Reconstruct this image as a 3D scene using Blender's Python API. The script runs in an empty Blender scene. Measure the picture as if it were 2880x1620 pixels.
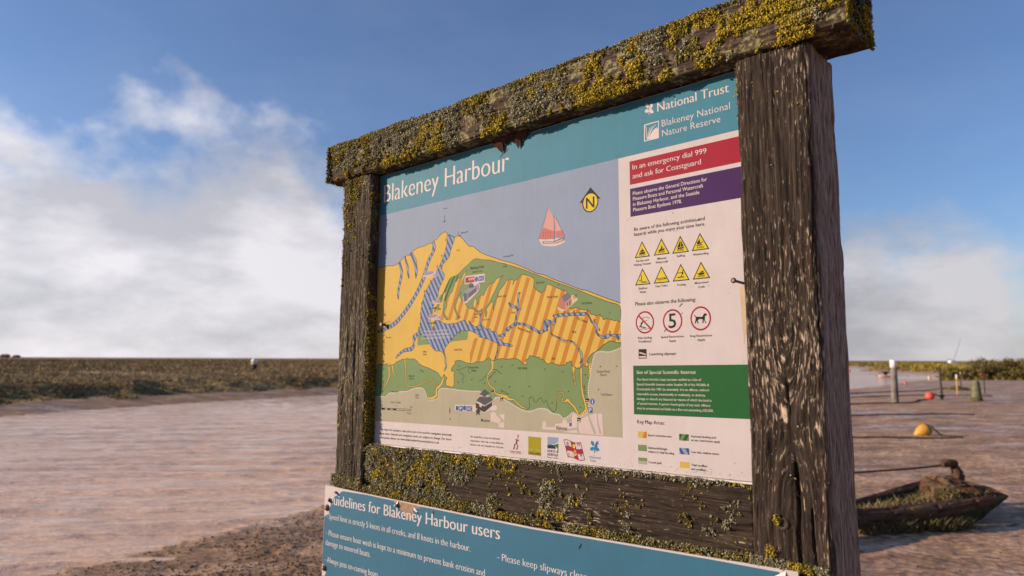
import bpy, bmesh, math, random
import numpy as np
from mathutils import Vector, Matrix
from mathutils.geometry import tessellate_polygon
R = math.radians
scene = bpy.context.scene
col = scene.collection

# ------------------------------------------------------------------ camera
cd = bpy.data.cameras.new('camera'); cam = bpy.data.objects.new('camera', cd); col.objects.link(cam)
cd.sensor_width = 36.0; cd.lens = 24.576; cd.clip_start = 0.05; cd.clip_end = 9000
cam.matrix_world = Matrix(((0.9999908, -0.0043000, 0.0, 0.0), (-0.0004352, -0.1011993, -0.9948661, 0.0),
                           (0.0042779, 0.9948569, -0.1012002, 1.6), (0, 0, 0, 1)))
cd.dof.use_dof = True; cd.dof.focus_distance = 1.75; cd.dof.aperture_fstop = 4.0
scene.camera = cam

# ------------------------------------------------------------------ sun and sky
SUN = Vector((-0.963, -0.028, 0.267)).normalized()
sl = bpy.data.lights.new('sun', 'SUN'); sl.energy = 5.0; sl.angle = R(0.6); sl.color = (1.0, 0.80, 0.60)
sun = bpy.data.objects.new('sun', sl); col.objects.link(sun)
sun.rotation_euler = (-SUN).to_track_quat('-Z', 'Y').to_euler(); sun.location = SUN * 50

world = bpy.data.worlds.new('World'); scene.world = world; world.use_nodes = True
def build_world():
    nt = world.node_tree; N = nt.nodes; Lk = nt.links; N.clear()
    out = N.new('ShaderNodeOutputWorld'); bg = N.new('ShaderNodeBackground'); bg.inputs['Strength'].default_value = 0.115
    sky = N.new('ShaderNodeTexSky'); sky.sky_type = 'NISHITA'; sky.sun_disc = False
    sky.sun_elevation = math.asin(SUN.z); sky.sun_rotation = math.atan2(SUN.x, SUN.y)
    sky.air_density = 1.0; sky.dust_density = 0.6; sky.ozone_density = 2.0
    tc = N.new('ShaderNodeTexCoord')
    def math_(op, a, b=None, c=None, clamp=False):
        n = N.new('ShaderNodeMath'); n.operation = op; n.use_clamp = clamp
        for i, v in enumerate((a, b, c)):
            if v is None: continue
            if isinstance(v, (int, float)): n.inputs[i].default_value = v
            else: Lk.new(v, n.inputs[i])
        return n.outputs[0]
    def noise(vec, scale, detail, rough=.55):
        n = N.new('ShaderNodeTexNoise'); n.inputs['Scale'].default_value = scale; n.inputs['Detail'].default_value = detail
        n.inputs['Roughness'].default_value = rough; Lk.new(vec, n.inputs['Vector']); return n.outputs['Fac']
    mp = N.new('ShaderNodeMapping'); mp.inputs['Scale'].default_value = (1, 1, 1.3); mp.inputs['Location'].default_value = (0.35, 0.1, 0.2)
    Lk.new(tc.outputs['Generated'], mp.inputs['Vector'])
    sep = N.new('ShaderNodeSeparateXYZ'); Lk.new(tc.outputs['Generated'], sep.inputs[0])
    n1 = noise(mp.outputs[0], 2.6, 2.0, .45); n2 = noise(mp.outputs[0], 6.5, 9.0, .56)
    # cloud bank: low in the sky all round, its top higher to the left of the view
    top = math_('SUBTRACT', 0.222, math_('MULTIPLY', sep.outputs['X'], 0.13))
    k = math_('MULTIPLY', math_('SUBTRACT', top, sep.outputs['Z']), 6.8)
    w = math_('ADD', math_('MULTIPLY', math_('SUBTRACT', n1, .5), 2.6), math_('MULTIPLY', math_('SUBTRACT', n2, .5), 2.0))
    s = math_('ADD', k, w)
    mr = N.new('ShaderNodeMapRange'); mr.interpolation_type = 'SMOOTHSTEP'; mr.inputs['From Min'].default_value = -0.10; mr.inputs['From Max'].default_value = 0.60
    Lk.new(s, mr.inputs['Value'])
    mp3 = N.new('ShaderNodeMapping'); mp3.inputs['Scale'].default_value = (1, 1, 2.4); mp3.inputs['Location'].default_value = (1.7, 0.4, 0.6)
    Lk.new(tc.outputs['Generated'], mp3.inputs['Vector'])
    n3 = noise(mp3.outputs[0], 4.2, 8.0, .58)
    cr = N.new('ShaderNodeValToRGB'); e = cr.color_ramp.elements
    e[0].position = .38; e[0].color = (3.0, 2.95, 3.2, 1); e[1].position = .60; e[1].color = (4.8, 4.6, 4.75, 1)
    Lk.new(n3, cr.inputs['Fac'])
    cx = N.new('ShaderNodeMixRGB'); cx.blend_type = 'MULTIPLY'; cx.inputs['Fac'].default_value = 1; Lk.new(cr.outputs[0], cx.inputs['Color1'])
    Lk.new(math_('SUBTRACT', 0.97, math_('MULTIPLY', sep.outputs['X'], 0.30)), cx.inputs['Color2'])
    tint = N.new('ShaderNodeMixRGB'); tint.blend_type = 'MULTIPLY'; tint.inputs['Fac'].default_value = 1; tint.inputs['Color2'].default_value = (0.56, 0.66, 0.87, 1)
    Lk.new(sky.outputs[0], tint.inputs['Color1'])
    # thin high veil
    veil = math_('MULTIPLY', math_('MULTIPLY', noise(mp.outputs[0], 4.5, 6.0, .6), 0.10), 1.0)
    f = math_('MAXIMUM', math_('MULTIPLY', mr.outputs[0], 0.93), veil)
    mix = N.new('ShaderNodeMixRGB'); Lk.new(f, mix.inputs['Fac']); Lk.new(tint.outputs[0], mix.inputs['Color1']); Lk.new(cx.outputs[0], mix.inputs['Color2'])
    Lk.new(mix.outputs[0], bg.inputs['Color']); Lk.new(bg.outputs[0], out.inputs['Surface'])
build_world()
scene.view_settings.view_transform = 'Standard'; scene.view_settings.look = 'None'
scene.view_settings.exposure = 0.58; scene.view_settings.gamma = 1.0
scene.render.engine = 'CYCLES'

# ------------------------------------------------------------------ traced print of the map board, in millimetres on the board's own plane
POLY=[
 ('map_sand','sand',2,[(0.0,476.3),(6.4,477.3),(39.6,480.0),(69.7,476.5),(85.7,478.3),(98.0,482.2),(107.1,486.9),(127.1,499.7),(133.6,499.8),(136.0,502.9),(142.5,503.5),(150.4,499.6),(155.4,502.4),(162.8,509.7),(165.3,512.3),(180.3,517.3),(195.3,520.5),(212.7,520.9),(232.2,525.2),(243.1,527.1),(250.4,525.4),(259.9,530.8),(271.8,535.8),(279.9,542.2),(291.6,548.8),(302.1,552.0),(309.1,551.7),(314.5,548.2),(319.7,542.6),(345.2,531.9),(352.0,532.6),(358.7,533.3),(367.8,530.8),(383.6,518.9),(392.6,509.0),(407.1,497.3),(419.0,496.0),(427.7,491.3),(440.7,482.0),(453.5,473.5),(480.8,461.9),(511.5,450.9),(531.7,443.4),(569.0,432.2),(607.3,416.5),(650.0,397.2),(673.5,391.4),(698.3,379.9),(729.5,367.4),(758.2,356.0),(789.5,343.9),(802.5,341.5),(831.1,330.0),(862.2,317.9),(900.0,303.7),(900.0,0.0),(0.0,0.0)],None,1),
 ('map_speed_area','ostripe',3,[(281.7,296.2),(277.3,331.6),(354.4,419.2),(428.5,443.1),(529.7,427.5),(662.7,372.6),(830.9,311.6),(898.5,281.4),(897.3,218.1),(896.6,212.0),(813.1,152.3),(714.6,149.6),(630.1,153.3),(539.9,153.8),(506.9,154.0),(414.9,166.9),(414.4,200.0),(413.7,237.7),(452.6,240.9),(443.8,275.7),(398.8,290.1)],None,0),
 ('map_dunes','mgreen',4,[(365.5,423.6),(385.2,436.6),(402.5,445.8),(419.7,456.4),(432.5,459.2),(443.2,457.4),(455.9,453.7),(480.9,450.5),(503.5,444.5),(521.7,438.5),(547.6,431.2),(529.7,436.4),(565.2,425.3),(607.3,410.7),(644.5,395.6),(673.5,385.0),(698.3,375.0),(729.4,362.6),(758.2,351.9),(789.5,339.9),(808.8,331.7),(831.0,322.8),(862.0,310.7),(898.8,296.7),(898.1,261.1),(890.1,265.3),(885.6,263.6),(876.6,266.0),(862.9,269.9),(852.1,267.9),(850.7,273.2),(843.8,278.1),(843.0,281.4),(838.3,279.1),(828.9,278.9),(824.2,281.8),(817.8,282.2),(814.7,289.0),(810.0,293.2),(792.3,295.0),(780.9,299.7),(772.7,301.1),(762.7,298.8),(756.1,299.5),(749.6,325.4),(746.3,342.0),(732.8,347.2),(712.1,355.8),(694.7,363.5),(685.9,366.1),(680.5,362.6),(678.7,354.3),(673.4,349.2),(666.2,345.1),(657.2,349.7),(648.1,356.8),(640.8,363.1),(640.8,370.2),(642.3,381.5),(637.2,387.0),(626.1,392.3),(614.9,395.8),(602.7,398.4),(596.0,395.9),(590.4,391.3),(582.7,386.9),(575.1,384.7),(570.7,374.9),(569.3,375.7),(572.2,384.2),(565.4,390.0),(558.6,389.4),(553.7,387.3),(548.8,389.3),(544.0,383.1),(538.1,376.2),(528.3,368.1),(522.3,362.7),(516.4,352.8),(510.5,341.3),(503.7,325.5),(501.8,313.7),(500.4,313.8),(499.6,325.7),(497.5,336.3),(497.6,337.0),(488.5,330.2),(478.4,320.4),(474.4,314.6),(477.5,308.4),(473.6,294.9),(471.5,296.8),(470.3,307.4),(468.1,318.0),(476.3,323.5),(488.4,339.1),(498.4,353.4),(504.4,361.8),(516.3,380.0),(529.1,398.2),(534.0,403.6),(526.1,399.9),(510.1,395.4),(502.1,385.7),(487.8,385.4),(479.7,377.1),(469.6,362.8),(463.5,354.2),(457.2,356.5),(444.8,349.1),(444.0,331.7),(441.9,331.8),(435.3,347.5),(431.0,349.3),(425.9,339.0),(423.9,331.5),(430.4,320.4),(443.2,313.5),(453.6,314.4),(458.8,319.4),(458.9,314.1),(449.6,308.6),(439.0,310.7),(426.2,319.1),(409.0,323.3),(395.9,333.4),(384.8,343.4),(375.8,351.8),(371.2,359.9),(379.4,371.8),(369.0,360.1),(362.6,349.6),(356.2,336.0),(355.3,326.7),(361.1,313.9),(365.8,302.7),(367.0,298.3),(372.4,303.9),(374.6,303.0),(372.5,297.7),(365.9,296.2),(361.3,306.1),(352.1,319.1),(348.4,331.8),(351.5,344.1),(358.0,354.6),(364.4,366.7),(367.6,372.7),(375.1,389.0),(385.7,406.8),(394.2,421.6),(399.5,431.3),(393.0,426.4),(383.3,419.6),(374.6,412.5),(363.5,410.4),(359.2,402.9),(350.3,399.0),(348.3,389.7),(341.8,379.2),(341.9,374.8),(328.4,366.3),(321.8,358.9),(315.2,348.3),(319.0,332.1),(308.8,326.5),(307.9,315.4),(320.9,302.1),(324.3,298.7),(321.0,295.0),(311.7,301.0),(304.4,317.2),(304.1,329.9),(307.0,353.6),(315.7,373.6),(307.6,375.9),(300.9,363.6),(298.9,351.0),(289.8,345.2),(283.1,334.5),(293.7,329.0),(292.6,325.9),(285.6,327.6),(275.0,329.9),(271.6,322.4),(267.0,321.0),(267.9,329.0),(278.2,339.6),(282.5,355.3),(291.6,365.9),(300.8,371.3),(314.1,391.0),(323.0,404.6),(331.9,414.6),(349.9,418.5)],'dark',1),
 ('map_seasonal_area','gstripe',5,[(365.1,423.2),(360.2,409.2),(350.3,399.0),(347.1,393.0),(339.2,392.0),(326.0,375.7),(316.2,351.2),(307.0,351.8),(312.2,375.2),(305.4,370.9),(294.3,352.7),(287.7,353.2),(300.8,370.5),(314.1,390.2),(323.0,404.3),(331.9,414.1),(349.9,418.0)],None,1),
 ('map_mussel_box','mgreen',4,[(196.9,281.0),(407.7,277.5),(404.1,236.2),(195.5,225.7)],None,0),
 ('map_channels','bstripe',6,[(316.2,543.0),(315.6,522.8),(309.1,500.9),(300.4,477.6),(286.9,456.4),(273.2,438.2),(261.8,421.4),(238.4,399.0),(224.4,380.5),(220.9,374.5),(213.1,352.1),(208.8,331.1),(207.3,303.3),(205.5,280.6),(198.6,266.2),(181.5,259.5),(175.4,255.7),(174.5,245.9),(176.2,232.7),(170.3,223.1),(155.3,220.2),(140.2,218.9),(122.5,211.1),(102.3,198.2),(97.3,191.6),(100.0,190.3),(110.2,196.4),(130.4,206.8),(153.2,209.6),(173.2,211.6),(181.6,221.2),(182.3,235.8),(191.8,250.2),(203.8,258.7),(213.6,257.5),(228.5,248.9),(243.3,235.5),(260.4,219.1),(277.1,207.6),(288.7,208.1),(300.3,205.5),(307.4,200.7),(314.5,188.1),(314.9,174.1),(319.6,164.7),(312.0,152.4),(314.3,150.8),(322.4,161.6),(318.7,184.9),(311.8,205.2),(313.9,214.6),(325.0,225.2),(338.2,235.6),(349.2,244.6),(362.3,254.9),(375.4,261.3),(392.9,261.3),(410.1,260.6),(425.1,257.0),(439.9,250.3),(450.4,249.2),(444.2,245.7),(452.6,241.6),(479.4,235.5),(511.8,224.9),(515.8,219.6),(515.0,199.3),(506.3,182.0),(509.2,181.9),(517.6,199.2),(518.8,215.9),(529.7,217.8),(549.2,215.1),(564.6,212.8),(570.3,215.9),(556.9,220.6),(541.4,222.5),(523.6,232.5),(517.6,241.5),(511.5,252.7),(493.4,256.4),(489.3,262.5),(475.0,262.3),(462.5,271.9),(456.2,281.1),(453.9,299.3),(461.0,310.9),(458.9,309.6),(449.7,301.1),(453.2,273.8),(443.8,272.7),(433.3,270.2),(420.5,278.4),(410.7,288.0),(407.5,287.4),(411.9,278.8),(409.8,276.1),(403.4,277.7),(396.7,287.2),(392.3,290.9),(377.1,288.9),(361.7,285.1),(343.9,283.6),(321.3,283.5),(307.5,287.0),(298.2,291.4),(284.1,296.1),(274.7,295.8),(266.6,293.0),(265.8,277.8),(263.7,268.3),(261.2,271.7),(251.2,291.4),(250.9,301.0),(258.7,318.3),(261.8,337.5),(273.0,357.6),(281.1,365.1),(284.2,380.6),(290.8,396.2),(302.1,411.3),(307.6,423.6),(301.5,433.8),(295.5,442.5),(298.6,455.1),(312.3,466.6),(325.9,476.3),(334.5,501.1),(342.1,516.2),(346.4,530.9)],'dark',1),
 ('map_channels','bstripe',6,[(98.8,482.1),(104.6,470.3),(110.5,454.3),(109.6,442.4),(103.8,422.3),(98.2,398.9),(97.5,383.6),(101.5,368.8),(104.4,374.5),(106.2,394.8),(112.0,416.5),(120.1,443.1),(120.1,456.7),(113.7,472.8),(106.6,486.5)],'dark',1),
 ('map_channels','bstripe',6,[(127.6,499.6),(130.1,488.2),(137.3,468.6),(140.4,454.7),(144.9,437.3),(149.8,428.7),(151.7,435.0),(148.3,450.5),(146.4,467.7),(138.0,483.9),(133.8,492.9),(132.8,499.0)],'dark',1),
 ('map_channels','bstripe',6,[(153.2,506.1),(160.9,491.6),(171.7,471.8),(177.4,452.7),(178.5,435.8),(181.6,426.0),(185.6,433.5),(189.0,451.5),(184.4,470.5),(182.7,484.1),(170.8,498.9),(162.3,508.7)],'dark',1),
 ('map_channels','bstripe',6,[(259.2,530.4),(266.3,517.6),(266.6,506.0),(259.7,495.3),(248.1,480.2),(241.2,467.7),(234.4,453.6),(223.1,421.7),(209.0,401.5),(198.4,386.1),(185.2,370.6),(165.9,348.7),(148.7,333.1),(126.3,314.3),(106.1,298.6),(88.1,288.5),(61.8,280.3),(35.0,275.5),(4.9,270.7),(4.6,277.3),(21.0,282.1),(48.0,287.8),(79.7,299.9),(100.4,310.7),(125.7,329.5),(150.6,352.2),(170.1,371.7),(183.4,387.3),(198.9,409.0),(213.0,432.6),(218.6,448.6),(224.5,456.3),(233.6,480.1),(247.7,495.1),(253.4,507.6),(254.2,519.1),(251.7,525.2)],'dark',1),
 ('map_saltmarsh','mgreen',4,[(0.0,157.9),(8.3,159.0),(9.6,170.4),(15.0,173.3),(26.0,173.7),(35.1,172.0),(42.5,168.3),(48.3,174.1),(54.0,175.4),(59.3,169.9),(71.0,169.4),(79.8,170.9),(90.3,171.9),(100.5,178.4),(117.6,183.7),(131.1,187.3),(143.1,185.5),(151.4,189.8),(164.9,186.3),(174.9,187.9),(188.2,184.9),(198.2,179.3),(201.7,173.9),(221.4,166.2),(247.1,159.7),(269.3,152.2),(285.0,146.9),(292.8,140.7),(302.3,130.3),(309.7,138.6),(312.6,141.7),(318.8,134.5),(325.5,132.4),(322.0,127.3),(319.3,116.0),(322.4,109.9),(334.5,108.0),(346.4,105.7),(352.2,110.2),(353.3,126.4),(351.5,140.6),(354.3,149.8),(342.4,150.8),(340.8,154.9),(345.1,161.1),(356.7,171.2),(355.2,176.3),(359.5,179.3),(372.7,180.1),(385.8,177.9),(397.4,173.7),(423.0,170.4),(436.9,175.2),(448.0,174.5),(464.5,175.9),(472.7,179.7),(483.5,184.4),(488.9,184.3),(494.3,179.4),(505.0,177.3),(512.9,180.1),(531.3,182.7),(546.9,180.5),(567.4,181.7),(585.6,180.9),(596.9,175.4),(603.6,169.4),(611.4,165.6),(618.0,167.6),(619.1,171.7),(612.5,176.8),(623.5,181.7),(626.8,188.3),(638.8,186.4),(649.6,184.6),(660.3,183.6),(661.4,179.4),(670.9,178.5),(679.4,171.0),(684.6,166.8),(698.2,169.5),(714.7,164.9),(726.9,163.7),(741.0,164.6),(743.1,169.4),(751.1,170.1),(755.1,173.6),(759.0,171.6),(760.9,162.1),(774.6,155.6),(780.5,157.2),(783.4,154.0),(793.1,164.1),(799.8,160.1),(807.4,160.1),(811.3,167.8),(804.7,169.4),(809.6,180.3),(819.2,189.4),(832.4,195.4),(841.8,201.3),(851.2,208.8),(862.3,214.6),(869.7,217.9),(878.7,216.4),(889.5,213.0),(900.0,213.2),(900.0,0.5),(0.0,0.5)],None,1),
 ('map_mainland','mainland',7,[(0.0,74.1),(30.5,74.6),(52.1,73.9),(60.7,78.5),(72.8,85.4),(93.8,86.8),(128.0,90.6),(155.0,92.1),(174.7,97.7),(194.3,102.3),(213.7,102.5),(226.7,99.5),(234.9,90.1),(240.0,79.7),(246.6,69.4),(256.1,66.9),(268.5,68.9),(283.9,72.3),(289.9,78.6),(291.0,93.1),(298.4,101.4),(325.6,101.8),(355.3,100.1),(384.5,97.5),(427.0,96.1),(454.7,95.5),(506.1,75.3),(508.6,81.0),(521.7,82.3),(534.8,77.8),(528.8,82.6),(549.8,73.7),(574.9,62.6),(601.8,52.6),(621.5,49.1),(638.9,51.3),(656.0,56.7),(672.9,57.6),(685.4,55.2),(699.8,46.9),(720.2,44.5),(727.2,40.0),(731.2,36.2),(740.2,37.0),(750.1,42.4),(758.0,49.0),(765.9,50.8),(773.6,45.6),(780.3,39.7),(796.7,48.8),(804.3,55.2),(808.2,64.5),(809.3,79.8),(807.7,96.7),(807.8,112.1),(810.9,127.5),(813.9,139.9),(816.9,158.5),(820.9,172.3),(825.7,186.2),(832.4,192.3),(847.3,194.2),(865.6,192.3),(880.2,195.0),(900.0,201.4),(900.0,0.0),(0.0,0.0)],None,1),
 ('map_town','pwhite',8,[(668.6,25.7),(680.1,26.2),(681.1,12.6),(707.8,13.9),(707.9,21.8),(730.1,24.4),(731.2,32.3),(743.1,32.8),(744.0,25.0),(757.8,27.2),(760.0,47.5),(767.8,47.7),(775.5,40.3),(785.1,36.0),(808.0,46.1),(830.5,51.5),(845.2,50.5),(848.2,2.0),(668.6,4.8)],None,0),
 ('map_town','pwhite',8,[(493.6,60.3),(513.8,60.9),(517.4,52.4),(508.0,47.0),(493.7,46.6)],None,0),
 ('map_town','pwhite',8,[(493.8,41.4),(508.0,43.6),(531.7,22.4),(522.4,15.2),(494.0,19.1)],None,0),
 ('map_town','pwhite',8,[(524.6,35.7),(529.2,37.5),(543.1,39.7),(542.1,22.8)],None,0),
 ('map_town','pwhite',8,[(522.4,15.2),(541.0,19.4),(542.2,4.3),(522.5,5.1)],None,0),
 ('map_channel_marks','ink',10,[(308.0,526.5),(310.7,533.0),(313.9,526.1)],None,0),
 ('map_channel_marks','ink',10,[(291.9,481.3),(294.5,487.9),(297.7,481.0)],None,0),
 ('map_channel_marks','ink',10,[(273.6,451.6),(276.2,458.1),(279.5,451.3)],None,0),
 ('map_channel_marks','ink',10,[(245.5,411.8),(248.2,418.4),(251.5,411.6)],None,0),
 ('map_channel_marks','ink',10,[(219.0,382.9),(221.7,389.5),(225.1,382.7)],None,0),
 ('map_channel_marks','ink',10,[(207.8,347.0),(210.6,353.8),(214.0,347.0)],None,0),
 ('map_channel_marks','ink',10,[(204.3,317.7),(207.1,324.5),(210.5,317.7)],None,0),
 ('map_channel_marks','ink',10,[(202.9,287.6),(205.6,294.3),(209.0,287.6)],None,0),
 ('map_channel_marks','ink',10,[(207.1,255.6),(209.8,262.4),(213.2,255.7)],None,0),
 ('map_channel_marks','ink',10,[(370.7,254.9),(373.2,261.2),(376.2,255.0)],None,0),
 ('map_channel_marks','ink',10,[(335.5,239.1),(338.0,245.6),(341.1,239.3)],None,0),
 ('map_channel_marks','ink',10,[(266.4,238.3),(269.1,244.9),(272.3,238.4)],None,0),
 ('map_channel_marks','ink',10,[(297.2,220.8),(299.8,227.3),(302.9,220.9)],None,0),
 ('map_channel_marks','ink',10,[(516.4,222.8),(518.7,228.9),(521.3,223.0)],None,0),
 ('map_channel_marks','ink',10,[(554.4,253.4),(556.6,259.4),(559.2,253.5)],None,0),
 ('map_channel_marks','ink',10,[(580.1,268.1),(582.3,274.0),(584.8,268.2)],None,0),
 ('map_channel_marks','ink',10,[(604.6,266.2),(606.8,272.1),(609.3,266.3)],None,0),
 ('map_channel_marks','ink',10,[(630.5,255.2),(632.7,261.0),(635.1,255.3)],None,0),
 ('map_channel_marks','ink',10,[(658.6,242.8),(660.7,248.6),(663.1,242.9)],None,0),
 ('map_channel_marks','ink',10,[(683.5,248.7),(685.6,254.4),(687.8,248.8)],None,0),
 ('map_channel_marks','ink',10,[(698.3,237.2),(700.4,242.8),(702.6,237.3)],None,0),
 ('map_channel_marks','ink',10,[(721.5,226.8),(723.6,232.4),(725.8,227.0)],None,0),
 ('map_channel_marks','ink',10,[(755.9,218.3),(758.0,223.9),(760.1,218.5)],None,0),
 ('map_channel_marks','ink',10,[(778.9,199.7),(780.9,205.2),(783.0,199.9)],None,0),
 ('map_channel_marks','ink',10,[(782.9,167.4),(784.9,172.8),(786.9,167.6)],None,0),
 ('map_channel_marks','red',10,[(291.4,447.0),(292.6,454.8),(297.2,454.6),(297.0,446.6)],None,0),
 ('map_channel_marks','red',10,[(266.1,402.3),(267.3,410.2),(272.1,410.1),(271.8,402.0)],None,0),
 ('map_channel_marks','red',10,[(240.2,369.8),(241.5,377.7),(246.3,377.6),(246.0,369.5)],None,0),
 ('map_channel_marks','red',10,[(233.3,297.1),(234.5,305.0),(239.3,305.0),(239.0,297.0)],None,0),
 ('map_channel_marks','red',10,[(260.9,266.1),(262.1,273.9),(266.9,274.0),(266.6,266.0)],None,0),
 ('map_channel_marks','red',10,[(342.6,270.4),(343.8,278.0),(348.3,278.1),(348.0,270.4)],None,0),
 ('map_channel_marks','red',10,[(520.0,215.2),(521.2,222.3),(525.1,222.4),(524.8,215.2)],None,0),
 ('map_channel_marks','red',10,[(701.6,282.7),(702.7,289.4),(706.1,289.4),(705.8,282.6)],None,0),
 ('map_channel_marks','red',10,[(765.3,289.2),(766.4,295.8),(769.7,295.8),(769.3,289.1)],None,0),
 ('map_channel_marks','red',10,[(805.3,287.5),(806.3,294.0),(809.5,294.0),(809.1,287.4)],None,0),
 ('map_channel_marks','red',10,[(824.6,264.8),(825.6,271.1),(828.8,271.2),(828.4,264.7)],None,0),
 ('map_channel_marks','red',10,[(838.7,242.0),(839.8,248.3),(842.9,248.4),(842.5,242.0)],None,0),
 ('map_channel_marks','red',10,[(867.9,235.0),(868.9,241.2),(871.9,241.4),(871.5,235.0)],None,0),
 ('map_channel_marks','red',10,[(736.0,288.9),(737.0,295.5),(740.4,295.6),(740.0,288.8)],None,0),
 ('header_band','teal',1,[(0.0,646.9),(1218.0,646.9),(1218.0,790.0),(0.0,790.0)],None,0),
 ('map_sea','sea',1,[(0.0,0.0),(900.0,0.0),(900.0,646.9),(0.0,646.9)],None,0),
 ('emergency_box','crimson',1,[(930.7,577.3),(1218.0,577.3),(1218.0,633.2),(930.7,633.2)],None,0),
 ('directions_box','purple',1,[(930.7,501.5),(1218.0,501.5),(1218.0,568.0),(930.7,568.0)],None,0),
 ('interest_box','sgreen',1,[(930.7,52.8),(1218.0,52.8),(1218.0,160.3),(930.7,160.3)],None,0),
 ('key_swatch','ostripe',2,[(939.8,2.4),(962.2,2.4),(962.2,16.2),(939.8,16.2)],None,0),
 ('key_swatch','gstripe',2,[(1040.3,2.4),(1062.9,2.4),(1062.9,16.1),(1040.3,16.1)],None,0),
 ('key_swatch','mgreen',2,[(939.6,-26.0),(961.9,-26.0),(961.9,-12.5),(939.6,-12.5)],None,0),
 ('key_swatch','bstripe',2,[(1039.9,-25.9),(1063.1,-25.9),(1063.1,-12.5),(1039.9,-12.5)],None,0),
 ('key_swatch','sand',2,[(1040.3,-53.8),(1062.8,-53.8),(1062.8,-40.9),(1040.3,-40.9)],None,0),
 ('key_swatch','mainland2',1,[(939.4,-54.2),(962.2,-54.2),(962.2,-40.1),(939.4,-40.1)],None,0),
 ('key_swatch','mgreen',2,[(939.4,-47.150000000000006),(962.2,-47.150000000000006),(962.2,-40.1),(939.4,-40.1)],None,0),
 ('map_scale_bar','ink',9,[(36.4,40.6),(173.4,40.4),(173.6,34.5),(36.7,34.4)],None,0),
 ('map_scale_bar','mainland',10,[(106.8,39.2),(171.8,39.1),(171.9,35.7),(106.9,36.0)],None,0),
 ('map_scale_bar','mainland',10,[(51.8,39.3),(64.2,39.2),(64.4,35.3),(52.0,35.3)],None,0),
 ('map_scale_bar','mainland',10,[(78.3,39.0),(90.5,38.9),(90.7,35.7),(78.4,35.7)],None,0),
 ('north_arrow','ink',2,[(819.8,592.3),(849.8,557.7),(840.9,560.9),(797.2,557.1),(786.9,558.2)],None,0),
 ('north_arrow','ink',3,[(842.5,554.7),(842.0,559.5),(840.7,564.2),(838.5,568.5),(835.5,572.2),(831.9,575.3),(827.8,577.6),(823.3,579.0),(818.7,579.5),(814.1,579.0),(809.6,577.6),(805.5,575.3),(801.9,572.2),(798.9,568.5),(796.7,564.2),(795.4,559.5),(794.9,554.7),(795.4,549.9),(796.7,545.2),(798.9,540.9),(801.9,537.2),(805.5,534.1),(809.6,531.8),(814.1,530.4),(818.7,529.9),(823.3,530.4),(827.8,531.8),(831.9,534.1),(835.5,537.2),(838.5,540.9),(840.7,545.2),(842.0,549.9)],None,0),
 ('north_arrow','yellow',4,[(839.4,554.7),(839.0,559.0),(837.8,563.0),(835.9,566.8),(833.3,570.1),(830.2,572.8),(826.6,574.8),(822.7,576.1),(818.7,576.5),(814.7,576.1),(810.8,574.8),(807.2,572.8),(804.1,570.1),(801.5,566.8),(799.6,563.0),(798.4,559.0),(798.0,554.7),(798.4,550.4),(799.6,546.4),(801.5,542.6),(804.1,539.3),(807.2,536.6),(810.8,534.6),(814.7,533.3),(818.7,532.9),(822.7,533.3),(826.6,534.6),(830.2,536.6),(833.3,539.3),(835.9,542.6),(837.8,546.4),(839.0,550.4)],None,0),
 ('sailing_boat_drawing','pwhite',2,[(658.6,485.1),(672.3,466.4),(710.5,460.1),(740.3,466.9),(736.7,476.4),(703.0,480.8)],None,1),
 ('sailing_boat_drawing','rsail',3,[(688.7,563.3),(708.9,528.8),(708.7,480.1),(682.0,481.1),(657.5,485.2),(676.3,524.4)],None,0),
 ('sailing_boat_drawing','rsail',3,[(708.9,536.5),(723.9,511.4),(740.4,481.3),(725.6,480.9),(712.5,484.1),(712.6,510.0)],None,0),
 ('sailing_boat_drawing','rsaild',3.5,[(672.3,513.2),(708.8,498.3),(708.7,480.1),(682.0,481.1),(657.5,485.2)],None,0),
 ('sailing_boat_drawing','rsaild',3.5,[(712.5,497.8),(731.3,498.2),(740.4,481.3),(725.6,480.9),(712.5,484.1)],None,0),
 ('sailing_boat_drawing','drawgrey',3,[(669.2,477.6),(703.0,473.2),(741.1,480.3),(739.6,471.5),(714.3,467.2),(672.3,471.0)],None,0),
 ('sailing_boat_drawing','pwhite',4,[(674.2,475.4),(706.7,471.2),(736.7,475.8),(733.0,472.4),(712.4,469.3),(676.1,472.4)],None,0),
 ('seal_drawing.1','pwhite',10,[(214.3,430.8),(226.6,427.1),(250.9,424.5),(279.5,425.5),(284.1,429.9),(260.2,435.4),(221.5,435.9)],None,1),
 ('seal_drawing.1','seal',11,[(216.2,448.0),(223.5,450.6),(229.7,446.6),(233.5,443.0),(250.4,442.1),(264.9,438.2),(281.7,430.1),(284.1,426.6),(265.2,426.8),(241.2,427.4),(224.1,430.7),(216.5,439.7)],None,1),
 ('seal_drawing.1','seall',12,[(228.9,431.9),(245.9,431.9),(260.2,435.4),(268.4,441.2),(273.1,441.5),(269.7,435.3),(260.4,429.7),(246.0,428.3),(231.4,429.2)],None,1),
 ('seal_drawing.2','pwhite',10,[(292.8,344.4),(285.6,343.4),(271.0,344.1),(253.3,347.6),(250.2,350.8),(265.0,351.8),(288.4,348.1)],None,1),
 ('seal_drawing.2','seal',11,[(291.1,354.9),(286.7,357.2),(283.1,355.5),(281.0,353.6),(270.8,354.8),(262.0,354.0),(251.7,350.7),(250.3,348.8),(262.2,346.9),(276.9,344.9),(287.0,345.3),(291.3,349.9)],None,1),
 ('seal_drawing.2','seall',12,[(284.1,346.4),(273.9,348.1),(265.0,351.8),(259.7,356.1),(256.7,356.8),(259.0,352.7),(265.1,348.2),(273.9,345.9),(282.7,345.1)],None,1),
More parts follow.
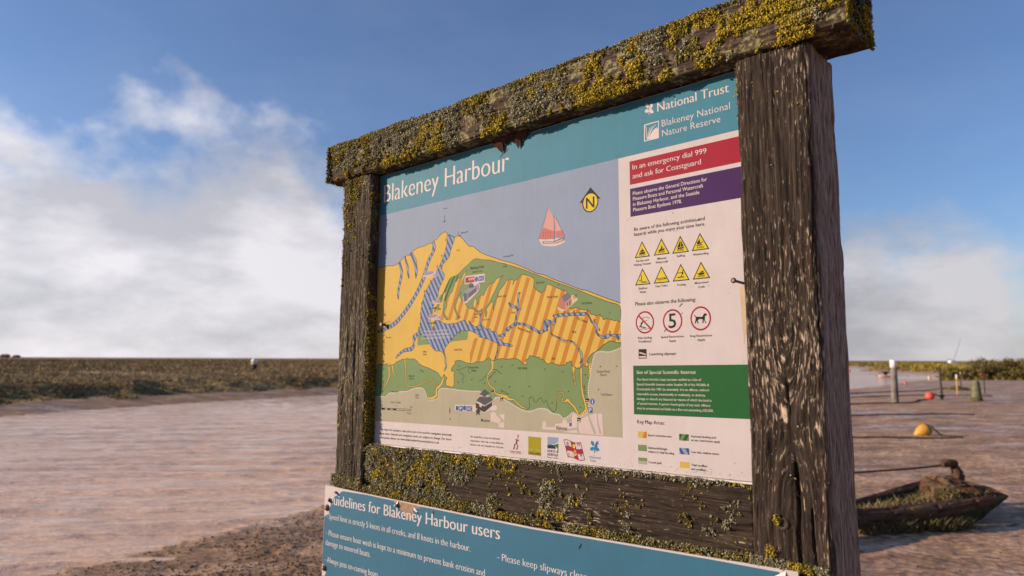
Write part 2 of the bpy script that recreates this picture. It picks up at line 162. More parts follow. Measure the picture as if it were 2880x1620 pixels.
 ('seal_drawing.3','pwhite',10,[(241.9,302.8),(252.1,300.2),(272.3,298.9),(296.1,300.6),(299.9,304.5),(280.0,308.3),(247.8,307.3)],None,1),
 ('seal_drawing.3','seal',11,[(243.5,317.2),(249.5,319.6),(254.7,316.5),(257.8,313.6),(271.9,313.5),(283.9,310.8),(297.9,304.6),(300.0,301.8),(284.2,301.3),(264.2,301.0),(250.0,303.1),(243.7,310.3)],None,1),
 ('seal_drawing.3','seall',12,[(254.0,304.3),(268.1,304.8),(280.0,308.3),(286.8,313.3),(290.8,313.8),(288.0,308.5),(280.1,303.5),(268.2,301.8),(256.1,302.1)],None,1),
 ('lifeboat_house_drawing','pwhite',10,[(385.8,346.3),(387.0,338.3),(400.1,338.9),(440.3,365.1),(449.6,379.6),(446.3,389.0),(425.0,392.4),(386.6,363.1)],None,1),
 ('lifeboat_house_drawing','dgrey',11,[(385.5,363.2),(393.0,368.8),(423.0,384.9),(427.3,379.9),(401.8,363.5),(403.2,346.4),(389.2,341.2)],None,0),
 ('lifeboat_house_drawing','dgreyl',12,[(386.5,367.8),(418.6,388.4),(433.7,380.9),(404.0,363.3)],None,0),
 ('lifeboat_house_drawing','dgrey',12,[(402.9,362.6),(435.8,380.8),(437.1,366.9),(404.2,349.4)],None,0),
 ('lifeboat_house_drawing','seal',12,[(428.4,382.9),(442.1,388.6),(447.4,384.4),(446.5,373.8),(433.9,367.1)],None,0),
 ('lifeboat_house_drawing','dgrey',12,[(405.7,389.5),(414.3,393.4),(425.1,389.4),(425.2,380.1),(408.0,380.0)],None,0),
 ('watch_house_drawing','cream',10,[(718.8,305.7),(722.2,297.9),(737.5,295.0),(776.2,318.1),(777.8,323.3),(763.0,333.9),(756.3,324.9)],None,1),
 ('watch_house_drawing','brick',11,[(722.4,326.0),(732.7,332.1),(741.1,317.8),(740.1,297.5),(722.2,304.1)],None,0),
 ('watch_house_drawing','brick2',11,[(741.1,316.5),(758.8,327.4),(762.1,321.8),(761.2,311.0),(740.1,297.5)],None,0),
 ('watch_house_drawing','roofp',12,[(730.1,332.3),(748.0,340.5),(758.8,328.8),(740.2,315.9)],None,0),
 ('watch_house_drawing','ink',12,[(746.1,314.8),(748.7,316.0),(748.6,309.2),(746.1,308.0)],None,0),
 ('watch_house_drawing','bdark',12,[(753.7,319.7),(757.1,321.5),(757.0,308.6),(753.6,306.8)],None,0),
 ('watch_house_drawing','brick2',11,[(764.7,331.1),(773.0,333.1),(775.4,326.2),(769.6,321.9),(764.6,324.3)],None,0),
 ('watch_house_drawing','dgrey',12,[(769.7,333.4),(775.5,335.6),(776.2,328.8),(772.9,326.4)],None,0),
 ('boathouse_drawing','pwhite',10,[(438.8,58.1),(471.8,39.7),(503.6,56.1),(500.9,67.5),(438.6,65.9)],None,0),
 ('boathouse_drawing','hut',11,[(438.6,65.9),(471.6,57.1),(498.2,69.3),(499.6,59.8),(471.8,41.7),(438.8,52.2)],None,0),
 ('boathouse_drawing','hutroof',12,[(440.7,71.8),(454.9,82.9),(492.7,82.6),(503.4,75.2),(472.9,59.1)],None,0),
 ('boathouse_drawing','pwhite',12,[(455.7,86.8),(471.2,82.2),(487.3,86.4),(487.9,82.5),(471.3,78.3),(456.3,82.3)],None,0),
 ('boathouse_drawing','hutroof',13,[(452.1,88.7),(471.5,102.6),(490.5,92.2),(471.2,82.2)],None,0),
 ('boathouse_drawing','pwhite',13,[(452.4,62.4),(460.7,59.7),(460.8,53.9),(452.5,56.5)],None,0),
 ('boathouse_drawing','hut',12,[(439.0,44.4),(447.1,50.5),(456.0,46.0),(452.8,37.1),(454.3,31.4),(447.3,37.0),(440.5,31.9),(441.8,38.7)],None,0),
 ('facility_badge','pwhite',9,[(390.4,391.0),(467.8,391.0),(467.8,414.2),(390.4,414.2)],None,0),
 ('facility_badge','crimson',10,[(393.4,394.4),(428.6,394.4),(428.6,410.0),(393.4,410.0)],None,0),
 ('facility_badge','blue',10,[(443.5,395.8),(465.0,395.8),(465.0,408.4),(443.5,408.4)],None,0),
 ('facility_badge','blue',10,[(441.7,401.5),(441.4,403.6),(440.6,405.6),(439.3,407.1),(437.7,408.1),(435.9,408.4),(434.1,408.1),(432.5,407.1),(431.2,405.6),(430.4,403.6),(430.1,401.5),(430.4,399.4),(431.2,397.4),(432.5,395.9),(434.1,394.9),(435.9,394.6),(437.7,394.9),(439.3,395.9),(440.6,397.4),(441.4,399.4)],None,0),
 ('facility_badge.1','pwhite',9,[(357.7,42.1),(439.0,42.1),(439.0,58.8),(357.7,58.8)],None,0),
 ('facility_badge.1','blue',10,[(375.8,42.4),(389.3,42.4),(389.3,55.9),(375.8,55.9)],None,0),
 ('facility_badge.1','blue',10,[(403.8,42.7),(426.0,42.7),(426.0,55.7),(403.8,55.7)],None,0),
 ('facility_badge.1','blue',10,[(402.5,50.4),(402.2,52.5),(401.3,54.3),(399.9,55.8),(398.1,56.8),(396.2,57.1),(394.3,56.8),(392.5,55.8),(391.1,54.3),(390.2,52.5),(389.9,50.4),(390.2,48.3),(391.1,46.5),(392.5,45.0),(394.3,44.0),(396.2,43.7),(398.1,44.0),(399.9,45.0),(401.3,46.5),(402.2,48.3)],None,0),
 ('facility_badge.1','blue',10,[(362.2,43.3),(373.4,43.3),(373.4,55.0),(362.2,55.0)],None,0),
 ('facility_badge.2','blue',10,[(807.3,51.9),(819.3,51.9),(819.3,64.4),(807.3,64.4)],None,0),
 ('facility_badge.3','blue',10,[(825.5,78.1),(825.2,80.2),(824.3,82.1),(822.9,83.6),(821.2,84.6),(819.3,84.9),(817.4,84.6),(815.7,83.6),(814.3,82.1),(813.4,80.2),(813.1,78.1),(813.4,76.0),(814.3,74.1),(815.7,72.6),(817.4,71.6),(819.3,71.3),(821.2,71.6),(822.9,72.6),(824.3,74.1),(825.2,76.0)],None,0),
 ('facility_badge.4','purpleb',10,[(751.4,18.2),(758.8,18.2),(758.8,31.6),(751.4,31.6)],None,0),
 ('facility_badge.4','pwhite',11,[(752.4,26.4),(757.8,26.4),(757.8,30.5),(752.4,30.5)],None,0),
 ('slipway_badge.1430','ink',10,[(799.0,73.4),(810.2,73.4),(810.2,84.5),(799.0,84.5)],None,0),
 ('slipway_badge.1430','pwhite',11,[(800.1,81.3),(809.2,79.0),(809.1,77.7),(800.1,79.4)],None,0),
 ('slipway_badge.1430','pwhite',11,[(799.8,76.0),(809.3,76.6),(809.3,74.2),(799.8,73.9)],None,0),
 ('slipway_badge.1305','ink',10,[(774.5,28.4),(785.4,28.4),(785.4,39.5),(774.5,39.5)],None,0),
 ('slipway_badge.1305','pwhite',11,[(775.6,36.3),(784.3,34.1),(784.3,32.7),(775.6,34.3)],None,0),
 ('slipway_badge.1305','pwhite',11,[(775.3,30.8),(784.5,31.6),(784.5,29.1),(775.3,28.7)],None,0),
 ('slipway_badge.5','ink',10,[(494.3,88.5),(505.7,88.5),(505.7,99.2),(494.3,99.2)],None,0),
 ('slipway_badge.5','pwhite',11,[(495.5,96.2),(504.5,93.9),(504.5,92.6),(495.5,94.3)],None,0),
 ('slipway_badge.5','pwhite',11,[(495.3,91.1),(504.7,91.6),(504.8,89.3),(495.3,89.1)],None,0),
 ('slipway_badge.145','ink',10,[(527.7,71.2),(538.2,71.2),(538.2,80.9),(527.7,80.9)],None,0),
 ('slipway_badge.145','pwhite',11,[(528.7,78.1),(537.2,76.2),(537.2,75.0),(528.8,76.5)],None,0),
 ('slipway_badge.145','pwhite',11,[(528.6,73.5),(537.4,74.0),(537.4,71.9),(528.6,71.7)],None,0),
 ('slipway_badge.193','ink',10,[(945.5,175.8),(965.8,175.8),(965.8,196.8),(945.5,196.8)],None,0),
 ('slipway_badge.193','pwhite',11,[(947.5,191.0),(964.0,186.1),(964.0,183.6),(947.4,187.5)],None,0),
 ('slipway_badge.193','pwhite',11,[(946.9,181.3),(964.3,181.6),(964.2,177.3),(946.8,177.6)],None,0),
 ('oak_leaf_emblem.1','white',2,[(977.6,763.0),(979.4,761.7),(980.9,760.2),(982.5,759.7),(984.0,757.8),(984.1,755.5),(984.6,753.6),(985.5,751.0),(984.4,750.3),(982.8,750.9),(981.9,749.9),(980.3,750.2),(979.0,752.7),(978.0,754.5),(976.2,756.5),(975.9,758.7),(977.0,759.6),(977.1,761.3)],None,1),
 ('oak_leaf_emblem.1','white',2,[(994.6,757.6),(994.9,755.7),(994.8,754.0),(995.7,752.5),(995.2,750.6),(993.3,749.7),(992.2,748.5),(990.7,746.8),(989.1,747.4),(988.3,748.9),(986.8,749.2),(985.7,750.5),(986.8,752.5),(987.6,754.1),(987.9,756.2),(989.5,757.3),(991.2,756.8),(992.7,757.4)],None,1),
 ('oak_leaf_emblem.1','white',2,[(973.5,742.5),(974.0,744.2),(974.9,745.4),(974.6,747.1),(976.0,748.3),(978.2,747.8),(979.9,747.9),(982.1,748.2),(983.4,746.7),(983.5,745.1),(984.9,743.9),(985.3,742.2),(983.3,741.4),(981.9,740.7),(980.7,739.2),(978.6,739.5),(977.2,740.9),(975.4,741.4)],None,1),
 ('oak_leaf_emblem.1','white',2,[(997.2,735.5),(995.3,735.3),(993.6,735.5),(992.3,734.7),(990.2,735.3),(988.9,737.3),(987.5,738.6),(985.5,740.3),(985.8,741.8),(987.1,742.5),(987.2,744.0),(988.3,745.0),(990.6,743.7),(992.3,742.8),(994.5,742.4),(995.9,740.6),(995.7,739.0),(996.6,737.4)],None,1),
 ('oak_leaf_emblem.1','white',2,[(993.2,746.3),(992.7,745.3),(992.2,744.7),(992.2,743.6),(991.4,743.0),(990.1,743.6),(989.2,743.7),(987.9,743.8),(987.2,744.9),(987.3,745.9),(986.6,746.8),(986.5,747.9),(987.6,748.2),(988.5,748.4),(989.3,749.2),(990.5,748.8),(991.1,747.7),(992.1,747.2)],None,1),
 ('oak_leaf_emblem','ntblue',2,[(814.7,-11.5),(816.8,-12.2),(818.5,-13.2),(820.4,-13.1),(822.1,-14.6),(822.2,-16.8),(822.9,-18.5),(823.9,-20.8),(822.6,-22.0),(820.8,-21.9),(819.8,-23.2),(818.0,-23.5),(816.5,-21.4),(815.3,-19.9),(813.2,-18.5),(812.8,-16.4),(814.1,-15.1),(814.1,-13.3)],None,1),
 ('oak_leaf_emblem','ntblue',2,[(834.2,-11.1),(834.6,-13.0),(834.5,-14.7),(835.7,-15.9),(835.1,-18.0),(833.0,-19.6),(831.6,-21.2),(829.9,-23.4),(828.1,-23.3),(827.2,-22.1),(825.4,-22.3),(824.2,-21.3),(825.5,-18.9),(826.3,-17.1),(826.6,-14.8),(828.4,-13.2),(830.3,-13.1),(832.1,-12.0)],None,1),
 ('oak_leaf_emblem','ntblue',2,[(810.3,-33.6),(810.9,-31.7),(811.8,-30.2),(811.5,-28.5),(813.0,-26.9),(815.6,-26.6),(817.6,-25.9),(820.1,-24.9),(821.6,-25.9),(821.7,-27.5),(823.3,-28.3),(823.8,-29.9),(821.6,-31.4),(820.0,-32.5),(818.6,-34.4),(816.2,-34.9),(814.6,-33.9),(812.5,-34.0)],None,1),
 ('oak_leaf_emblem','ntblue',2,[(837.6,-32.6),(835.4,-33.4),(833.4,-33.8),(831.9,-35.1),(829.5,-35.1),(828.0,-33.5),(826.4,-32.7),(824.0,-31.7),(824.4,-30.1),(825.9,-28.9),(825.9,-27.3),(827.3,-26.0),(829.9,-26.5),(831.8,-26.9),(834.4,-26.6),(836.0,-27.8),(835.8,-29.6),(836.9,-30.9)],None,1),
 ('oak_leaf_emblem','ntblue',2,[(832.8,-23.0),(832.3,-24.2),(831.7,-25.0),(831.7,-26.1),(830.8,-27.0),(829.3,-26.8),(828.2,-27.0),(826.7,-27.4),(826.0,-26.5),(826.1,-25.5),(825.2,-24.7),(825.1,-23.7),(826.4,-23.0),(827.4,-22.5),(828.3,-21.4),(829.6,-21.4),(830.5,-22.3),(831.6,-22.5)],None,1),
 ('reserve_emblem','white',2,[(971.3,713.0),(1009.9,713.3),(1008.8,672.2),(970.4,672.5)],None,0),
 ('reserve_emblem','teal',3,[(973.9,710.3),(1007.7,710.9),(1006.8,674.6),(973.1,674.6)],None,0),
 ('reserve_emblem','white',4,[(982.8,675.3),(989.3,687.7),(997.5,694.3),(1007.3,695.6),(1006.8,674.6)],None,1),
 ('association_emblem','red',2,[(577.3,-33.4),(581.1,-33.9),(577.4,-48.5),(571.8,-46.9),(574.6,-43.2)],None,0),
 ('association_emblem','red',2,[(586.6,-35.6),(590.3,-36.1),(588.5,-47.1),(582.1,-48.2),(585.7,-42.5)],None,0),
 ('association_emblem','rsaild',2,[(592.8,-13.8),(592.6,-12.6),(592.0,-11.5),(591.2,-10.7),(590.1,-10.3),(588.9,-10.3),(587.8,-10.7),(587.0,-11.5),(586.4,-12.6),(586.2,-13.8),(586.4,-15.0),(587.0,-16.1),(587.8,-16.9),(588.9,-17.3),(590.1,-17.3),(591.2,-16.9),(592.0,-16.1),(592.6,-15.0)],None,0),
 ('england_emblem','lime',2,[(623.5,-12.7),(665.1,-13.0),(664.7,-57.8),(623.6,-57.2)],None,0),
 ('norfolk_emblem','sea',2,[(684.9,-10.2),(718.6,-10.2),(718.2,-20.7),(705.3,-26.7),(684.8,-28.0)],None,0),
 ('norfolk_emblem','navy',2,[(684.5,-30.0),(701.9,-28.9),(710.4,-34.2),(710.0,-37.5),(684.5,-37.9)],None,0),
 ('norfolk_emblem','sgreen2',2,[(701.1,-29.6),(716.3,-25.0),(718.5,-27.2),(717.7,-46.1),(712.0,-45.9),(716.2,-37.8),(710.4,-32.9)],None,1),
 ('norfolk_emblem','mgreen',2,[(684.8,-28.0),(698.5,-27.1),(701.9,-28.9),(684.8,-30.0)],None,0),
 ('lifeboat_flag_emblem','navy',2,[(733.6,-13.9),(741.0,-12.9),(748.5,-13.6),(755.8,-15.8),(763.2,-18.2),(770.4,-19.3),(777.7,-18.6),(784.9,-17.0),(797.0,-57.3),(789.8,-59.0),(782.7,-59.8),(775.5,-58.9),(768.2,-56.6),(761.0,-54.5),(753.6,-53.9),(746.3,-55.0)],None,0),
 ('lifeboat_flag_emblem','pwhite',3,[(735.6,-15.1),(742.6,-14.4),(749.6,-15.3),(756.5,-17.5),(763.4,-19.7),(770.3,-20.8),(777.1,-20.3),(783.9,-18.9),(795.0,-56.1),(788.3,-57.6),(781.6,-58.3),(774.8,-57.3),(768.0,-55.2),(761.1,-53.1),(754.2,-52.3),(747.3,-53.1)],None,0),
 ('lifeboat_flag_emblem','navy',4,[(739.7,-28.5),(746.7,-27.8),(753.7,-28.6),(760.6,-30.7),(767.4,-33.0),(774.2,-34.0),(781.0,-33.5),(787.8,-32.0),(791.0,-42.7),(784.3,-44.2),(777.5,-44.8),(770.7,-43.8),(763.9,-41.6),(757.0,-39.5),(750.1,-38.7),(743.1,-39.5)],None,0),
 ('lifeboat_flag_emblem','navy',4,[(754.2,-16.0),(756.1,-16.6),(757.9,-17.3),(759.8,-17.9),(761.7,-18.5),(763.5,-19.1),(765.4,-19.5),(767.2,-19.8),(779.0,-58.8),(777.2,-58.5),(775.4,-58.1),(773.5,-57.7),(771.7,-57.1),(769.8,-56.5),(768.0,-55.9),(766.2,-55.2)],None,0),
 ('lifeboat_flag_emblem','crimson',5,[(740.1,-29.7),(747.1,-29.0),(754.0,-29.8),(760.9,-31.9),(767.8,-34.1),(774.6,-35.2),(781.4,-34.6),(788.2,-33.1),(790.7,-41.6),(783.9,-43.1),(777.2,-43.7),(770.3,-42.6),(763.5,-40.5),(756.6,-38.4),(749.7,-37.5),(742.7,-38.3)],None,0),
 ('lifeboat_flag_emblem','crimson',6,[(755.7,-16.5),(757.1,-17.0),(758.6,-17.5),(760.0,-18.0),(761.5,-18.5),(762.9,-18.9),(764.3,-19.2),(765.7,-19.6),(777.6,-58.6),(776.1,-58.3),(774.7,-58.0),(773.3,-57.6),(771.9,-57.2),(770.5,-56.7),(769.1,-56.2),(767.6,-55.7)],None,0),
 ('lifeboat_flag_emblem','yellow',7,[(760.4,-24.5),(763.3,-23.0),(768.2,-24.0),(767.3,-32.4),(761.6,-31.5)],None,0),
]
RIB=[
 ('map_channels','bstripe',6,[(519.5,242.9,3.6),(539.2,242.9,8.0),(543.0,251.4,5.4),(548.8,257.0,8.0),(562.3,263.6,8.0),(579.5,270.7,8.0),(596.5,270.6,5.0),(615.2,267.2,5.4),(630.0,259.4,7.1),(644.5,254.3,6.2),(659.0,246.0,6.2),(671.4,248.3,6.2),(680.3,254.1,10.7),(680.3,265.2,12.5),(677.7,270.8,10.7),(690.9,270.9,9.8),(703.1,266.1,6.2),(710.0,269.2,5.4),(709.7,278.8,4.5),(713.5,284.1,7.1),(732.4,286.4,8.0),(774.2,285.4,7.1),(797.0,284.7,7.1),(801.9,287.1,2.7),(811.4,278.6,2.7),(819.2,265.1,4.5),(830.2,256.7,7.1),(834.8,248.7,5.4),(832.3,241.0,3.6),(837.7,233.0,4.5),(851.5,226.7,4.5),(862.3,228.8,10.7),(873.0,231.0,4.5),(885.0,229.9,5.4),(897.5,225.0,16.1)],'dark'),
 ('map_channels','bstripe',6,[(581.4,272.1,6.2),(581.7,292.9,4.5),(586.0,307.0,5.4),(586.9,319.9,6.2),(588.7,335.7,4.5),(590.5,348.5,7.1),(596.2,352.4,1.8)],'dark'),
 ('map_channels','bstripe',6,[(585.0,312.8,6.2),(569.7,318.2,6.2),(560.0,323.2,6.2),(556.1,329.3,3.6)],'dark'),
 ('map_channels','bstripe',6,[(586.9,307.0,3.6),(600.1,310.2,3.2)],'dark'),
 ('map_channels','bstripe',6,[(682.0,248.5,1.8),(687.4,260.7,2.7),(694.4,260.4,2.7),(696.9,245.2,2.7),(699.5,238.9,2.5),(723.6,229.2,2.9),(733.7,223.5,6.2),(743.8,219.1,4.5),(745.5,223.1,2.1),(757.1,221.4,2.5),(768.6,215.8,2.5),(769.2,213.5,3.0),(780.9,201.3,4.3),(788.6,190.1,6.4),(789.4,175.9,5.1),(787.9,164.9,4.7),(786.7,157.1,2.6)],'dark'),
 ('map_creeks','sand',6,[(65.4,176.6,7.1),(67.1,154.2,6.7),(68.8,138.6,6.7),(57.3,116.3,4.8),(40.5,92.6,1.9)],'dark'),
 ('map_creeks','sand',6,[(81.5,170.8,8.3),(85.7,154.1,5.9),(95.3,134.2,2.9)],'dark'),
 ('map_creeks','sand',6,[(139.6,187.8,5.9),(144.9,153.8,3.6),(147.4,114.7,3.6),(157.7,108.3,3.6),(181.0,105.3,3.3),(216.6,114.2,3.3),(245.0,124.9,2.9),(265.3,128.6,2.9),(270.5,111.5,3.3),(276.9,104.3,2.4),(281.2,114.7,2.9),(295.0,114.8,2.4)],'dark'),
 ('map_creeks','sand',6,[(309.8,132.4,5.9),(301.2,113.8,8.3),(281.6,99.1,7.1),(282.1,82.6,9.5),(265.3,74.0,9.0),(249.7,73.6,7.1),(246.3,81.9,2.4)],'dark'),
 ('map_creeks','sand',6,[(498.3,179.3,10.7),(498.6,156.0,7.1),(482.6,140.5,4.8),(482.9,123.1,4.3),(492.4,109.6,4.8),(505.8,104.0,4.8),(508.5,93.5,4.8),(519.1,88.9,5.2),(547.6,83.7,9.5),(556.6,78.1,7.5),(574.8,76.8,4.3),(586.1,69.6,4.3),(601.8,59.2,4.3),(621.5,54.8,2.1)],'dark'),
 ('map_creeks','sand',6,[(714.2,76.0,2.6),(714.3,90.3,3.2),(716.4,97.5,2.6),(732.6,97.8,3.2),(733.5,85.9,3.2),(730.4,79.5,4.3),(736.4,75.0,3.2),(746.4,79.9,8.6),(754.3,73.8,5.4),(766.0,64.8,6.4),(773.7,54.1,5.4),(780.3,43.6,5.4),(796.7,54.9,6.4),(800.6,61.2,6.4),(797.0,78.0,6.4),(791.4,93.3,6.4),(787.8,118.1,5.4),(787.2,149.3,6.4),(787.3,158.7,6.4)],'dark'),
 ('map_creeks','sand',6,[(765.8,160.4,10.7),(764.7,143.1,5.4),(768.5,124.2,5.4),(770.3,111.7,1.7)],'dark'),
 ('map_creeks','sand',6,[(811.3,167.8,8.6),(812.1,149.2,5.4),(807.1,130.6,1.3)],'dark'),
 ('map_town','mainland2',9,[(493.7,45.7,3.2),(508.0,45.3,3.2),(519.9,33.8,4.3),(541.0,21.1,3.2),(563.9,10.4,1.7),(590.9,4.2,1.7),(621.6,2.5,1.7),(668.6,4.8,4.3),(713.9,4.8,5.4),(743.9,8.6,4.3),(773.3,14.0,5.4)],None),
 ('map_town','mainland2',9,[(776.3,28.0,4.3),(776.2,12.6,5.4),(779.0,2.1,6.4)],None),
 ('map_town','mainland2',9,[(807.1,46.1,4.3),(815.3,26.6,5.4),(826.2,4.7,6.4)],None),
 ('map_town','mainland2',9,[(831.5,56.8,2.6),(833.9,29.0,4.3),(840.9,5.5,5.4)],None),
]
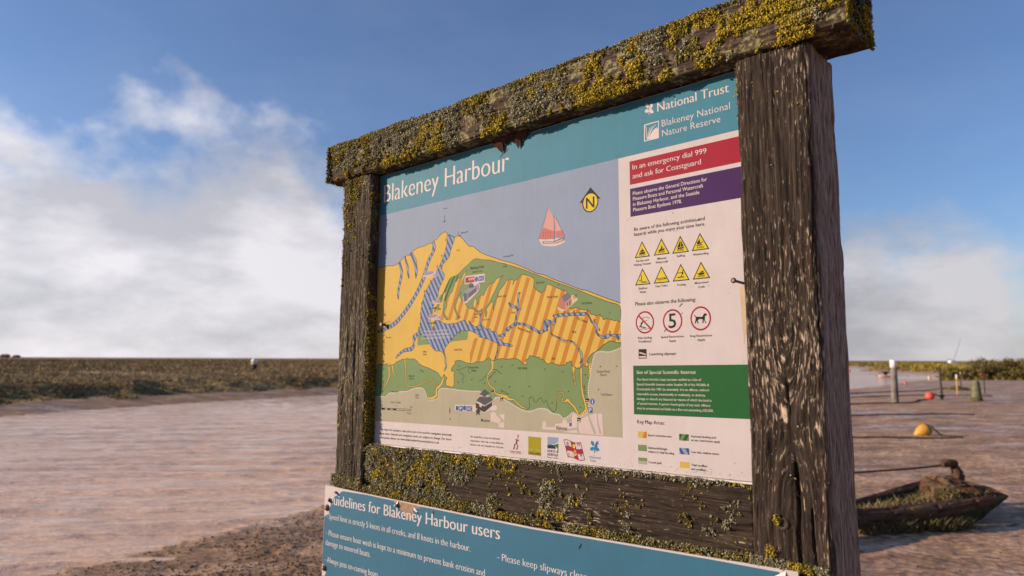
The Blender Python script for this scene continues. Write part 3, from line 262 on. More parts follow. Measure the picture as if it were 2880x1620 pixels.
LINE=[
 ('map_outlines','dark',8,1.5,[(0.0,476.3),(6.4,477.3),(39.6,480.0),(69.7,476.5),(85.7,478.3),(98.0,482.2),(107.1,486.9),(127.1,499.7),(133.6,499.8),(136.0,502.9),(142.5,503.5),(150.4,499.6),(155.4,502.4),(162.8,509.7),(165.3,512.3),(180.3,517.3),(195.3,520.5),(212.7,520.9),(232.2,525.2),(243.1,527.1),(250.4,525.4),(259.9,530.8),(271.8,535.8),(279.9,542.2),(291.6,548.8),(302.1,552.0),(309.1,551.7),(314.5,548.2),(319.7,542.6),(345.2,531.9),(352.0,532.6),(358.7,533.3),(367.8,530.8),(383.6,518.9),(392.6,509.0),(407.1,497.3),(419.0,496.0),(427.7,491.3),(440.7,482.0),(453.5,473.5),(480.8,461.9),(511.5,450.9),(531.7,443.4),(569.0,432.2),(607.3,416.5),(650.0,397.2),(673.5,391.4),(698.3,379.9),(729.5,367.4),(758.2,356.0),(789.5,343.9),(802.5,341.5),(831.1,330.0),(862.2,317.9),(900.0,303.7)],1),
 ('map_outlines','dark',8,1.4,[(0.0,157.9),(8.3,159.0),(9.6,170.4),(15.0,173.3),(26.0,173.7),(35.1,172.0),(42.5,168.3),(48.3,174.1),(54.0,175.4),(59.3,169.9),(71.0,169.4),(79.8,170.9),(90.3,171.9),(100.5,178.4),(117.6,183.7),(131.1,187.3),(143.1,185.5),(151.4,189.8),(164.9,186.3),(174.9,187.9),(188.2,184.9),(198.2,179.3),(201.7,173.9),(221.4,166.2),(247.1,159.7),(269.3,152.2),(285.0,146.9),(292.8,140.7),(302.3,130.3),(309.7,138.6),(312.6,141.7),(318.8,134.5),(325.5,132.4),(322.0,127.3),(319.3,116.0),(322.4,109.9),(334.5,108.0),(346.4,105.7),(352.2,110.2),(353.3,126.4),(351.5,140.6),(354.3,149.8),(342.4,150.8),(340.8,154.9),(345.1,161.1),(356.7,171.2),(355.2,176.3),(359.5,179.3),(372.7,180.1),(385.8,177.9),(397.4,173.7),(423.0,170.4),(436.9,175.2),(448.0,174.5),(464.5,175.9),(472.7,179.7),(483.5,184.4),(488.9,184.3),(494.3,179.4),(505.0,177.3),(512.9,180.1),(531.3,182.7),(546.9,180.5),(567.4,181.7),(585.6,180.9),(596.9,175.4),(603.6,169.4),(611.4,165.6),(618.0,167.6),(619.1,171.7),(612.5,176.8),(623.5,181.7),(626.8,188.3),(638.8,186.4),(649.6,184.6),(660.3,183.6),(661.4,179.4),(670.9,178.5),(679.4,171.0),(684.6,166.8),(698.2,169.5),(714.7,164.9),(726.9,163.7),(741.0,164.6),(743.1,169.4),(751.1,170.1),(755.1,173.6),(759.0,171.6),(760.9,162.1),(774.6,155.6),(780.5,157.2),(783.4,154.0),(793.1,164.1),(799.8,160.1),(807.4,160.1),(811.3,167.8),(804.7,169.4),(809.6,180.3),(819.2,189.4),(832.4,195.4),(841.8,201.3),(851.2,208.8),(862.3,214.6),(869.7,217.9),(878.7,216.4),(889.5,213.0),(900.0,213.2)],1),
 ('map_outlines','dark',8,1.3,[(621.5,54.0),(628.0,60.8),(625.8,78.8),(630.2,83.8),(637.8,85.6),(641.0,75.9),(650.6,72.0),(653.8,77.8),(664.5,83.7),(669.7,76.5),(673.9,71.0),(682.3,79.3),(687.5,62.5),(703.9,51.0),(712.1,56.9),(714.2,74.4)],1),
 ('map_outlines','dark',8,1.3,[(360.0,154.8),(373.2,153.8),(391.9,159.7),(409.0,162.2),(408.7,148.6),(417.8,144.6)],1),
 ('map_outlines','dark',8,1.3,[(374.7,152.7),(377.7,144.6),(390.8,140.6),(392.4,134.6),(385.3,126.5),(391.2,118.6)],1),
 ('map_outlines','dark',8,1.3,[(450.2,124.8),(462.5,126.9),(471.9,134.7),(481.3,140.5)],1),
 ('map_outlines','dark',8,1.2,[(5.6,77.5),(19.4,80.0),(29.7,91.4),(25.1,113.8)],1),
 ('map_outlines','dark',8,1.6,[(502.6,154.1),(513.2,154.0),(521.1,148.2),(531.6,142.4)],1),
 ('map_marsh_marks','ink',9,1.1,[(527.9,160.2),(534.5,161.2)],0),
 ('map_marsh_marks','ink',9,1.6,[(530.9,163.3),(531.6,160.9)],0),
 ('map_marsh_marks','ink',9,1.1,[(566.1,163.8),(572.5,164.8)],0),
 ('map_marsh_marks','ink',9,1.6,[(569.1,166.9),(569.8,164.5)],0),
 ('map_marsh_marks','ink',9,1.1,[(674.3,153.4),(680.2,154.3)],0),
 ('map_marsh_marks','ink',9,1.6,[(677.0,156.3),(677.7,154.0)],0),
 ('map_marsh_marks','ink',9,1.1,[(728.6,147.0),(734.3,147.9)],0),
 ('map_marsh_marks','ink',9,1.6,[(731.3,149.9),(731.9,147.6)],0),
 ('map_marsh_marks','ink',9,1.1,[(507.5,121.4),(514.1,122.4)],0),
 ('map_marsh_marks','ink',9,1.6,[(510.5,124.5),(511.2,122.1)],0),
 ('map_marsh_marks','ink',9,1.1,[(556.7,108.1),(563.1,109.2)],0),
 ('map_marsh_marks','ink',9,1.6,[(559.6,111.2),(560.3,108.8)],0),
 ('map_marsh_marks','ink',9,1.1,[(622.7,110.0),(628.8,111.0)],0),
 ('map_marsh_marks','ink',9,1.6,[(625.6,113.0),(626.2,110.7)],0),
 ('map_marsh_marks','ink',9,1.1,[(600.8,85.2),(607.0,86.3)],0),
 ('map_marsh_marks','ink',9,1.6,[(603.6,88.3),(604.3,86.0)],0),
 ('map_marsh_marks','ink',9,1.1,[(746.8,99.4),(752.3,100.5)],0),
 ('map_marsh_marks','ink',9,1.6,[(749.4,102.3),(749.9,100.1)],0),
 ('map_marsh_marks','ink',9,1.1,[(697.0,71.1),(702.8,72.2)],0),
 ('map_marsh_marks','ink',9,1.6,[(699.7,74.0),(700.3,71.8)],0),
 ('map_marsh_marks','ink',9,1.1,[(781.7,62.1),(787.1,63.2)],0),
 ('map_marsh_marks','ink',9,1.6,[(784.2,65.0),(784.8,62.9)],0),
 ('map_marsh_marks','ink',9,1.1,[(796.9,139.4),(802.3,140.4)],0),
 ('map_marsh_marks','ink',9,1.6,[(799.4,142.2),(800.0,140.1)],0),
 ('map_marsh_marks','ink',9,1.1,[(840.5,158.1),(845.7,159.0)],0),
 ('map_marsh_marks','ink',9,1.6,[(842.9,160.9),(843.5,158.7)],0),
 ('map_marsh_marks','ink',9,1.1,[(885.1,158.5),(890.1,159.4)],0),
 ('map_marsh_marks','ink',9,1.6,[(887.5,161.2),(888.0,159.1)],0),
 ('map_marsh_marks','ink',9,1.1,[(834.2,105.0),(839.4,106.0)],0),
 ('map_marsh_marks','ink',9,1.6,[(836.6,107.8),(837.2,105.7)],0),
 ('map_marsh_marks','ink',9,1.1,[(367.5,163.3),(375.6,164.5)],0),
 ('map_marsh_marks','ink',9,1.6,[(371.2,166.9),(372.1,164.1)],0),
 ('map_marsh_marks','ink',9,1.1,[(418.4,126.1),(426.2,127.3)],0),
 ('map_marsh_marks','ink',9,1.6,[(422.0,129.7),(422.9,126.9)],0),
 ('map_marsh_marks','ink',9,1.1,[(365.5,119.2),(373.6,120.4)],0),
 ('map_marsh_marks','ink',9,1.6,[(369.2,122.8),(370.1,120.0)],0),
 ('map_marsh_marks','ink',9,1.1,[(467.0,117.1),(474.6,118.3)],0),
 ('map_marsh_marks','ink',9,1.6,[(470.5,120.7),(471.3,117.9)],0),
 ('map_marsh_marks','ink',9,1.1,[(527.8,160.1),(535.1,161.2)],0),
 ('map_marsh_marks','ink',9,1.6,[(531.2,163.5),(532.0,160.8)],0),
 ('map_marsh_marks','ink',9,1.1,[(507.2,121.3),(514.5,122.5)],0),
 ('map_marsh_marks','ink',9,1.6,[(510.6,124.8),(511.4,122.1)],0),
 ('map_marsh_marks','ink',9,1.1,[(555.4,107.8),(562.5,109.0)],0),
 ('map_marsh_marks','ink',9,1.6,[(558.7,111.2),(559.4,108.6)],0),
 ('map_marsh_marks','ink',9,1.1,[(868.7,283.4),(872.9,283.9)],0),
 ('map_marsh_marks','ink',9,1.6,[(870.7,285.6),(871.1,283.8)],0),
 ('map_marsh_marks','ink',9,1.1,[(718.4,361.0),(723.2,361.5)],0),
 ('map_marsh_marks','ink',9,1.6,[(720.7,363.3),(721.2,361.4)],0),
 ('map_channel_marks','ink',10,1.4,[(310.9,522.9),(311.0,521.0)],0),
 ('map_channel_marks','ink',10,1.4,[(294.8,477.7),(294.8,475.8)],0),
 ('map_channel_marks','ink',10,1.4,[(276.5,448.0),(276.5,446.0)],0),
 ('map_channel_marks','ink',10,1.4,[(248.5,408.3),(248.6,406.3)],0),
 ('map_channel_marks','ink',10,1.4,[(222.0,379.3),(222.1,377.4)],0),
 ('map_channel_marks','ink',10,1.4,[(210.9,343.6),(210.9,341.6)],0),
 ('map_channel_marks','ink',10,1.4,[(207.4,314.3),(207.5,312.3)],0),
 ('map_channel_marks','ink',10,1.4,[(205.9,284.2),(206.0,282.2)],0),
 ('map_channel_marks','ink',10,1.4,[(210.1,252.3),(210.2,250.3)],0),
 ('map_channel_marks','ink',10,1.4,[(373.4,251.7),(373.5,249.8)],0),
 ('map_channel_marks','ink',10,1.4,[(338.2,235.9),(338.3,234.1)],0),
 ('map_channel_marks','ink',10,1.4,[(269.4,235.0),(269.4,233.1)],0),
 ('map_channel_marks','ink',10,1.4,[(300.0,217.6),(300.1,215.7)],0),
 ('map_channel_marks','ink',10,1.4,[(518.8,219.8),(518.8,218.1)],0),
 ('map_channel_marks','ink',10,1.4,[(556.7,250.4),(556.7,248.7)],0),
 ('map_channel_marks','ink',10,1.4,[(582.4,265.1),(582.4,263.4)],0),
 ('map_channel_marks','ink',10,1.4,[(606.8,263.3),(606.8,261.6)],0),
 ('map_channel_marks','ink',10,1.4,[(632.7,252.3),(632.7,250.6)],0),
 ('map_channel_marks','ink',10,1.4,[(660.7,240.0),(660.7,238.3)],0),
 ('map_channel_marks','ink',10,1.4,[(685.6,245.9),(685.6,244.3)],0),
 ('map_channel_marks','ink',10,1.4,[(700.4,234.4),(700.4,232.7)],0),
 ('map_channel_marks','ink',10,1.4,[(723.5,224.1),(723.5,222.4)],0),
 ('map_channel_marks','ink',10,1.4,[(757.9,215.6),(757.9,214.0)],0),
 ('map_channel_marks','ink',10,1.4,[(780.9,197.1),(780.8,195.5)],0),
 ('map_channel_marks','ink',10,1.4,[(784.8,164.7),(784.8,163.2)],0),
 ('map_outlines','dark',9,1.6,[(304.6,603.5),(303.9,589.4),(302.1,581.9)],0),
 ('map_outlines','dark',9,2.6,[(299.0,583.1),(307.1,583.3)],0),
 ('map_outlines','dark',9,1.5,[(361.2,546.6),(361.4,535.3)],0),
 ('map_outlines','dark',9,2.5,[(364.4,533.8),(372.2,533.4)],0),
 ('sailing_boat_drawing','ink',4,1.2,[(707.0,539.8),(708.6,471.0)],0),
 ('sailing_boat_drawing','ink',4,0.8,[(688.7,563.3),(657.5,485.2),(706.8,479.7)],0),
 ('sailing_boat_drawing','ink',4,0.8,[(712.7,534.4),(741.2,481.2)],0),
 ('sailing_boat_drawing','rdark',4,1.2,[(672.3,495.6),(673.9,501.6)],0),
 ('sailing_boat_drawing','rdark',4,1.0,[(672.3,487.9),(674.3,493.2)],0),
 ('sailing_boat_drawing','rdark',4,1.2,[(680.1,494.6),(681.6,500.5)],0),
 ('sailing_boat_drawing','rdark',4,1.0,[(680.0,486.9),(682.0,492.2)],0),
 ('sailing_boat_drawing','rdark',4,1.2,[(687.8,493.5),(689.3,499.5)],0),
 ('sailing_boat_drawing','rdark',4,1.0,[(687.7,485.9),(689.7,491.1)],0),
 ('sailing_boat_drawing','rdark',4,1.2,[(695.4,492.5),(697.0,498.4)],0),
 ('sailing_boat_drawing','rdark',4,1.0,[(695.4,484.9),(697.3,490.1)],0),
 ('oak_leaf_emblem.1','white',2,1.8,[(985.0,733.7),(985.5,742.4),(986.4,750.3)],1),
 ('oak_leaf_emblem','ntblue',2,3.5200000000000005,[(823.6,-38.5),(824.1,-29.6),(825.0,-21.3)],1),
 ('reserve_emblem','white',4,1.5,[(978.3,675.6),(977.8,691.7),(976.1,708.1)],1),
 ('reserve_emblem','white',4,1.5,[(979.1,675.4),(982.7,690.5),(987.0,703.0)],1),
 ('reserve_emblem','white',4,1.5,[(980.4,675.8),(986.7,692.0),(993.7,705.0)],1),
 ('reserve_emblem','white',4,1.5,[(981.5,676.1),(990.8,695.9),(1002.3,705.9)],1),
 ('reserve_emblem','white',4,1.5,[(982.3,675.9),(993.4,691.6),(1004.8,698.7)],1),
 ('association_emblem','dgrey',2,6,[(585.6,-23.3),(583.9,-35.8)],0),
 ('association_emblem','red',2,2,[(581.0,-22.2),(593.1,-25.6)],0),
 ('association_emblem','red',2,1.5,[(584.7,-23.4),(588.8,-17.0),(591.2,-24.4)],0),
 ('lifeboat_flag_emblem','yellow',7,2.2,[(767.3,-35.6),(768.3,-48.2)],0),
 ('lifeboat_flag_emblem','yellow',7,2,[(764.0,-42.2),(765.5,-47.2),(768.7,-48.8),(771.5,-46.7),(772.8,-42.8)],1),
 ('lifeboat_flag_emblem','yellow',7,2,[(764.0,-38.6),(771.2,-39.1)],0),
]
TEXT=[
 ('title_lettering', 'white', 'Blakeney Harbour', 19.4, 685.9, 533.0, 58.1, 'opt'),
 ('trust_lettering', 'white', 'National Trust', 1007.3, 734.7, 170.4, 20.7, 'optb'),
 ('reserve_lettering', 'white', 'Blakeney National', 1017.1, 696.9, 161.8, 15.3, 'n'),
 ('reserve_lettering', 'white', 'Nature Reserve', 1017.5, 673.6, 139.3, 14.9, 'n'),
 ('emergency_lettering', 'white', 'In an emergency dial 999', 939.1, 612.2, 183.2, 12.0, 'optb'),
 ('emergency_lettering', 'white', 'and ask for Coastguard', 938.7, 590.6, 170.2, 12.0, 'optb'),
 ('directions_lettering', 'white', 'Please observe the General Directions for', 938.2, 551.5, 183.6, 8.0, 'm'),
 ('directions_lettering', 'white', 'Pleasure Boats and Personal Watercraft', 938.2, 538.8, 174.4, 8.0, 'm'),
 ('directions_lettering', 'white', 'in Blakeney Harbour, and the Seaside', 938.2, 525.9, 165.2, 8.0, 'm'),
 ('directions_lettering', 'white', 'Pleasure Boat Byelaws 1978.', 938.5, 513.0, 122.7, 7.9, 'm'),
 ('hazard_lettering', 'ink', 'Be aware of the following activities and', 939.7, 467.2, 174.1, 7.7, 'm'),
 ('hazard_lettering', 'ink', 'hazards while you enjoy your time here.', 939.5, 455.2, 174.5, 7.7, 'm'),
 ('hazard_lettering', 'ink', 'Please also observe the following:', 939.3, 295.0, 148.6, 8.0, 'm'),
 ('hazard_lettering', 'ink', 'Ferries and', 943.6, 394.2, 32.6, 4.8, 'b'),
 ('hazard_lettering', 'ink', 'Fishing Vessels', 938.0, 385.8, 43.8, 4.7, 'b'),
 ('hazard_lettering', 'ink', 'Manual', 998.1, 393.9, 21.6, 4.7, 'b'),
 ('hazard_lettering', 'ink', 'Watercraft', 993.0, 385.6, 31.5, 4.7, 'b'),
 ('hazard_lettering', 'ink', 'Sailing', 1045.3, 394.4, 20.0, 4.6, 'b'),
 ('hazard_lettering', 'ink', 'Windsurfing', 1083.9, 393.0, 35.9, 4.5, 'b'),
 ('hazard_lettering', 'ink', 'Shallow', 948.4, 330.9, 22.7, 4.7, 'b'),
 ('hazard_lettering', 'ink', 'Water', 950.9, 322.5, 17.6, 4.7, 'b'),
 ('hazard_lettering', 'ink', 'Fast Tides', 992.4, 332.4, 29.4, 4.6, 'b'),
 ('hazard_lettering', 'ink', 'Towing', 1044.5, 331.0, 20.6, 4.5, 'b'),
 ('hazard_lettering', 'ink', 'Motorised', 1086.5, 331.5, 30.5, 4.4, 'b'),
 ('hazard_lettering', 'ink', 'Craft', 1094.0, 322.4, 15.1, 4.4, 'b'),
 ('hazard_lettering', 'ink', 'Kite Surfing', 945.0, 219.6, 34.9, 4.6, 'b'),
 ('hazard_lettering', 'ink', 'Prohibited', 946.6, 211.5, 31.3, 4.6, 'b'),
 ('hazard_lettering', 'ink', 'Speed Restrictions', 1002.4, 219.7, 55.4, 4.5, 'b'),
 ('hazard_lettering', 'ink', 'Apply', 1021.7, 210.8, 17.1, 4.4, 'b'),
 ('hazard_lettering', 'ink', 'Dog Restrictions', 1072.2, 219.4, 49.7, 4.4, 'b'),
 ('hazard_lettering', 'ink', 'Apply', 1088.7, 210.8, 17.1, 4.4, 'b'),
 ('hazard_lettering', 'ink', 'Launching slipways', 973.0, 182.7, 64.8, 5.7, 'b'),
 ('interest_lettering', 'white', 'Site of Special Scientific Interest', 939.5, 141.9, 143.5, 7.5, 'optb'),
 ('interest_lettering', 'white', 'The North Norfolk Coast has been notified as a Site of', 939.7, 127.3, 154.8, 4.9, 'm'),
 ('interest_lettering', 'white', 'Special Scientific Interest under Section 28 of the Wildlife &', 939.2, 116.7, 172.7, 4.9, 'm'),
 ('interest_lettering', 'white', 'Countryside Act 1981 (as amended). It is an offence, without', 939.2, 106.2, 172.4, 4.9, 'm'),
 ('interest_lettering', 'white', 'reasonable excuse, intentionally or recklessly, to destroy,', 939.2, 95.5, 164.2, 4.9, 'm'),
 ('interest_lettering', 'white', 'damage or disturb any features by reason of which the land is', 939.2, 85.0, 176.6, 4.9, 'm'),
 ('interest_lettering', 'white', 'of special interest. A person found guilty of any such offence', 939.4, 74.8, 173.5, 4.8, 'm'),
 ('interest_lettering', 'white', 'may be prosecuted and liable to a fine not exceeding £20,000.', 939.5, 64.3, 179.9, 4.9, 'm'),
 ('key_lettering', 'ink', 'Key Map Areas:', 939.2, 33.3, 67.3, 7.9, 'optb'),
 ('key_lettering', 'ink', 'Speed restriction area', 964.9, 7.3, 57.4, 4.5, 'b'),
 ('key_lettering', 'ink', 'Seasonal landing and', 1067.6, 10.7, 55.2, 4.3, 'b'),
 ('key_lettering', 'ink', 'access restrictions apply', 1067.6, 2.9, 64.1, 4.3, 'b'),
 ('key_lettering', 'ink', 'Saltmarsh/shingle -', 964.7, -19.8, 51.0, 4.6, 'b'),
 ('key_lettering', 'ink', 'subject to tidal flooding', 965.0, -27.8, 62.6, 4.5, 'b'),
 ('key_lettering', 'ink', 'Low tide, shallow water', 1067.4, -21.5, 61.5, 4.3, 'b'),
 ('key_lettering', 'ink', 'Coastal path', 964.9, -50.2, 32.0, 4.5, 'b'),
 ('key_lettering', 'ink', 'Tidal sandflats', 1066.4, -47.8, 35.7, 4.3, 'b'),
 ('key_lettering', 'ink', 'and mudflats', 1066.1, -55.9, 33.2, 4.3, 'b'),
 ('footer_lettering', 'ink', 'This map is for guidance only and is not to be used for navigation purposes.', 30.8, -27.0, 317.1, 6.2, 'b'),
 ('footer_lettering', 'ink', 'Deep water channels and navigation marks are subject to change. For more', 30.3, -39.4, 316.4, 6.2, 'b'),
 ('footer_lettering', 'ink', 'information please see www.blakeneyharbourassociation.co.uk', 30.9, -51.3, 266.1, 6.2, 'b'),
 ('footer_lettering', 'ink', 'We would like to thank the following', 419.6, -26.9, 107.1, 5.1, 'n'),
 ('footer_lettering', 'ink', 'organisations who help to keep Blakeney', 419.2, -37.4, 120.4, 5.1, 'n'),
 ('footer_lettering', 'ink', 'Harbour safe and enjoyable for everyone', 419.1, -47.7, 120.6, 5.1, 'n'),
 ('map_lettering', 'ink', 'Blakeney Point', 411.9, 430.8, 53.1, 7.5, 'b'),
 ('map_lettering', 'ink', '(National Trust)', 419.6, 420.4, 37.8, 5, 'n'),
 ('map_lettering', 'ink', 'Sand', 356.3, 489.8, 11.9, 4.5, 'n'),
 ('map_lettering', 'ink', 'Dunes', 534.7, 424.3, 14.9, 5, 'n'),
 ('map_lettering', 'ink', 'The Hood', 648.5, 369.6, 26.4, 6, 'n'),
 ('map_lettering', 'ink', 'North Side', 516.5, 344.4, 30.3, 6, 'n'),
 ('map_lettering', 'ink', 'Watch House', 683.7, 330.2, 35.2, 6, 'n'),
 ('map_lettering', 'ink', 'The Marrams', 790.0, 307.5, 31.0, 6, 'n'),
 ('map_lettering', 'ink', 'Mud', 565.6, 298.7, 11.1, 5.5, 'n'),
 ('map_lettering', 'ink', 'Mud', 761.9, 240.1, 10.7, 6, 'n'),
 ('map_lettering', 'ink', 'Cley Channel', 774.4, 274.0, 32.5, 6, 'n', -20.7),
 ('map_lettering', 'ink', 'Blakeney Channel', 586.6, 258.2, 43.1, 6, 'n', -17.1),
 ('map_lettering', 'ink', 'Moorings', 431.4, 260.3, 24.1, 5, 'n'),
 ('map_lettering', 'ink', "Pin's Point", 461.3, 285.7, 24.7, 5, 'n'),
 ('map_lettering', 'ink', 'Landing', 430.7, 302.9, 18.9, 5, 'n'),
 ('map_lettering', 'ink', 'Point', 429.8, 294.6, 12.6, 5, 'n'),
 ('map_lettering', 'ink', 'West Sand', 46.9, 252.3, 24.2, 5, 'n'),
 ('map_lettering', 'ink', 'Cabbage Creek', 30.4, 297.5, 36.2, 4.5, 'n', 6.8),
 ('map_lettering', 'ink', 'South Side', 351.6, 207.1, 31.5, 6, 'n'),
 ('map_lettering', 'ink', 'Stiffkey', 220.6, 204.7, 16.9, 5, 'n'),
 ('map_lettering', 'ink', 'Freshes', 220.9, 197.1, 16.4, 5, 'n'),
 ('map_lettering', 'ink', 'High Saltings', 588.2, 154.7, 31.4, 6, 'n'),
 ('map_lettering', 'ink', 'Drained Marsh', 832.7, 144.8, 35.4, 6, 'n'),
 ('map_lettering', 'ink', 'Pasture', 841.5, 137.1, 17.8, 6, 'n'),
 ('map_lettering', 'ink', 'Fresh Pasture', 843.4, 92.3, 31.5, 6, 'n'),
 ('map_lettering', 'ink', 'Mud', 698.6, 176.8, 11.2, 6, 'n'),
 ('map_lettering', 'ink', 'Old Creek', 760.4, 145.5, 25.3, 5, 'n', -75.1),
 ('map_lettering', 'ink', 'New Cut', 793.2, 115.8, 22.8, 5, 'n', -79.9),
 ('map_lettering', 'ink', 'Agar Creek', 528.7, 98.0, 28.9, 5, 'n', -18.7),
 ('map_lettering', 'ink', 'Freshes Creek', 485.5, 127.0, 33.9, 5, 'n', 38.8),
 ('map_lettering', 'ink', 'Morston Meals', 411.9, 157.4, 35.0, 6, 'n'),
 ('map_lettering', 'ink', 'Saltings', 420.5, 149.3, 18.2, 6, 'n'),
 ('map_lettering', 'ink', 'Stiffkey Salt', 159.4, 134.3, 26.6, 5, 'n'),
 ('map_lettering', 'ink', 'Marshes', 163.7, 126.7, 19.2, 5, 'n'),
 ('map_lettering', 'ink', 'Stiffkey Greens', 79.8, 87.5, 33.6, 5, 'n'),
 ('map_lettering', 'ink', 'Stiffkey', 191.8, 79.6, 16.9, 5, 'n'),
 ('map_lettering', 'ink', 'Sluice', 192.7, 72.4, 15.5, 5, 'n'),
 ('map_lettering', 'ink', 'Dunes', 210.2, 152.5, 16.8, 5, 'n', -18.8),
 ('map_lettering', 'ink', 'SCALE 1:20 000', 77.3, 55.5, 48.3, 5.5, 'n'),
 ('map_lettering', 'ink', '500', 32.6, 44.5, 10.0, 4.5, 'n'),
 ('map_lettering', 'ink', '0', 104.1, 44.8, 3.1, 4.5, 'n'),
 ('map_lettering', 'ink', '500', 168.3, 44.3, 9.9, 4.5, 'n'),
 ('map_lettering', 'ink', 'Metres', 158.1, 25.6, 18.1, 5, 'n'),
 ('map_lettering', 'ink', 'Morston', 459.4, 16.7, 31.9, 8, 'b'),
 ('map_lettering', 'ink', 'Blakeney', 712.3, 8.8, 33.0, 8.5, 'b'),
 ('map_lettering', 'ink', 'NO LANDING', 244.1, 330.2, 33.3, 5, 'b'),
 ('map_lettering', 'ink', 'NO LANDING', 240.5, 286.7, 35.7, 5, 'b'),
 ('map_lettering', 'white', 'Mussel Lays - no grounding or', 223.2, 263.9, 102.1, 6.5, 'n'),
 ('map_lettering', 'white', 'anchoring. Subject to the Blakeney', 215.0, 253.4, 118.4, 6.5, 'n'),
 ('map_lettering', 'white', 'Harbour Mussel Fishery Order 1966', 214.1, 243.2, 120.7, 6.5, 'n'),
 ('map_lettering', 'ink', 'Fairway', 296.8, 620.5, 16.5, 4, 'n'),
 ('map_lettering', 'ink', 'Blakeney Wk', 373.2, 537.7, 27.8, 4.5, 'n'),
 ('map_lettering', 'ink', 'Coal Smack Wk', 534.6, 451.0, 36.4, 4.5, 'n'),
 ('north_arrow', 'ink', 'N', 806.9, 540.1, 22.8, 27.8, 'optb'),
 ('facility_badge', 'white', '999', 405.5, 399.6, 21.5, 7.5, 'b'),
 ('facility_badge', 'white', 'WC', 445.1, 398.3, 18.8, 6.5, 'b'),
 ('facility_badge.1', 'white', 'P', 378.3, 44.9, 8.0, 8, 'b'),
 ('facility_badge.1', 'white', 'WC', 406.3, 44.8, 16.8, 8, 'b'),
 ('facility_badge.2', 'white', 'P', 810.0, 53.8, 6.6, 9, 'b'),
 ('facility_badge.3', 'white', 'i', 817.7, 73.9, 3.0, 9, 'b'),
 ('speed_sign', 'ink', '5', 1021.6, 240.7, 18.8, 30.6, 'b'),
 ('oak_leaf_emblem', 'ntblue', 'National', 809.4, -51.5, 30.8, 5.0, 'n'),
 ('oak_leaf_emblem', 'ntblue', 'Trust', 809.3, -59.3, 18.2, 5.1, 'n'),
 ('association_emblem', 'ink', 'BLAKENEY HARBOUR', 564.3, -53.9, 34.9, 2.4, 'n'),
 ('association_emblem', 'rsaild', 'ASSOCIATION', 564.0, -58.1, 35.3, 4.2, 'n'),
 ('england_emblem', 'limel', 'NATURAL', 625.0, -47.3, 38.1, 5.8, 'n'),
 ('england_emblem', 'ink', 'ENGLAND', 625.0, -56.1, 39.3, 6.1, 'n'),
 ('norfolk_emblem', 'navy', 'NORTH', 684.8, -46.7, 23.8, 5.8, 'b'),
 ('norfolk_emblem', 'navy', 'NORFOLK', 684.8, -55.0, 33.0, 5.9, 'b'),
 ('norfolk_emblem', 'navy', 'DISTRICT COUNCIL', 684.4, -60.3, 33.9, 2.2, 'b'),
 ('lifeboat_flag_emblem', 'crimson', 'R', 743.4, -27.9, 6.9, 8.8, 'b'),
 ('lifeboat_flag_emblem', 'crimson', 'N', 774.6, -25.9, 7.2, 8.7, 'b'),
 ('lifeboat_flag_emblem', 'crimson', 'L', 748.8, -53.3, 7.0, 8.8, 'b'),
 ('lifeboat_flag_emblem', 'crimson', 'I', 783.1, -49.4, 4.0, 8.6, 'b'),
 ('guideline_lettering', 'white', 'Guidelines for Blakeney Harbour users', -158.1, -260.7, 732.2, 30.9, 'optb'),
 ('guideline_lettering', 'white', '- Speed limit is strictly 5 knots in all creeks, and 8 knots in the harbour.', -160.5, -305.0, 634.1, 16.9, 'opt'),
 ('guideline_lettering', 'white', '- Please ensure boat wash is kept to a minimum to prevent bank erosion and', -158.4, -356.0, 683.3, 16.9, 'opt'),
 ('guideline_lettering', 'white', 'damage to moored boats.', -159.6, -385.5, 226.1, 16.9, 'opt'),
 ('guideline_lettering', 'white', '- Always pass on-coming boats', -160.7, -435.7, 264.9, 16.9, 'opt'),
 ('guideline_lettering', 'white', '- Please keep slipways clear', 567.2, -309.6, 266.6, 16.9, 'opt'),
]
PATH=[(0.0,74.1),(30.5,74.6),(52.1,73.9),(60.7,78.5),(72.8,85.4),(93.8,86.8),(128.0,90.6),(155.0,92.1),(174.7,97.7),(194.3,102.3),(213.7,102.5),(226.7,99.5),(234.9,90.1),(240.0,79.7),(246.6,69.4),(256.1,66.9),(268.5,68.9),(283.9,72.3),(289.9,78.6),(291.0,93.1),(298.4,101.4),(325.6,101.8),(355.3,100.1),(384.5,97.5),(427.0,96.1),(454.7,95.5),(506.1,75.3),(508.6,81.0),(521.7,82.3),(534.8,77.8),(528.8,82.6),(549.8,73.7),(574.9,62.6),(601.8,52.6),(621.5,49.1),(638.9,51.3),(656.0,56.7),(672.9,57.6),(685.4,55.2),(699.8,46.9),(720.2,44.5),(727.2,40.0),(731.2,36.2),(740.2,37.0),(750.1,42.4),(758.0,49.0),(765.9,50.8),(773.6,45.6),(780.3,39.7),(796.7,48.8),(804.3,55.2),(808.2,64.5),(809.3,79.8),(807.7,96.7),(807.8,112.1),(810.9,127.5),(813.9,139.9),(816.9,158.5),(820.9,172.3),(825.7,186.2),(832.4,192.3),(847.3,194.2),(865.6,192.3),(880.2,195.0),(900.0,201.4)]
TRI=[[959.8, 403.8, 40.2, 37.4], [1009.1, 404.1, 40.3, 36.9], [1055.3, 402.9, 40.7, 38.2], [1101.7, 403.3, 40.7, 37.7], [959.8, 340.9, 40.1, 37.9], [1007.4, 341.1, 39.8, 37.5], [1054.7, 341.5, 40.7, 37.6], [1102.0, 341.6, 40.4, 37.1]]
CIR=[[963.0, 256.2, 23.6, 25.3], [1031.7, 255.9, 23.6, 25.7], [1097.5, 257.8, 23.6, 25.7]]

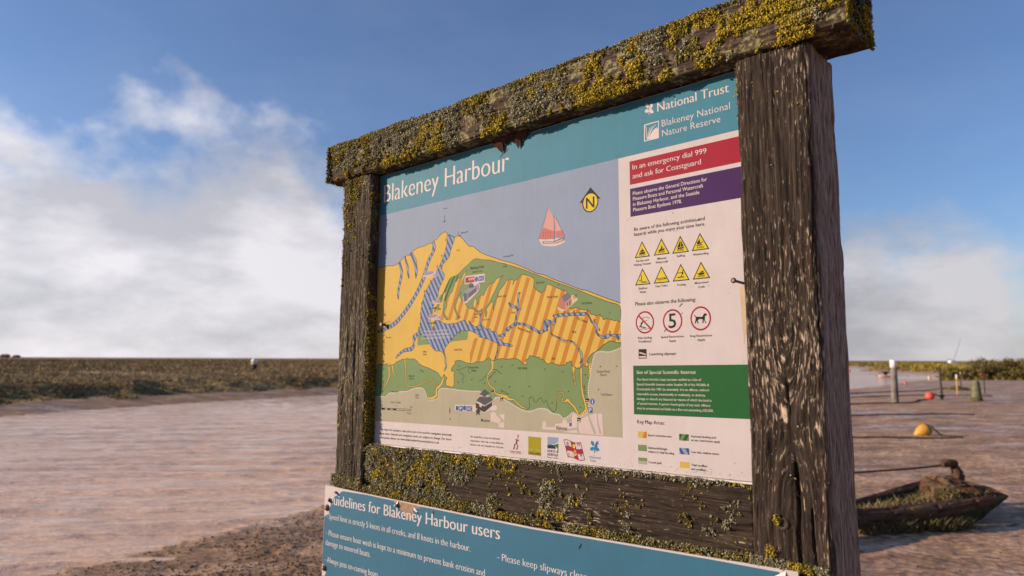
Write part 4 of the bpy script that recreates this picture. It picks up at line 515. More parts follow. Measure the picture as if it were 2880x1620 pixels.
# ------------------------------------------------------------------ helpers
def hsh(ix, iy, seed):
    v = np.sin(ix * 127.1 + iy * 311.7 + seed * 74.7) * 43758.5453
    return v - np.floor(v)
def vn(x, y, seed=0):
    ix = np.floor(x); iy = np.floor(y); fx = x - ix; fy = y - iy
    fx = fx * fx * (3 - 2 * fx); fy = fy * fy * (3 - 2 * fy)
    a = hsh(ix, iy, seed); b = hsh(ix + 1, iy, seed); c = hsh(ix, iy + 1, seed); d = hsh(ix + 1, iy + 1, seed)
    return (a * (1 - fx) + b * fx) * (1 - fy) + (c * (1 - fx) + d * fx) * fy
def fbm(x, y, seed=0, o=4):
    s = 0; a = .5; t = 0
    for i in range(o):
        s = s + a * vn(x * 2 ** i, y * 2 ** i, seed + i * 7); t += a; a *= .5
    return s / t
def sst(a, b, x):
    t = np.clip((x - a) / (b - a), 0, 1); return t * t * (3 - 2 * t)

def lin(c): return tuple((v / 255 / 12.92) if v / 255 <= .04045 else ((v / 255 + .055) / 1.055) ** 2.4 for v in c)
MATS = {}
class NT:
    def __init__(s, name):
        s.m = bpy.data.materials.new(name); s.m.use_nodes = True; s.t = s.m.node_tree; s.N = s.t.nodes
        s.b = s.N['Principled BSDF']; MATS[name] = s.m
    def n(s, typ, **kw):
        x = s.N.new('ShaderNode' + typ)
        for k, v in kw.items(): setattr(x, k, v)
        return x
    def l(s, a, b): s.t.links.new(a, b)
    def val(s, sock, v):
        if isinstance(v, (int, float, tuple)): sock.default_value = v
        else: s.l(v, sock)
    def math(s, op, a, b=0.0, clamp=False):
        x = s.n('Math', operation=op, use_clamp=clamp); s.val(x.inputs[0], a); s.val(x.inputs[1], b); return x.outputs[0]
    def noise(s, vec, scale, detail=4, rough=.55, dist=0):
        x = s.n('TexNoise'); x.inputs['Scale'].default_value = scale; x.inputs['Detail'].default_value = detail
        x.inputs['Roughness'].default_value = rough; x.inputs['Distortion'].default_value = dist
        if vec is not None: s.l(vec, x.inputs['Vector'])
        return x.outputs['Fac']
    def map(s, vec, scale=(1, 1, 1), loc=(0, 0, 0), rot=(0, 0, 0)):
        x = s.n('Mapping'); x.inputs['Scale'].default_value = scale; x.inputs['Location'].default_value = loc; x.inputs['Rotation'].default_value = rot
        s.l(vec, x.inputs['Vector']); return x.outputs[0]
    def co(s, which='Object'): return s.n('TexCoord').outputs[which]
    def ramp(s, fac, stops):
        x = s.n('ValToRGB'); e = x.color_ramp.elements
        while len(e) < len(stops): e.new(.5)
        for i, (p, c) in enumerate(stops): e[i].position = p; e[i].color = (*c, 1) if len(c) == 3 else c
        s.l(fac, x.inputs['Fac']); return x.outputs['Color']
    def mix(s, fac, a, b, mode='MIX'):
        x = s.n('MixRGB', blend_type=mode); s.val(x.inputs['Fac'], fac)
        for i, v in ((1, a), (2, b)):
            if isinstance(v, tuple): x.inputs[i].default_value = (*v[:3], 1)
            else: s.l(v, x.inputs[i])
        return x.outputs[0]
    def bump(s, h, strength=.5, dist=.01, norm=None):
        x = s.n('Bump'); x.inputs['Strength'].default_value = strength; x.inputs['Distance'].default_value = dist; s.l(h, x.inputs['Height'])
        if norm is not None: s.l(norm, x.inputs['Normal'])
        s.l(x.outputs[0], s.b.inputs['Normal']); return x.outputs[0]
    def fin(s, color=None, rough=.8, spec=.3):
        if color is not None: s.val(s.b.inputs['Base Color'], (*color, 1.0) if isinstance(color, tuple) and len(color) == 3 else color)
        s.val(s.b.inputs['Roughness'], rough); s.b.inputs['Specular IOR Level'].default_value = spec
        return s.m

# ---- print inks: laminated sheet, a little grime
INK = dict(panel=(232, 218, 218), white=(244, 228, 224), pwhite=(228, 205, 200), teal=(74, 146, 172), sea=(152, 168, 196), sand=(230, 188, 84),
    mgreen=(128, 154, 100), mainland=(190, 180, 156), mainland2=(184, 182, 164), ink=(26, 22, 26), dark=(40, 40, 34), crimson=(180, 20, 56), purple=(72, 26, 100),
    sgreen=(30, 106, 50), sgreen2=(50, 120, 50), red=(170, 30, 45), yellow=(240, 212, 50), blue=(36, 98, 168), navy=(34, 30, 92), ntblue=(44, 132, 182), lime=(176, 160, 20),
    limel=(222, 214, 120), rsail=(230, 168, 162), rsaild=(212, 122, 120), rdark=(120, 50, 60), drawgrey=(120, 120, 130), seal=(166, 150, 172), seall=(222, 204, 200), dgrey=(98, 102, 120), dgreyl=(150, 156, 170),
    cream=(224, 206, 160), brick=(196, 128, 112), brick2=(206, 150, 130), roofp=(130, 112, 132), bdark=(60, 76, 110), hut=(58, 52, 54), hutroof=(84, 84, 90), purpleb=(88, 88, 170),
    gblue=(66, 124, 154), rust=(86, 44, 24), algae=(128, 118, 92))
def grime(s, base):
    c = s.co(); a = s.noise(c, 9.0, 6, .6); b = s.noise(s.map(c, (60, 60, 12)), 1.0, 4, .6)
    f = s.ramp(s.math('ADD', s.math('MULTIPLY', a, .6), s.math('MULTIPLY', b, .4)), [(.35, (.49, .505, .53)), (.75, (.42, .43, .44))])
    return s.mix(1.0, base, f, 'MULTIPLY')
def ink_mat(k):
    if k in MATS: return MATS[k]
    stripes = dict(ostripe=((230, 188, 84), (206, 136, 34), .384, 32.2, .58, .0), bstripe=((158, 166, 192), (50, 96, 160), -.62, 17.0, .55, .0), gstripe=((112, 150, 92), (30, 92, 44), .577, 16.0, .5, .0))
    s = NT(k)
    if k in stripes:
        a, b, sl_, per, duty, ph = stripes[k]
        sp = s.n('SeparateXYZ'); s.l(s.co(), sp.inputs[0])
        u = s.math('SUBTRACT', sp.outputs[0], s.math('MULTIPLY', sp.outputs[2], sl_))
        fr = s.math('FRACT', s.math('ADD', s.math('DIVIDE', u, per / 1000), 40.0 - (.474 / .0322 - .79) % 1))
        base = s.mix(s.math('GREATER_THAN', fr, duty), lin(a), lin(b))
        return s.fin(grime(s, base), .6, .12)
    return s.fin(grime(s, s.mix(0.0, lin(INK[k]), lin(INK[k]))), .6, .12)

def link(name, me, parent=None, mats=(), label=None, cat=None, group=None, kind=None, smooth=False):
    o = bpy.data.objects.new(name, me); col.objects.link(o)
    for m in mats: me.materials.append(MATS[m] if m in MATS else ink_mat(m))
    if parent: o.parent = parent
    tag(o, label, cat, group, kind)
    if smooth: me.polygons.foreach_set('use_smooth', [True] * len(me.polygons))
    return o
def tag(o, label=None, cat=None, group=None, kind=None):
    if label: o['label'] = label
    if cat: o['category'] = cat
    if group: o['group'] = group
    if kind: o['kind'] = kind
    return o
def empty(name, loc=(0, 0, 0), label=None, cat=None, group=None):
    o = bpy.data.objects.new(name, None); col.objects.link(o); o.location = loc; o.empty_display_size = .2
    return tag(o, label, cat, group)
def mesh(name, V, F, uv=None):
    me = bpy.data.meshes.new(name)
    V = np.asarray(V, dtype=np.float32)
    if isinstance(F, np.ndarray) and len(F):
        k = F.shape[1]; me.vertices.add(len(V)); me.vertices.foreach_set('co', V.ravel())
        me.loops.add(F.size); me.loops.foreach_set('vertex_index', F.astype(np.int32).ravel())
        me.polygons.add(len(F)); me.polygons.foreach_set('loop_start', np.arange(0, F.size, k, dtype=np.int32))
        if uv is not None:
            l = me.uv_layers.new(name='UVMap'); l.data.foreach_set('uv', np.asarray(uv, dtype=np.float32)[F.ravel()].ravel())
    else: me.from_pydata(V.tolist(), [], F)
    me.update(); me.validate(); return me
class MB:
    def __init__(s): s.V = []; s.F = []; s.M = []
    def add(s, V, F, m=0):
        o = len(s.V); s.V += [tuple(v) for v in V]; s.F += [tuple(i + o for i in f) for f in F]; s.M += [m] * len(F)
    def box(s, c, d, rot=None, m=0):
        V = [Vector((x * d[0] / 2, y * d[1] / 2, z * d[2] / 2)) for x in (-1, 1) for y in (-1, 1) for z in (-1, 1)]
        if rot is not None: V = [rot @ v for v in V]
        s.add([v + Vector(c) for v in V], [(0, 1, 3, 2), (4, 6, 7, 5), (0, 4, 5, 1), (2, 3, 7, 6), (0, 2, 6, 4), (1, 5, 7, 3)], m)
    def tube(s, P, r, n=8, m=0, jit=0, seed=1, flat=1.0):
        rnd = random.Random(seed); P = [Vector(p) for p in P]; rr = r if isinstance(r, (list, tuple)) else [r] * len(P); V = []
        for i, p in enumerate(P):
            t = (P[min(i + 1, len(P) - 1)] - P[max(i - 1, 0)]).normalized(); a = t.cross(Vector((0, 0, 1)))
            if a.length < .01: a = t.cross(Vector((0, 1, 0)))
            a.normalize(); b = a.cross(t)
            for k in range(n):
                w = 2 * math.pi * k / n; q = rr[i] * (1 + jit * (rnd.random() - .5))
                V.append(p + a * math.cos(w) * q + b * math.sin(w) * q * flat)
        F = [(i * n + k, i * n + (k + 1) % n, (i + 1) * n + (k + 1) % n, (i + 1) * n + k) for i in range(len(P) - 1) for k in range(n)]
        F += [tuple(reversed(range(n))), tuple(range((len(P) - 1) * n, len(P) * n))]
        s.add(V, F, m)
    def lathe(s, prof, n=16, loc=(0, 0, 0), rot=None, m=0, caps=True):
        V = []
        for r, z in prof:
            for k in range(n):
                w = 2 * math.pi * k / n; v = Vector((r * math.cos(w), r * math.sin(w), z))
                if rot is not None: v = rot @ v
                V.append(v + Vector(loc))
        F = [(i * n + k, i * n + (k + 1) % n, (i + 1) * n + (k + 1) % n, (i + 1) * n + k) for i in range(len(prof) - 1) for k in range(n)]
        if caps: F += [tuple(reversed(range(n))), tuple(range((len(prof) - 1) * n, len(prof) * n))]
        s.add(V, F, m)
    def build(s, name, mats, parent=None, smooth=False, **kw):
        me = mesh(name, s.V, s.F); o = link(name, me, parent, mats, smooth=smooth, **kw)
        if len(mats) > 1: me.polygons.foreach_set('material_index', s.M)
        return o
def crom(P, n=3, closed=False):
    P = [np.array(p, float) for p in P]; N = len(P); out = []
    for i in range(N if closed else N - 1):
        p1 = P[i]; p2 = P[(i + 1) % N]; p0 = P[i - 1] if (closed or i) else p1; p3 = P[(i + 2) % N] if (closed or i + 2 < N) else p2
        for k in range(n):
            t = k / n; out.append((1 - t) ** 2 * (1 + 2 * t) * p1 + t * t * (3 - 2 * t) * p2 + .35 * (t * (1 - t) ** 2 * (p2 - p0) - t * t * (1 - t) * (p3 - p1)))
    if not closed: out.append(P[-1])
    return out

# ------------------------------------------------------------------ scene materials
def wood_mat(name, dark, mid, light, fleck=.58, green=0.0, side=None, crust=0.0):
    s = NT(name); uv = s.co('UV')
    g = s.noise(s.map(uv, (240, 7, 1)), 1.0, 5, .62, .4); g2 = s.noise(s.map(uv, (60, 3, 1)), 1.0, 4, .6); fl = s.noise(s.map(uv, (270, 36, 1), (3, 5, 0)), 1.0, 5, .66, .3); hf = s.noise(s.map(uv, (520, 26, 1), (1, 9, 0)), 1.0, 4, .66)
    big = s.noise(s.map(uv, (9, 3, 1), (7, 1, 0)), 1.0, 3, .6)
    c = s.ramp(s.math('ADD', s.math('MULTIPLY', g, .40), s.math('ADD', s.math('MULTIPLY', g2, .22), s.math('MULTIPLY', hf, .38))), [(.41, dark), (.52, mid), (.64, tuple(v * 2.6 for v in mid))])
    c = s.mix(s.math('MULTIPLY', s.ramp(s.math('ADD', s.math('MULTIPLY', fl, .72), s.math('MULTIPLY', big, .28)), [(fleck, (0, 0, 0)), (fleck + .09, (1, 1, 1))]), .85), c, light)
    if green: c = s.mix(s.math('MULTIPLY', s.ramp(big, [(.5, (0, 0, 0)), (.7, (1, 1, 1))]), green), c, (.10, .10, .045))
    if crust:   # thin flat lichen stain between the thick cushions
        ob = s.co(); a = s.noise(ob, 26.0, 6, .68); b = s.noise(ob, 75.0, 4, .65, .0)
        cc = s.ramp(b, [(.36, (.03, .026, .012)), (.47, (.11, .095, .035)), (.56, (.19, .175, .12)), (.66, (.30, .22, .04))])
        c = s.mix(s.ramp(s.math('ADD', s.math('MULTIPLY', a, .75), s.math('MULTIPLY', b, .25)), [(.56 - .14 * crust, (0, 0, 0)), (.62 - .14 * crust, (1, 1, 1))]), c, cc)
    if side:   # one face mixed paler past a set point round the perimeter
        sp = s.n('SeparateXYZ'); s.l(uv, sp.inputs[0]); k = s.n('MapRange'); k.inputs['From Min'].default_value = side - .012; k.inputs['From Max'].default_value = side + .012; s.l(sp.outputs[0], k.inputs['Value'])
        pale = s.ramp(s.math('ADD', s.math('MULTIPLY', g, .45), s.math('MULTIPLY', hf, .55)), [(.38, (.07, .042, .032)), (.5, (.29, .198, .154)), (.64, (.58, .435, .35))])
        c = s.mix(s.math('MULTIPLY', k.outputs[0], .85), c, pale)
    s.bump(s.math('ADD', g, s.math('ADD', s.math('MULTIPLY', fl, .5), s.math('MULTIPLY', hf, .6))), .85, .003)
    return s.fin(c, .88, .2)
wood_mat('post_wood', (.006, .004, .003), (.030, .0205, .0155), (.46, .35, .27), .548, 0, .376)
wood_mat('left_post_wood', (.009, .0065, .0045), (.046, .034, .024), (.38, .30, .225), .545, .3)
wood_mat('beam_wood', (.011, .007, .0055), (.052, .034, .026), (.38, .275, .22), .60, 0, None, .42)
wood_mat('rail_wood', (.006, .004, .003), (.030, .020, .0145), (.48, .36, .28), .585)
wood_mat('wreck_wood', (.02, .010, .006), (.095, .045, .027), (.36, .21, .14), .575, .5)
def lichen_mat(name, stops, scale=260):
    s = NT(name); geo = s.n('NewGeometry'); n = s.noise(s.co(), scale, 3, .6)
    f = s.math('ADD', s.math('MULTIPLY', geo.outputs['Random Per Island'], .55), s.math('MULTIPLY', n, .5))
    s.bump(n, .6, .003); return s.fin(s.ramp(f, stops), .95, .1)
lichen_mat('lichen_yellow', [(.15, (.05, .04, .010)), (.45, (.21, .16, .02)), (.85, (.52, .37, .035))])
lichen_mat('lichen_olive', [(.15, (.032, .029, .009)), (.5, (.125, .105, .026)), (.85, (.31, .25, .075))])
lichen_mat('lichen_grey', [(.15, (.045, .042, .024)), (.5, (.155, .145, .088)), (.85, (.38, .355, .24))])
def plain(name, c, rough=.7, spec=.3, var=.25, scale=20, bump=0.0, bd=.005, metal=0.0):
    s = NT(name); co = s.co(); n = s.noise(co, scale, 5, .6)
    cc = s.ramp(n, [(.3, tuple(v * (1 - var) for v in c)), (.7, tuple(min(1, v * (1 + var)) for v in c))])
    if bump: s.bump(n, bump, bd)
    s.b.inputs['Metallic'].default_value = metal
    return s.fin(cc, rough, spec)
plain('metal_dark', (.045, .03, .028), .5, .5, .4, 300, .3, .001)
plain('metal_rust', (.16, .09, .06), .6, .5, .5, 400, .4, .001)
plain('sheet_edge', (.46, .41, .37), .5, .4, .25, 60)
plain('torn_brown', (.23, .155, .105), .9, .1, .4, 120, .4, .001)
plain('rust_stain', (.36, .27, .19), .6, .2, .1, 50)
plain('paint_white', (.72, .72, .72), .6, .3, .12, 4)
plain('pole_grey', (.16, .14, .125), .85, .2, .4, 3, .3, .02)
plain('pole_dark', (.05, .042, .042), .8, .2, .4, 5, .3, .02)
plain('stake_yellow', (.45, .28, .07), .7, .3, .3, 6)
plain('concrete_mossy', (.13, .125, .075), .95, .1, .45, 6, .6, .03)
plain('buoy_yellow', (.50, .25, .035), .45, .4, .12, 6)
plain('buoy_red', (.62, .07, .045), .5, .4, .12, 6)
plain('buoy_pale', (.55, .42, .34), .6, .3, .15, 6)
plain('rope_dark', (.05, .036, .034), .95, .1, .4, 60, .4, .01)
plain('weed', (.09, .075, .03), .95, .1, .5, 6, .5, .03)
plain('brick_far', (.34, .15, .10), .9, .1, .2, 1)
plain('roof_far', (.20, .09, .07), .9, .1, .2, 1)
plain('glass_far', (.05, .06, .08), .2, .5, .1, 1)
plain('boat_blue', (.05, .07, .12), .4, .5, .1, 1)
plain('hull_green', (.035, .045, .02), .9, .2, .5, 12, .5, .02)
def leafy(name, stops, scale=.4):
    s = NT(name); geo = s.n('NewGeometry'); big = s.noise(s.co(), scale, 3, .6)
    f = s.math('ADD', s.math('MULTIPLY', geo.outputs['Random Per Island'], .45), s.math('MULTIPLY', big, .6))
    s.b.inputs['Transmission Weight'].default_value = 0
    return s.fin(s.ramp(f, stops), .9, .1)
leafy('grass_tan', [(.28, (.08, .052, .025)), (.5, (.22, .148, .07)), (.82, (.38, .28, .15))], .16)
leafy('grass_green', [(.25, (.065, .052, .010)), (.5, (.17, .13, .025)), (.85, (.32, .24, .07))], .5)
leafy('shrub_leaf', [(.2, (.045, .038, .013)), (.5, (.12, .10, .032)), (.85, (.22, .17, .06))], .8)
leafy('samphire', [(.2, (.05, .038, .016)), (.5, (.135, .105, .048)), (.85, (.28, .225, .12))], 3)

def mud_mat():
    s = NT('mud'); c = s.co('Object')
    big = s.noise(s.map(c, (.10, .25, .1)), 1.0, 5, .6); mid = s.noise(s.map(c, (.95, 1.5, 1)), 1.0, 7, .7); fine = s.noise(c, 14.0, 6, .72); spots = s.noise(s.map(c, (5, 7, 5)), 1.0, 2, .5)
    base = s.ramp(s.math('ADD', s.math('MULTIPLY', mid, .5), s.math('MULTIPLY', fine, .5)), [(.40, (.115, .063, .033)), (.5, (.36, .205, .112)), (.61, (.72, .47, .30))])
    base = s.mix(s.ramp(s.math('ADD', s.math('MULTIPLY', spots, .7), s.math('MULTIPLY', mid, .3)), [(.58, (0, 0, 0)), (.64, (1, 1, 1))]), base, (.075, .042, .028))
    sx = s.n('SeparateXYZ'); s.l(c, sx.inputs[0]); gx = s.n('MapRange'); gx.inputs['From Min'].default_value = 2.5; gx.inputs['From Max'].default_value = -.5; s.l(s.math('ADD', sx.outputs[0], s.math('MULTIPLY', mid, 1.5)), gx.inputs['Value'])
    gravel = s.ramp(s.math('ADD', s.math('MULTIPLY', fine, .55), s.math('MULTIPLY', mid, .45)), [(.40, (.10, .053, .024)), (.52, (.31, .172, .082)), (.64, (.64, .41, .235))])
    base = s.mix(gx.outputs[0], base, gravel)
    wet = s.ramp(s.math('ADD', s.math('MULTIPLY', big, .6), s.math('MULTIPLY', mid, .4)), [(.47, (0, 0, 0)), (.60, (1, 1, 1))])
    rough = s.math('SUBTRACT', .78, s.math('MULTIPLY', wet, .62))
    s.bump(s.math('ADD', s.math('MULTIPLY', mid, .6), s.math('ADD', s.math('MULTIPLY', fine, .35), s.math('MULTIPLY', spots, .3))), .8, .05)
    return s.fin(base, rough, .5)
mud_mat()
def marsh_mat():
    s = NT('marsh_ground'); c = s.co('Object'); n = s.noise(s.map(c, (.12, .4, 1)), 1.0, 7, .68); b = s.noise(c, 3.0, 5, .6)
    f = s.math('ADD', s.math('MULTIPLY', n, .65), s.math('MULTIPLY', b, .35))
    s.bump(b, 1.0, .15)
    return s.fin(s.ramp(f, [(.38, (.075, .052, .023)), (.5, (.215, .145, .068)), (.62, (.38, .275, .145))]), .95, .1)
marsh_mat()
def water_mat():
    s = NT('muddy_water'); c = s.co('Object')
    cr = s.map(c, (.33, 1.9, 1), (0, 0, 0), (0, 0, R(-12)))
    w1 = s.noise(cr, 1.0, 3, .5, .6); w2 = s.noise(s.map(c, (2.2, 7.5, 1), (3, 1, 0), (0, 0, R(-9))), 1.0, 5, .62); w3 = s.noise(s.map(c, (.06, .2, 1)), 1.0, 4, .55)
    rid = s.math('SUBTRACT', 1.0, s.math('ABSOLUTE', s.math('SUBTRACT', s.math('MULTIPLY', w1, 2.0), 1.0)))
    s.bump(s.math('ADD', s.math('MULTIPLY', rid, .8), s.math('MULTIPLY', w2, .6)), 1.0, .09)
    col_ = s.ramp(s.math('ADD', s.math('MULTIPLY', w3, .55), s.math('MULTIPLY', w2, .45)), [(.36, (.52, .30, .17)), (.62, (.86, .56, .37))])
    return s.fin(col_, s.ramp(w3, [(.4, (.05, .05, .05)), (.6, (.14, .14, .14))]), .5)
water_mat()

# ================================================================== SETTING
WZ = -.13
NEAR = [(-40, -60), (-20, -20), (-8, -2), (-4.6, 4.2), (-4.08, 5.11), (-3.69, 5.76), (-3.28, 6.43), (-2.71, 7.44), (-2.12, 8.62), (2.6, 16.2), (9.5, 26.6), (20.33, 42.64), (27.36, 51.13), (34, 60), (39.9, 65.3), (46, 77)]
FAR = [(53.4, 86.6), (56.4, 103.2), (55.5, 113), (70, 141), (88, 172), (86, 181), (45, 118), (10, 63), (-8.33, 33.17), (-9.72, 31.23), (-11.8, 27.98), (-13.66, 23.89), (-14.87, 20.61), (-15.3, 17.6), (-19, 8), (-24, -4), (-38, -25), (-70, -60)]
def seg_dist(P, A, B):
    A = np.array(A, float); d = np.array(B, float) - A; t = np.clip(((P - A) @ d) / (d @ d), 0, 1); return np.hypot(*(P - A - t[:, None] * d).T)
def inside(P, poly):
    r = np.zeros(len(P), bool); n = len(poly)
    for i in range(n):
        (x1, y1), (x2, y2) = poly[i], poly[(i + 1) % n]
        c = ((y1 > P[:, 1]) != (y2 > P[:, 1])); xx = (x2 - x1) * (P[:, 1] - y1) / ((y2 - y1) or 1e-9) + x1; r ^= c & (P[:, 0] < xx)
    return r
def shore(P):
    dn = np.min([seg_dist(P, NEAR[i], NEAR[i + 1]) for i in range(len(NEAR) - 1)], 0); df = np.min([seg_dist(P, FAR[i], FAR[i + 1]) for i in range(len(FAR) - 1)], 0)
    return dn, df, inside(P, NEAR + FAR)
def height(P):
    x, y = P[:, 0], P[:, 1]; dn, df, ins = shore(P); d = np.minimum(dn, df)
    wob = (fbm(x * .45, y * .45, 3) - .5) * 3.6
    far = (df < dn)
    mud = WZ + .015 + .115 * sst(-.3, 5.5, dn) + (fbm(x * .35, y * .35, 11) - .5) * .06 * sst(.3, 3, dn) + (fbm(x * 2.6, y * 2.6, 5) - .5) * .035 + (fbm(x * 9, y * 9, 6, 2) - .5) * .02 * sst(60, 10, np.hypot(x, y))
    dd = df + wob
    marsh = WZ + .01 + .2 * sst(0, 2.4, df) + .55 * sst(2.0, 6.2, dd) + .17 * sst(4, 14, dd) + (fbm(x * .22, y * .22, 21) - .5) * .3 * sst(3.5, 8, dd) + (fbm(x * 1.3, y * 1.3, 22) - .5) * .16 * sst(1, 3, dd)
    # little creek cutting the far bank
    gx = np.abs(x - (-14.6 + (y - 22.5) * -.22 + .3 * np.sin(y * 1.2))); cut = sst(.75, .15, gx) * sst(30, 26, y) * sst(20.5, 22, y)
    marsh = marsh * (1 - cut) + np.minimum(marsh, .08 + .02 * (y - 22)) * cut
    h = np.where(far, marsh, mud)
    h = np.where(ins, WZ - .03 - .35 * sst(0, 3, d), h)
    return h, far, dd, d, ins
def polar_ground():
    ang = np.concatenate([np.linspace(-180, -50, 27, endpoint=False), np.linspace(-50, 50, 421, endpoint=False), np.linspace(50, 180, 27)])
    rad = np.concatenate([[0, .8, 1.6, 2.4], 3 * 1.0155 ** np.arange(0, 420)]); rad = np.concatenate([rad, [2600, 4000, 6500]])
    A, Rr = np.meshgrid(np.radians(ang), rad); P = np.stack([Rr.ravel() * np.sin(A.ravel()), Rr.ravel() * np.cos(A.ravel())], 1)
    h, far, dd, d, ins = height(P); rr = Rr.ravel()
    h = h * sst(6000, 500, rr) + .9 * (1 - sst(6000, 500, rr)) * (far | (rr > 400)) 
    V = np.concatenate([P, h[:, None]], 1); n = len(ang); m = len(rad)
    i, j = np.meshgrid(np.arange(m - 1), np.arange(n - 1), indexing='ij'); F = np.stack([i * n + j, i * n + j + 1, (i + 1) * n + j + 1, (i + 1) * n + j], -1).reshape(-1, 4)
    isM = (far & (dd > 2.2) & ~ins) | ((rr > 75) & ~far & ~ins & (P[:, 0] > 25)) | (rr > 420)
    fm = isM[F].sum(1) >= 3
    def sub(Fs):
        u, inv = np.unique(Fs, return_inverse=True); return V[u], inv.reshape(Fs.shape)
    v, f = sub(F[~fm]); o = link('mudflat', mesh('mudflat', v, f[:, ::-1].copy()), None, ['mud'], kind='structure', smooth=True, label='wet brown tidal mud of the harbour shore')
    v, f = sub(F[fm]); o = link('salt_marsh', mesh('salt_marsh', v, f[:, ::-1].copy()), None, ['marsh_ground'], kind='structure', smooth=True, label='flat brown salt marsh beyond the channel')
polar_ground()
def make_water():
    xs = np.concatenate([np.linspace(-70, -20, 30, endpoint=False), np.linspace(-20, 20, 200, endpoint=False), np.linspace(20, 110, 120)])
    ys = np.concatenate([np.linspace(-60, 3, 20, endpoint=False), 3 * (200 / 3) ** (np.arange(800) / 799)])
    X, Y = np.meshgrid(xs, ys); P = np.stack([X.ravel(), Y.ravel()], 1)
    ca, sa = math.cos(R(-7)), math.sin(R(-7)); u = P[:, 0] * ca - P[:, 1] * sa; v = P[:, 0] * sa + P[:, 1] * ca
    amp = sst(45, 8, np.hypot(*P.T)); ph = 5.0 * (fbm(u * .22, v * .22, 8, 3) - .5)
    pat = .35 + .9 * fbm(u * .3, v * .5, 9, 3)
    z = WZ + amp * pat * 1.6 * (.011 * np.sin(v * 2 * np.pi / .62 + ph * 2.2 + u * .35) + .008 * np.sin(v * 2 * np.pi / .41 + ph * 3 - u * .6 + 1) + .012 * (vn(u * .8, v * 3.1, 3) - .5) + .006 * (vn(u * 2.6, v * 6, 4) - .5))
    n = len(xs); i, j = np.meshgrid(np.arange(len(ys) - 1), np.arange(n - 1), indexing='ij'); F = np.stack([i * n + j, i * n + j + 1, (i + 1) * n + j + 1, (i + 1) * n + j], -1).reshape(-1, 4)
    keep = (inside(P, NEAR + FAR) | (np.minimum(*shore(P)[:2]) < 2.0))[F].any(1); F = F[keep]; uq, inv = np.unique(F, return_inverse=True)
    V = np.concatenate([P, z[:, None]], 1)[uq]
    link('water', mesh('water', V, inv.reshape(-1, 4)), None, ['muddy_water'], kind='structure', smooth=True, label='rippled muddy water of the tidal channel')
make_water()

# ---- marsh vegetation
rng = np.random.default_rng(7)
def blades(name, P, hgt, wid, mat, lean=.35, label=None, parent=None, n_per=1, kind='stuff'):
    n = len(P); a = rng.uniform(0, 2 * np.pi, n); dx = np.stack([np.cos(a), np.sin(a), np.zeros(n)], 1) * wid[:, None]
    b = rng.uniform(0, 2 * np.pi, n); tip = P + np.stack([np.cos(b) * hgt * lean, np.sin(b) * hgt * lean, hgt], 1)
    V = np.stack([P - dx, P + dx, tip], 1).reshape(-1, 3); F = np.arange(3 * n).reshape(-1, 3)
    return link(name, mesh(name, V, F), parent, [mat], kind=kind, label=label)
def marsh_points(n, r0, r1, a0, a1, cond):
    r = r0 * (r1 / r0) ** rng.random(n); a = np.radians(rng.uniform(a0, a1, n)); P = np.stack([r * np.sin(a), r * np.cos(a)], 1)
    h, far, dd, d, ins = height(P); k = far & ~ins & cond(dd, P); return np.concatenate([P[k], h[k, None] - .03], 1), dd[k]
P, dd = marsh_points(80000, 20, 260, -44, -6, lambda dd, P: dd > 3.6)
r = np.hypot(P[:, 0], P[:, 1]); tall = .5 + 1.1 * fbm(P[:, 0] * .25, P[:, 1] * .25, 40)
blades('marsh_grass', P, (.05 + .11 * rng.random(len(P)) ** 1.5) * tall * (1 + r / 160), .008 + .0006 * r, 'grass_tan', .9, 'brown and tan grass covering the salt marsh')
P, dd = marsh_points(34000, 20, 60, -44, -6, lambda dd, P: (dd > 2.1) & (dd < 5.6 + 4.5 * (fbm(P[:, 0] * .35, P[:, 1] * .35, 77) - .4)))
blades('marsh_edge_plants', P, .04 + .10 * rng.random(len(P)), .03 + .03 * rng.random(len(P)), 'grass_green', 1.2, 'dark green plants along the bank of the marsh')
P, dd = marsh_points(60000, 84, 420, 14, 44, lambda dd, P: dd > 2.4)
blades('far_marsh_grass', P, .2 + .3 * rng.random(len(P)), .08 + .12 * rng.random(len(P)), 'grass_green', .5, 'olive grass on the far marsh across the channel')

# ---- pebbles and weed scraps on the mud
def ico():
    t = (1 + 5 ** .5) / 2; v = np.array([(-1, t, 0), (1, t, 0), (-1, -t, 0), (1, -t, 0), (0, -1, t), (0, 1, t), (0, -1, -t), (0, 1, -t), (t, 0, -1), (t, 0, 1), (-t, 0, -1), (-t, 0, 1)], float)
    f = np.array([(0, 11, 5), (0, 5, 1), (0, 1, 7), (0, 7, 10), (0, 10, 11), (1, 5, 9), (5, 11, 4), (11, 10, 2), (10, 7, 6), (7, 1, 8), (3, 9, 4), (3, 4, 2), (3, 2, 6), (3, 6, 8), (3, 8, 9), (4, 9, 5), (2, 4, 11), (6, 2, 10), (8, 6, 7), (9, 8, 1)])
    return v / np.linalg.norm(v[0]), f
ICO_V, ICO_F = ico()
OCT_V = np.array([(1, 0, 0), (-1, 0, 0), (0, 1, 0), (0, -1, 0), (0, 0, 1), (0, 0, -1)], float)
OCT_F = np.array([(0, 2, 4), (2, 1, 4), (1, 3, 4), (3, 0, 4), (2, 0, 5), (1, 2, 5), (3, 1, 5), (0, 3, 5)])
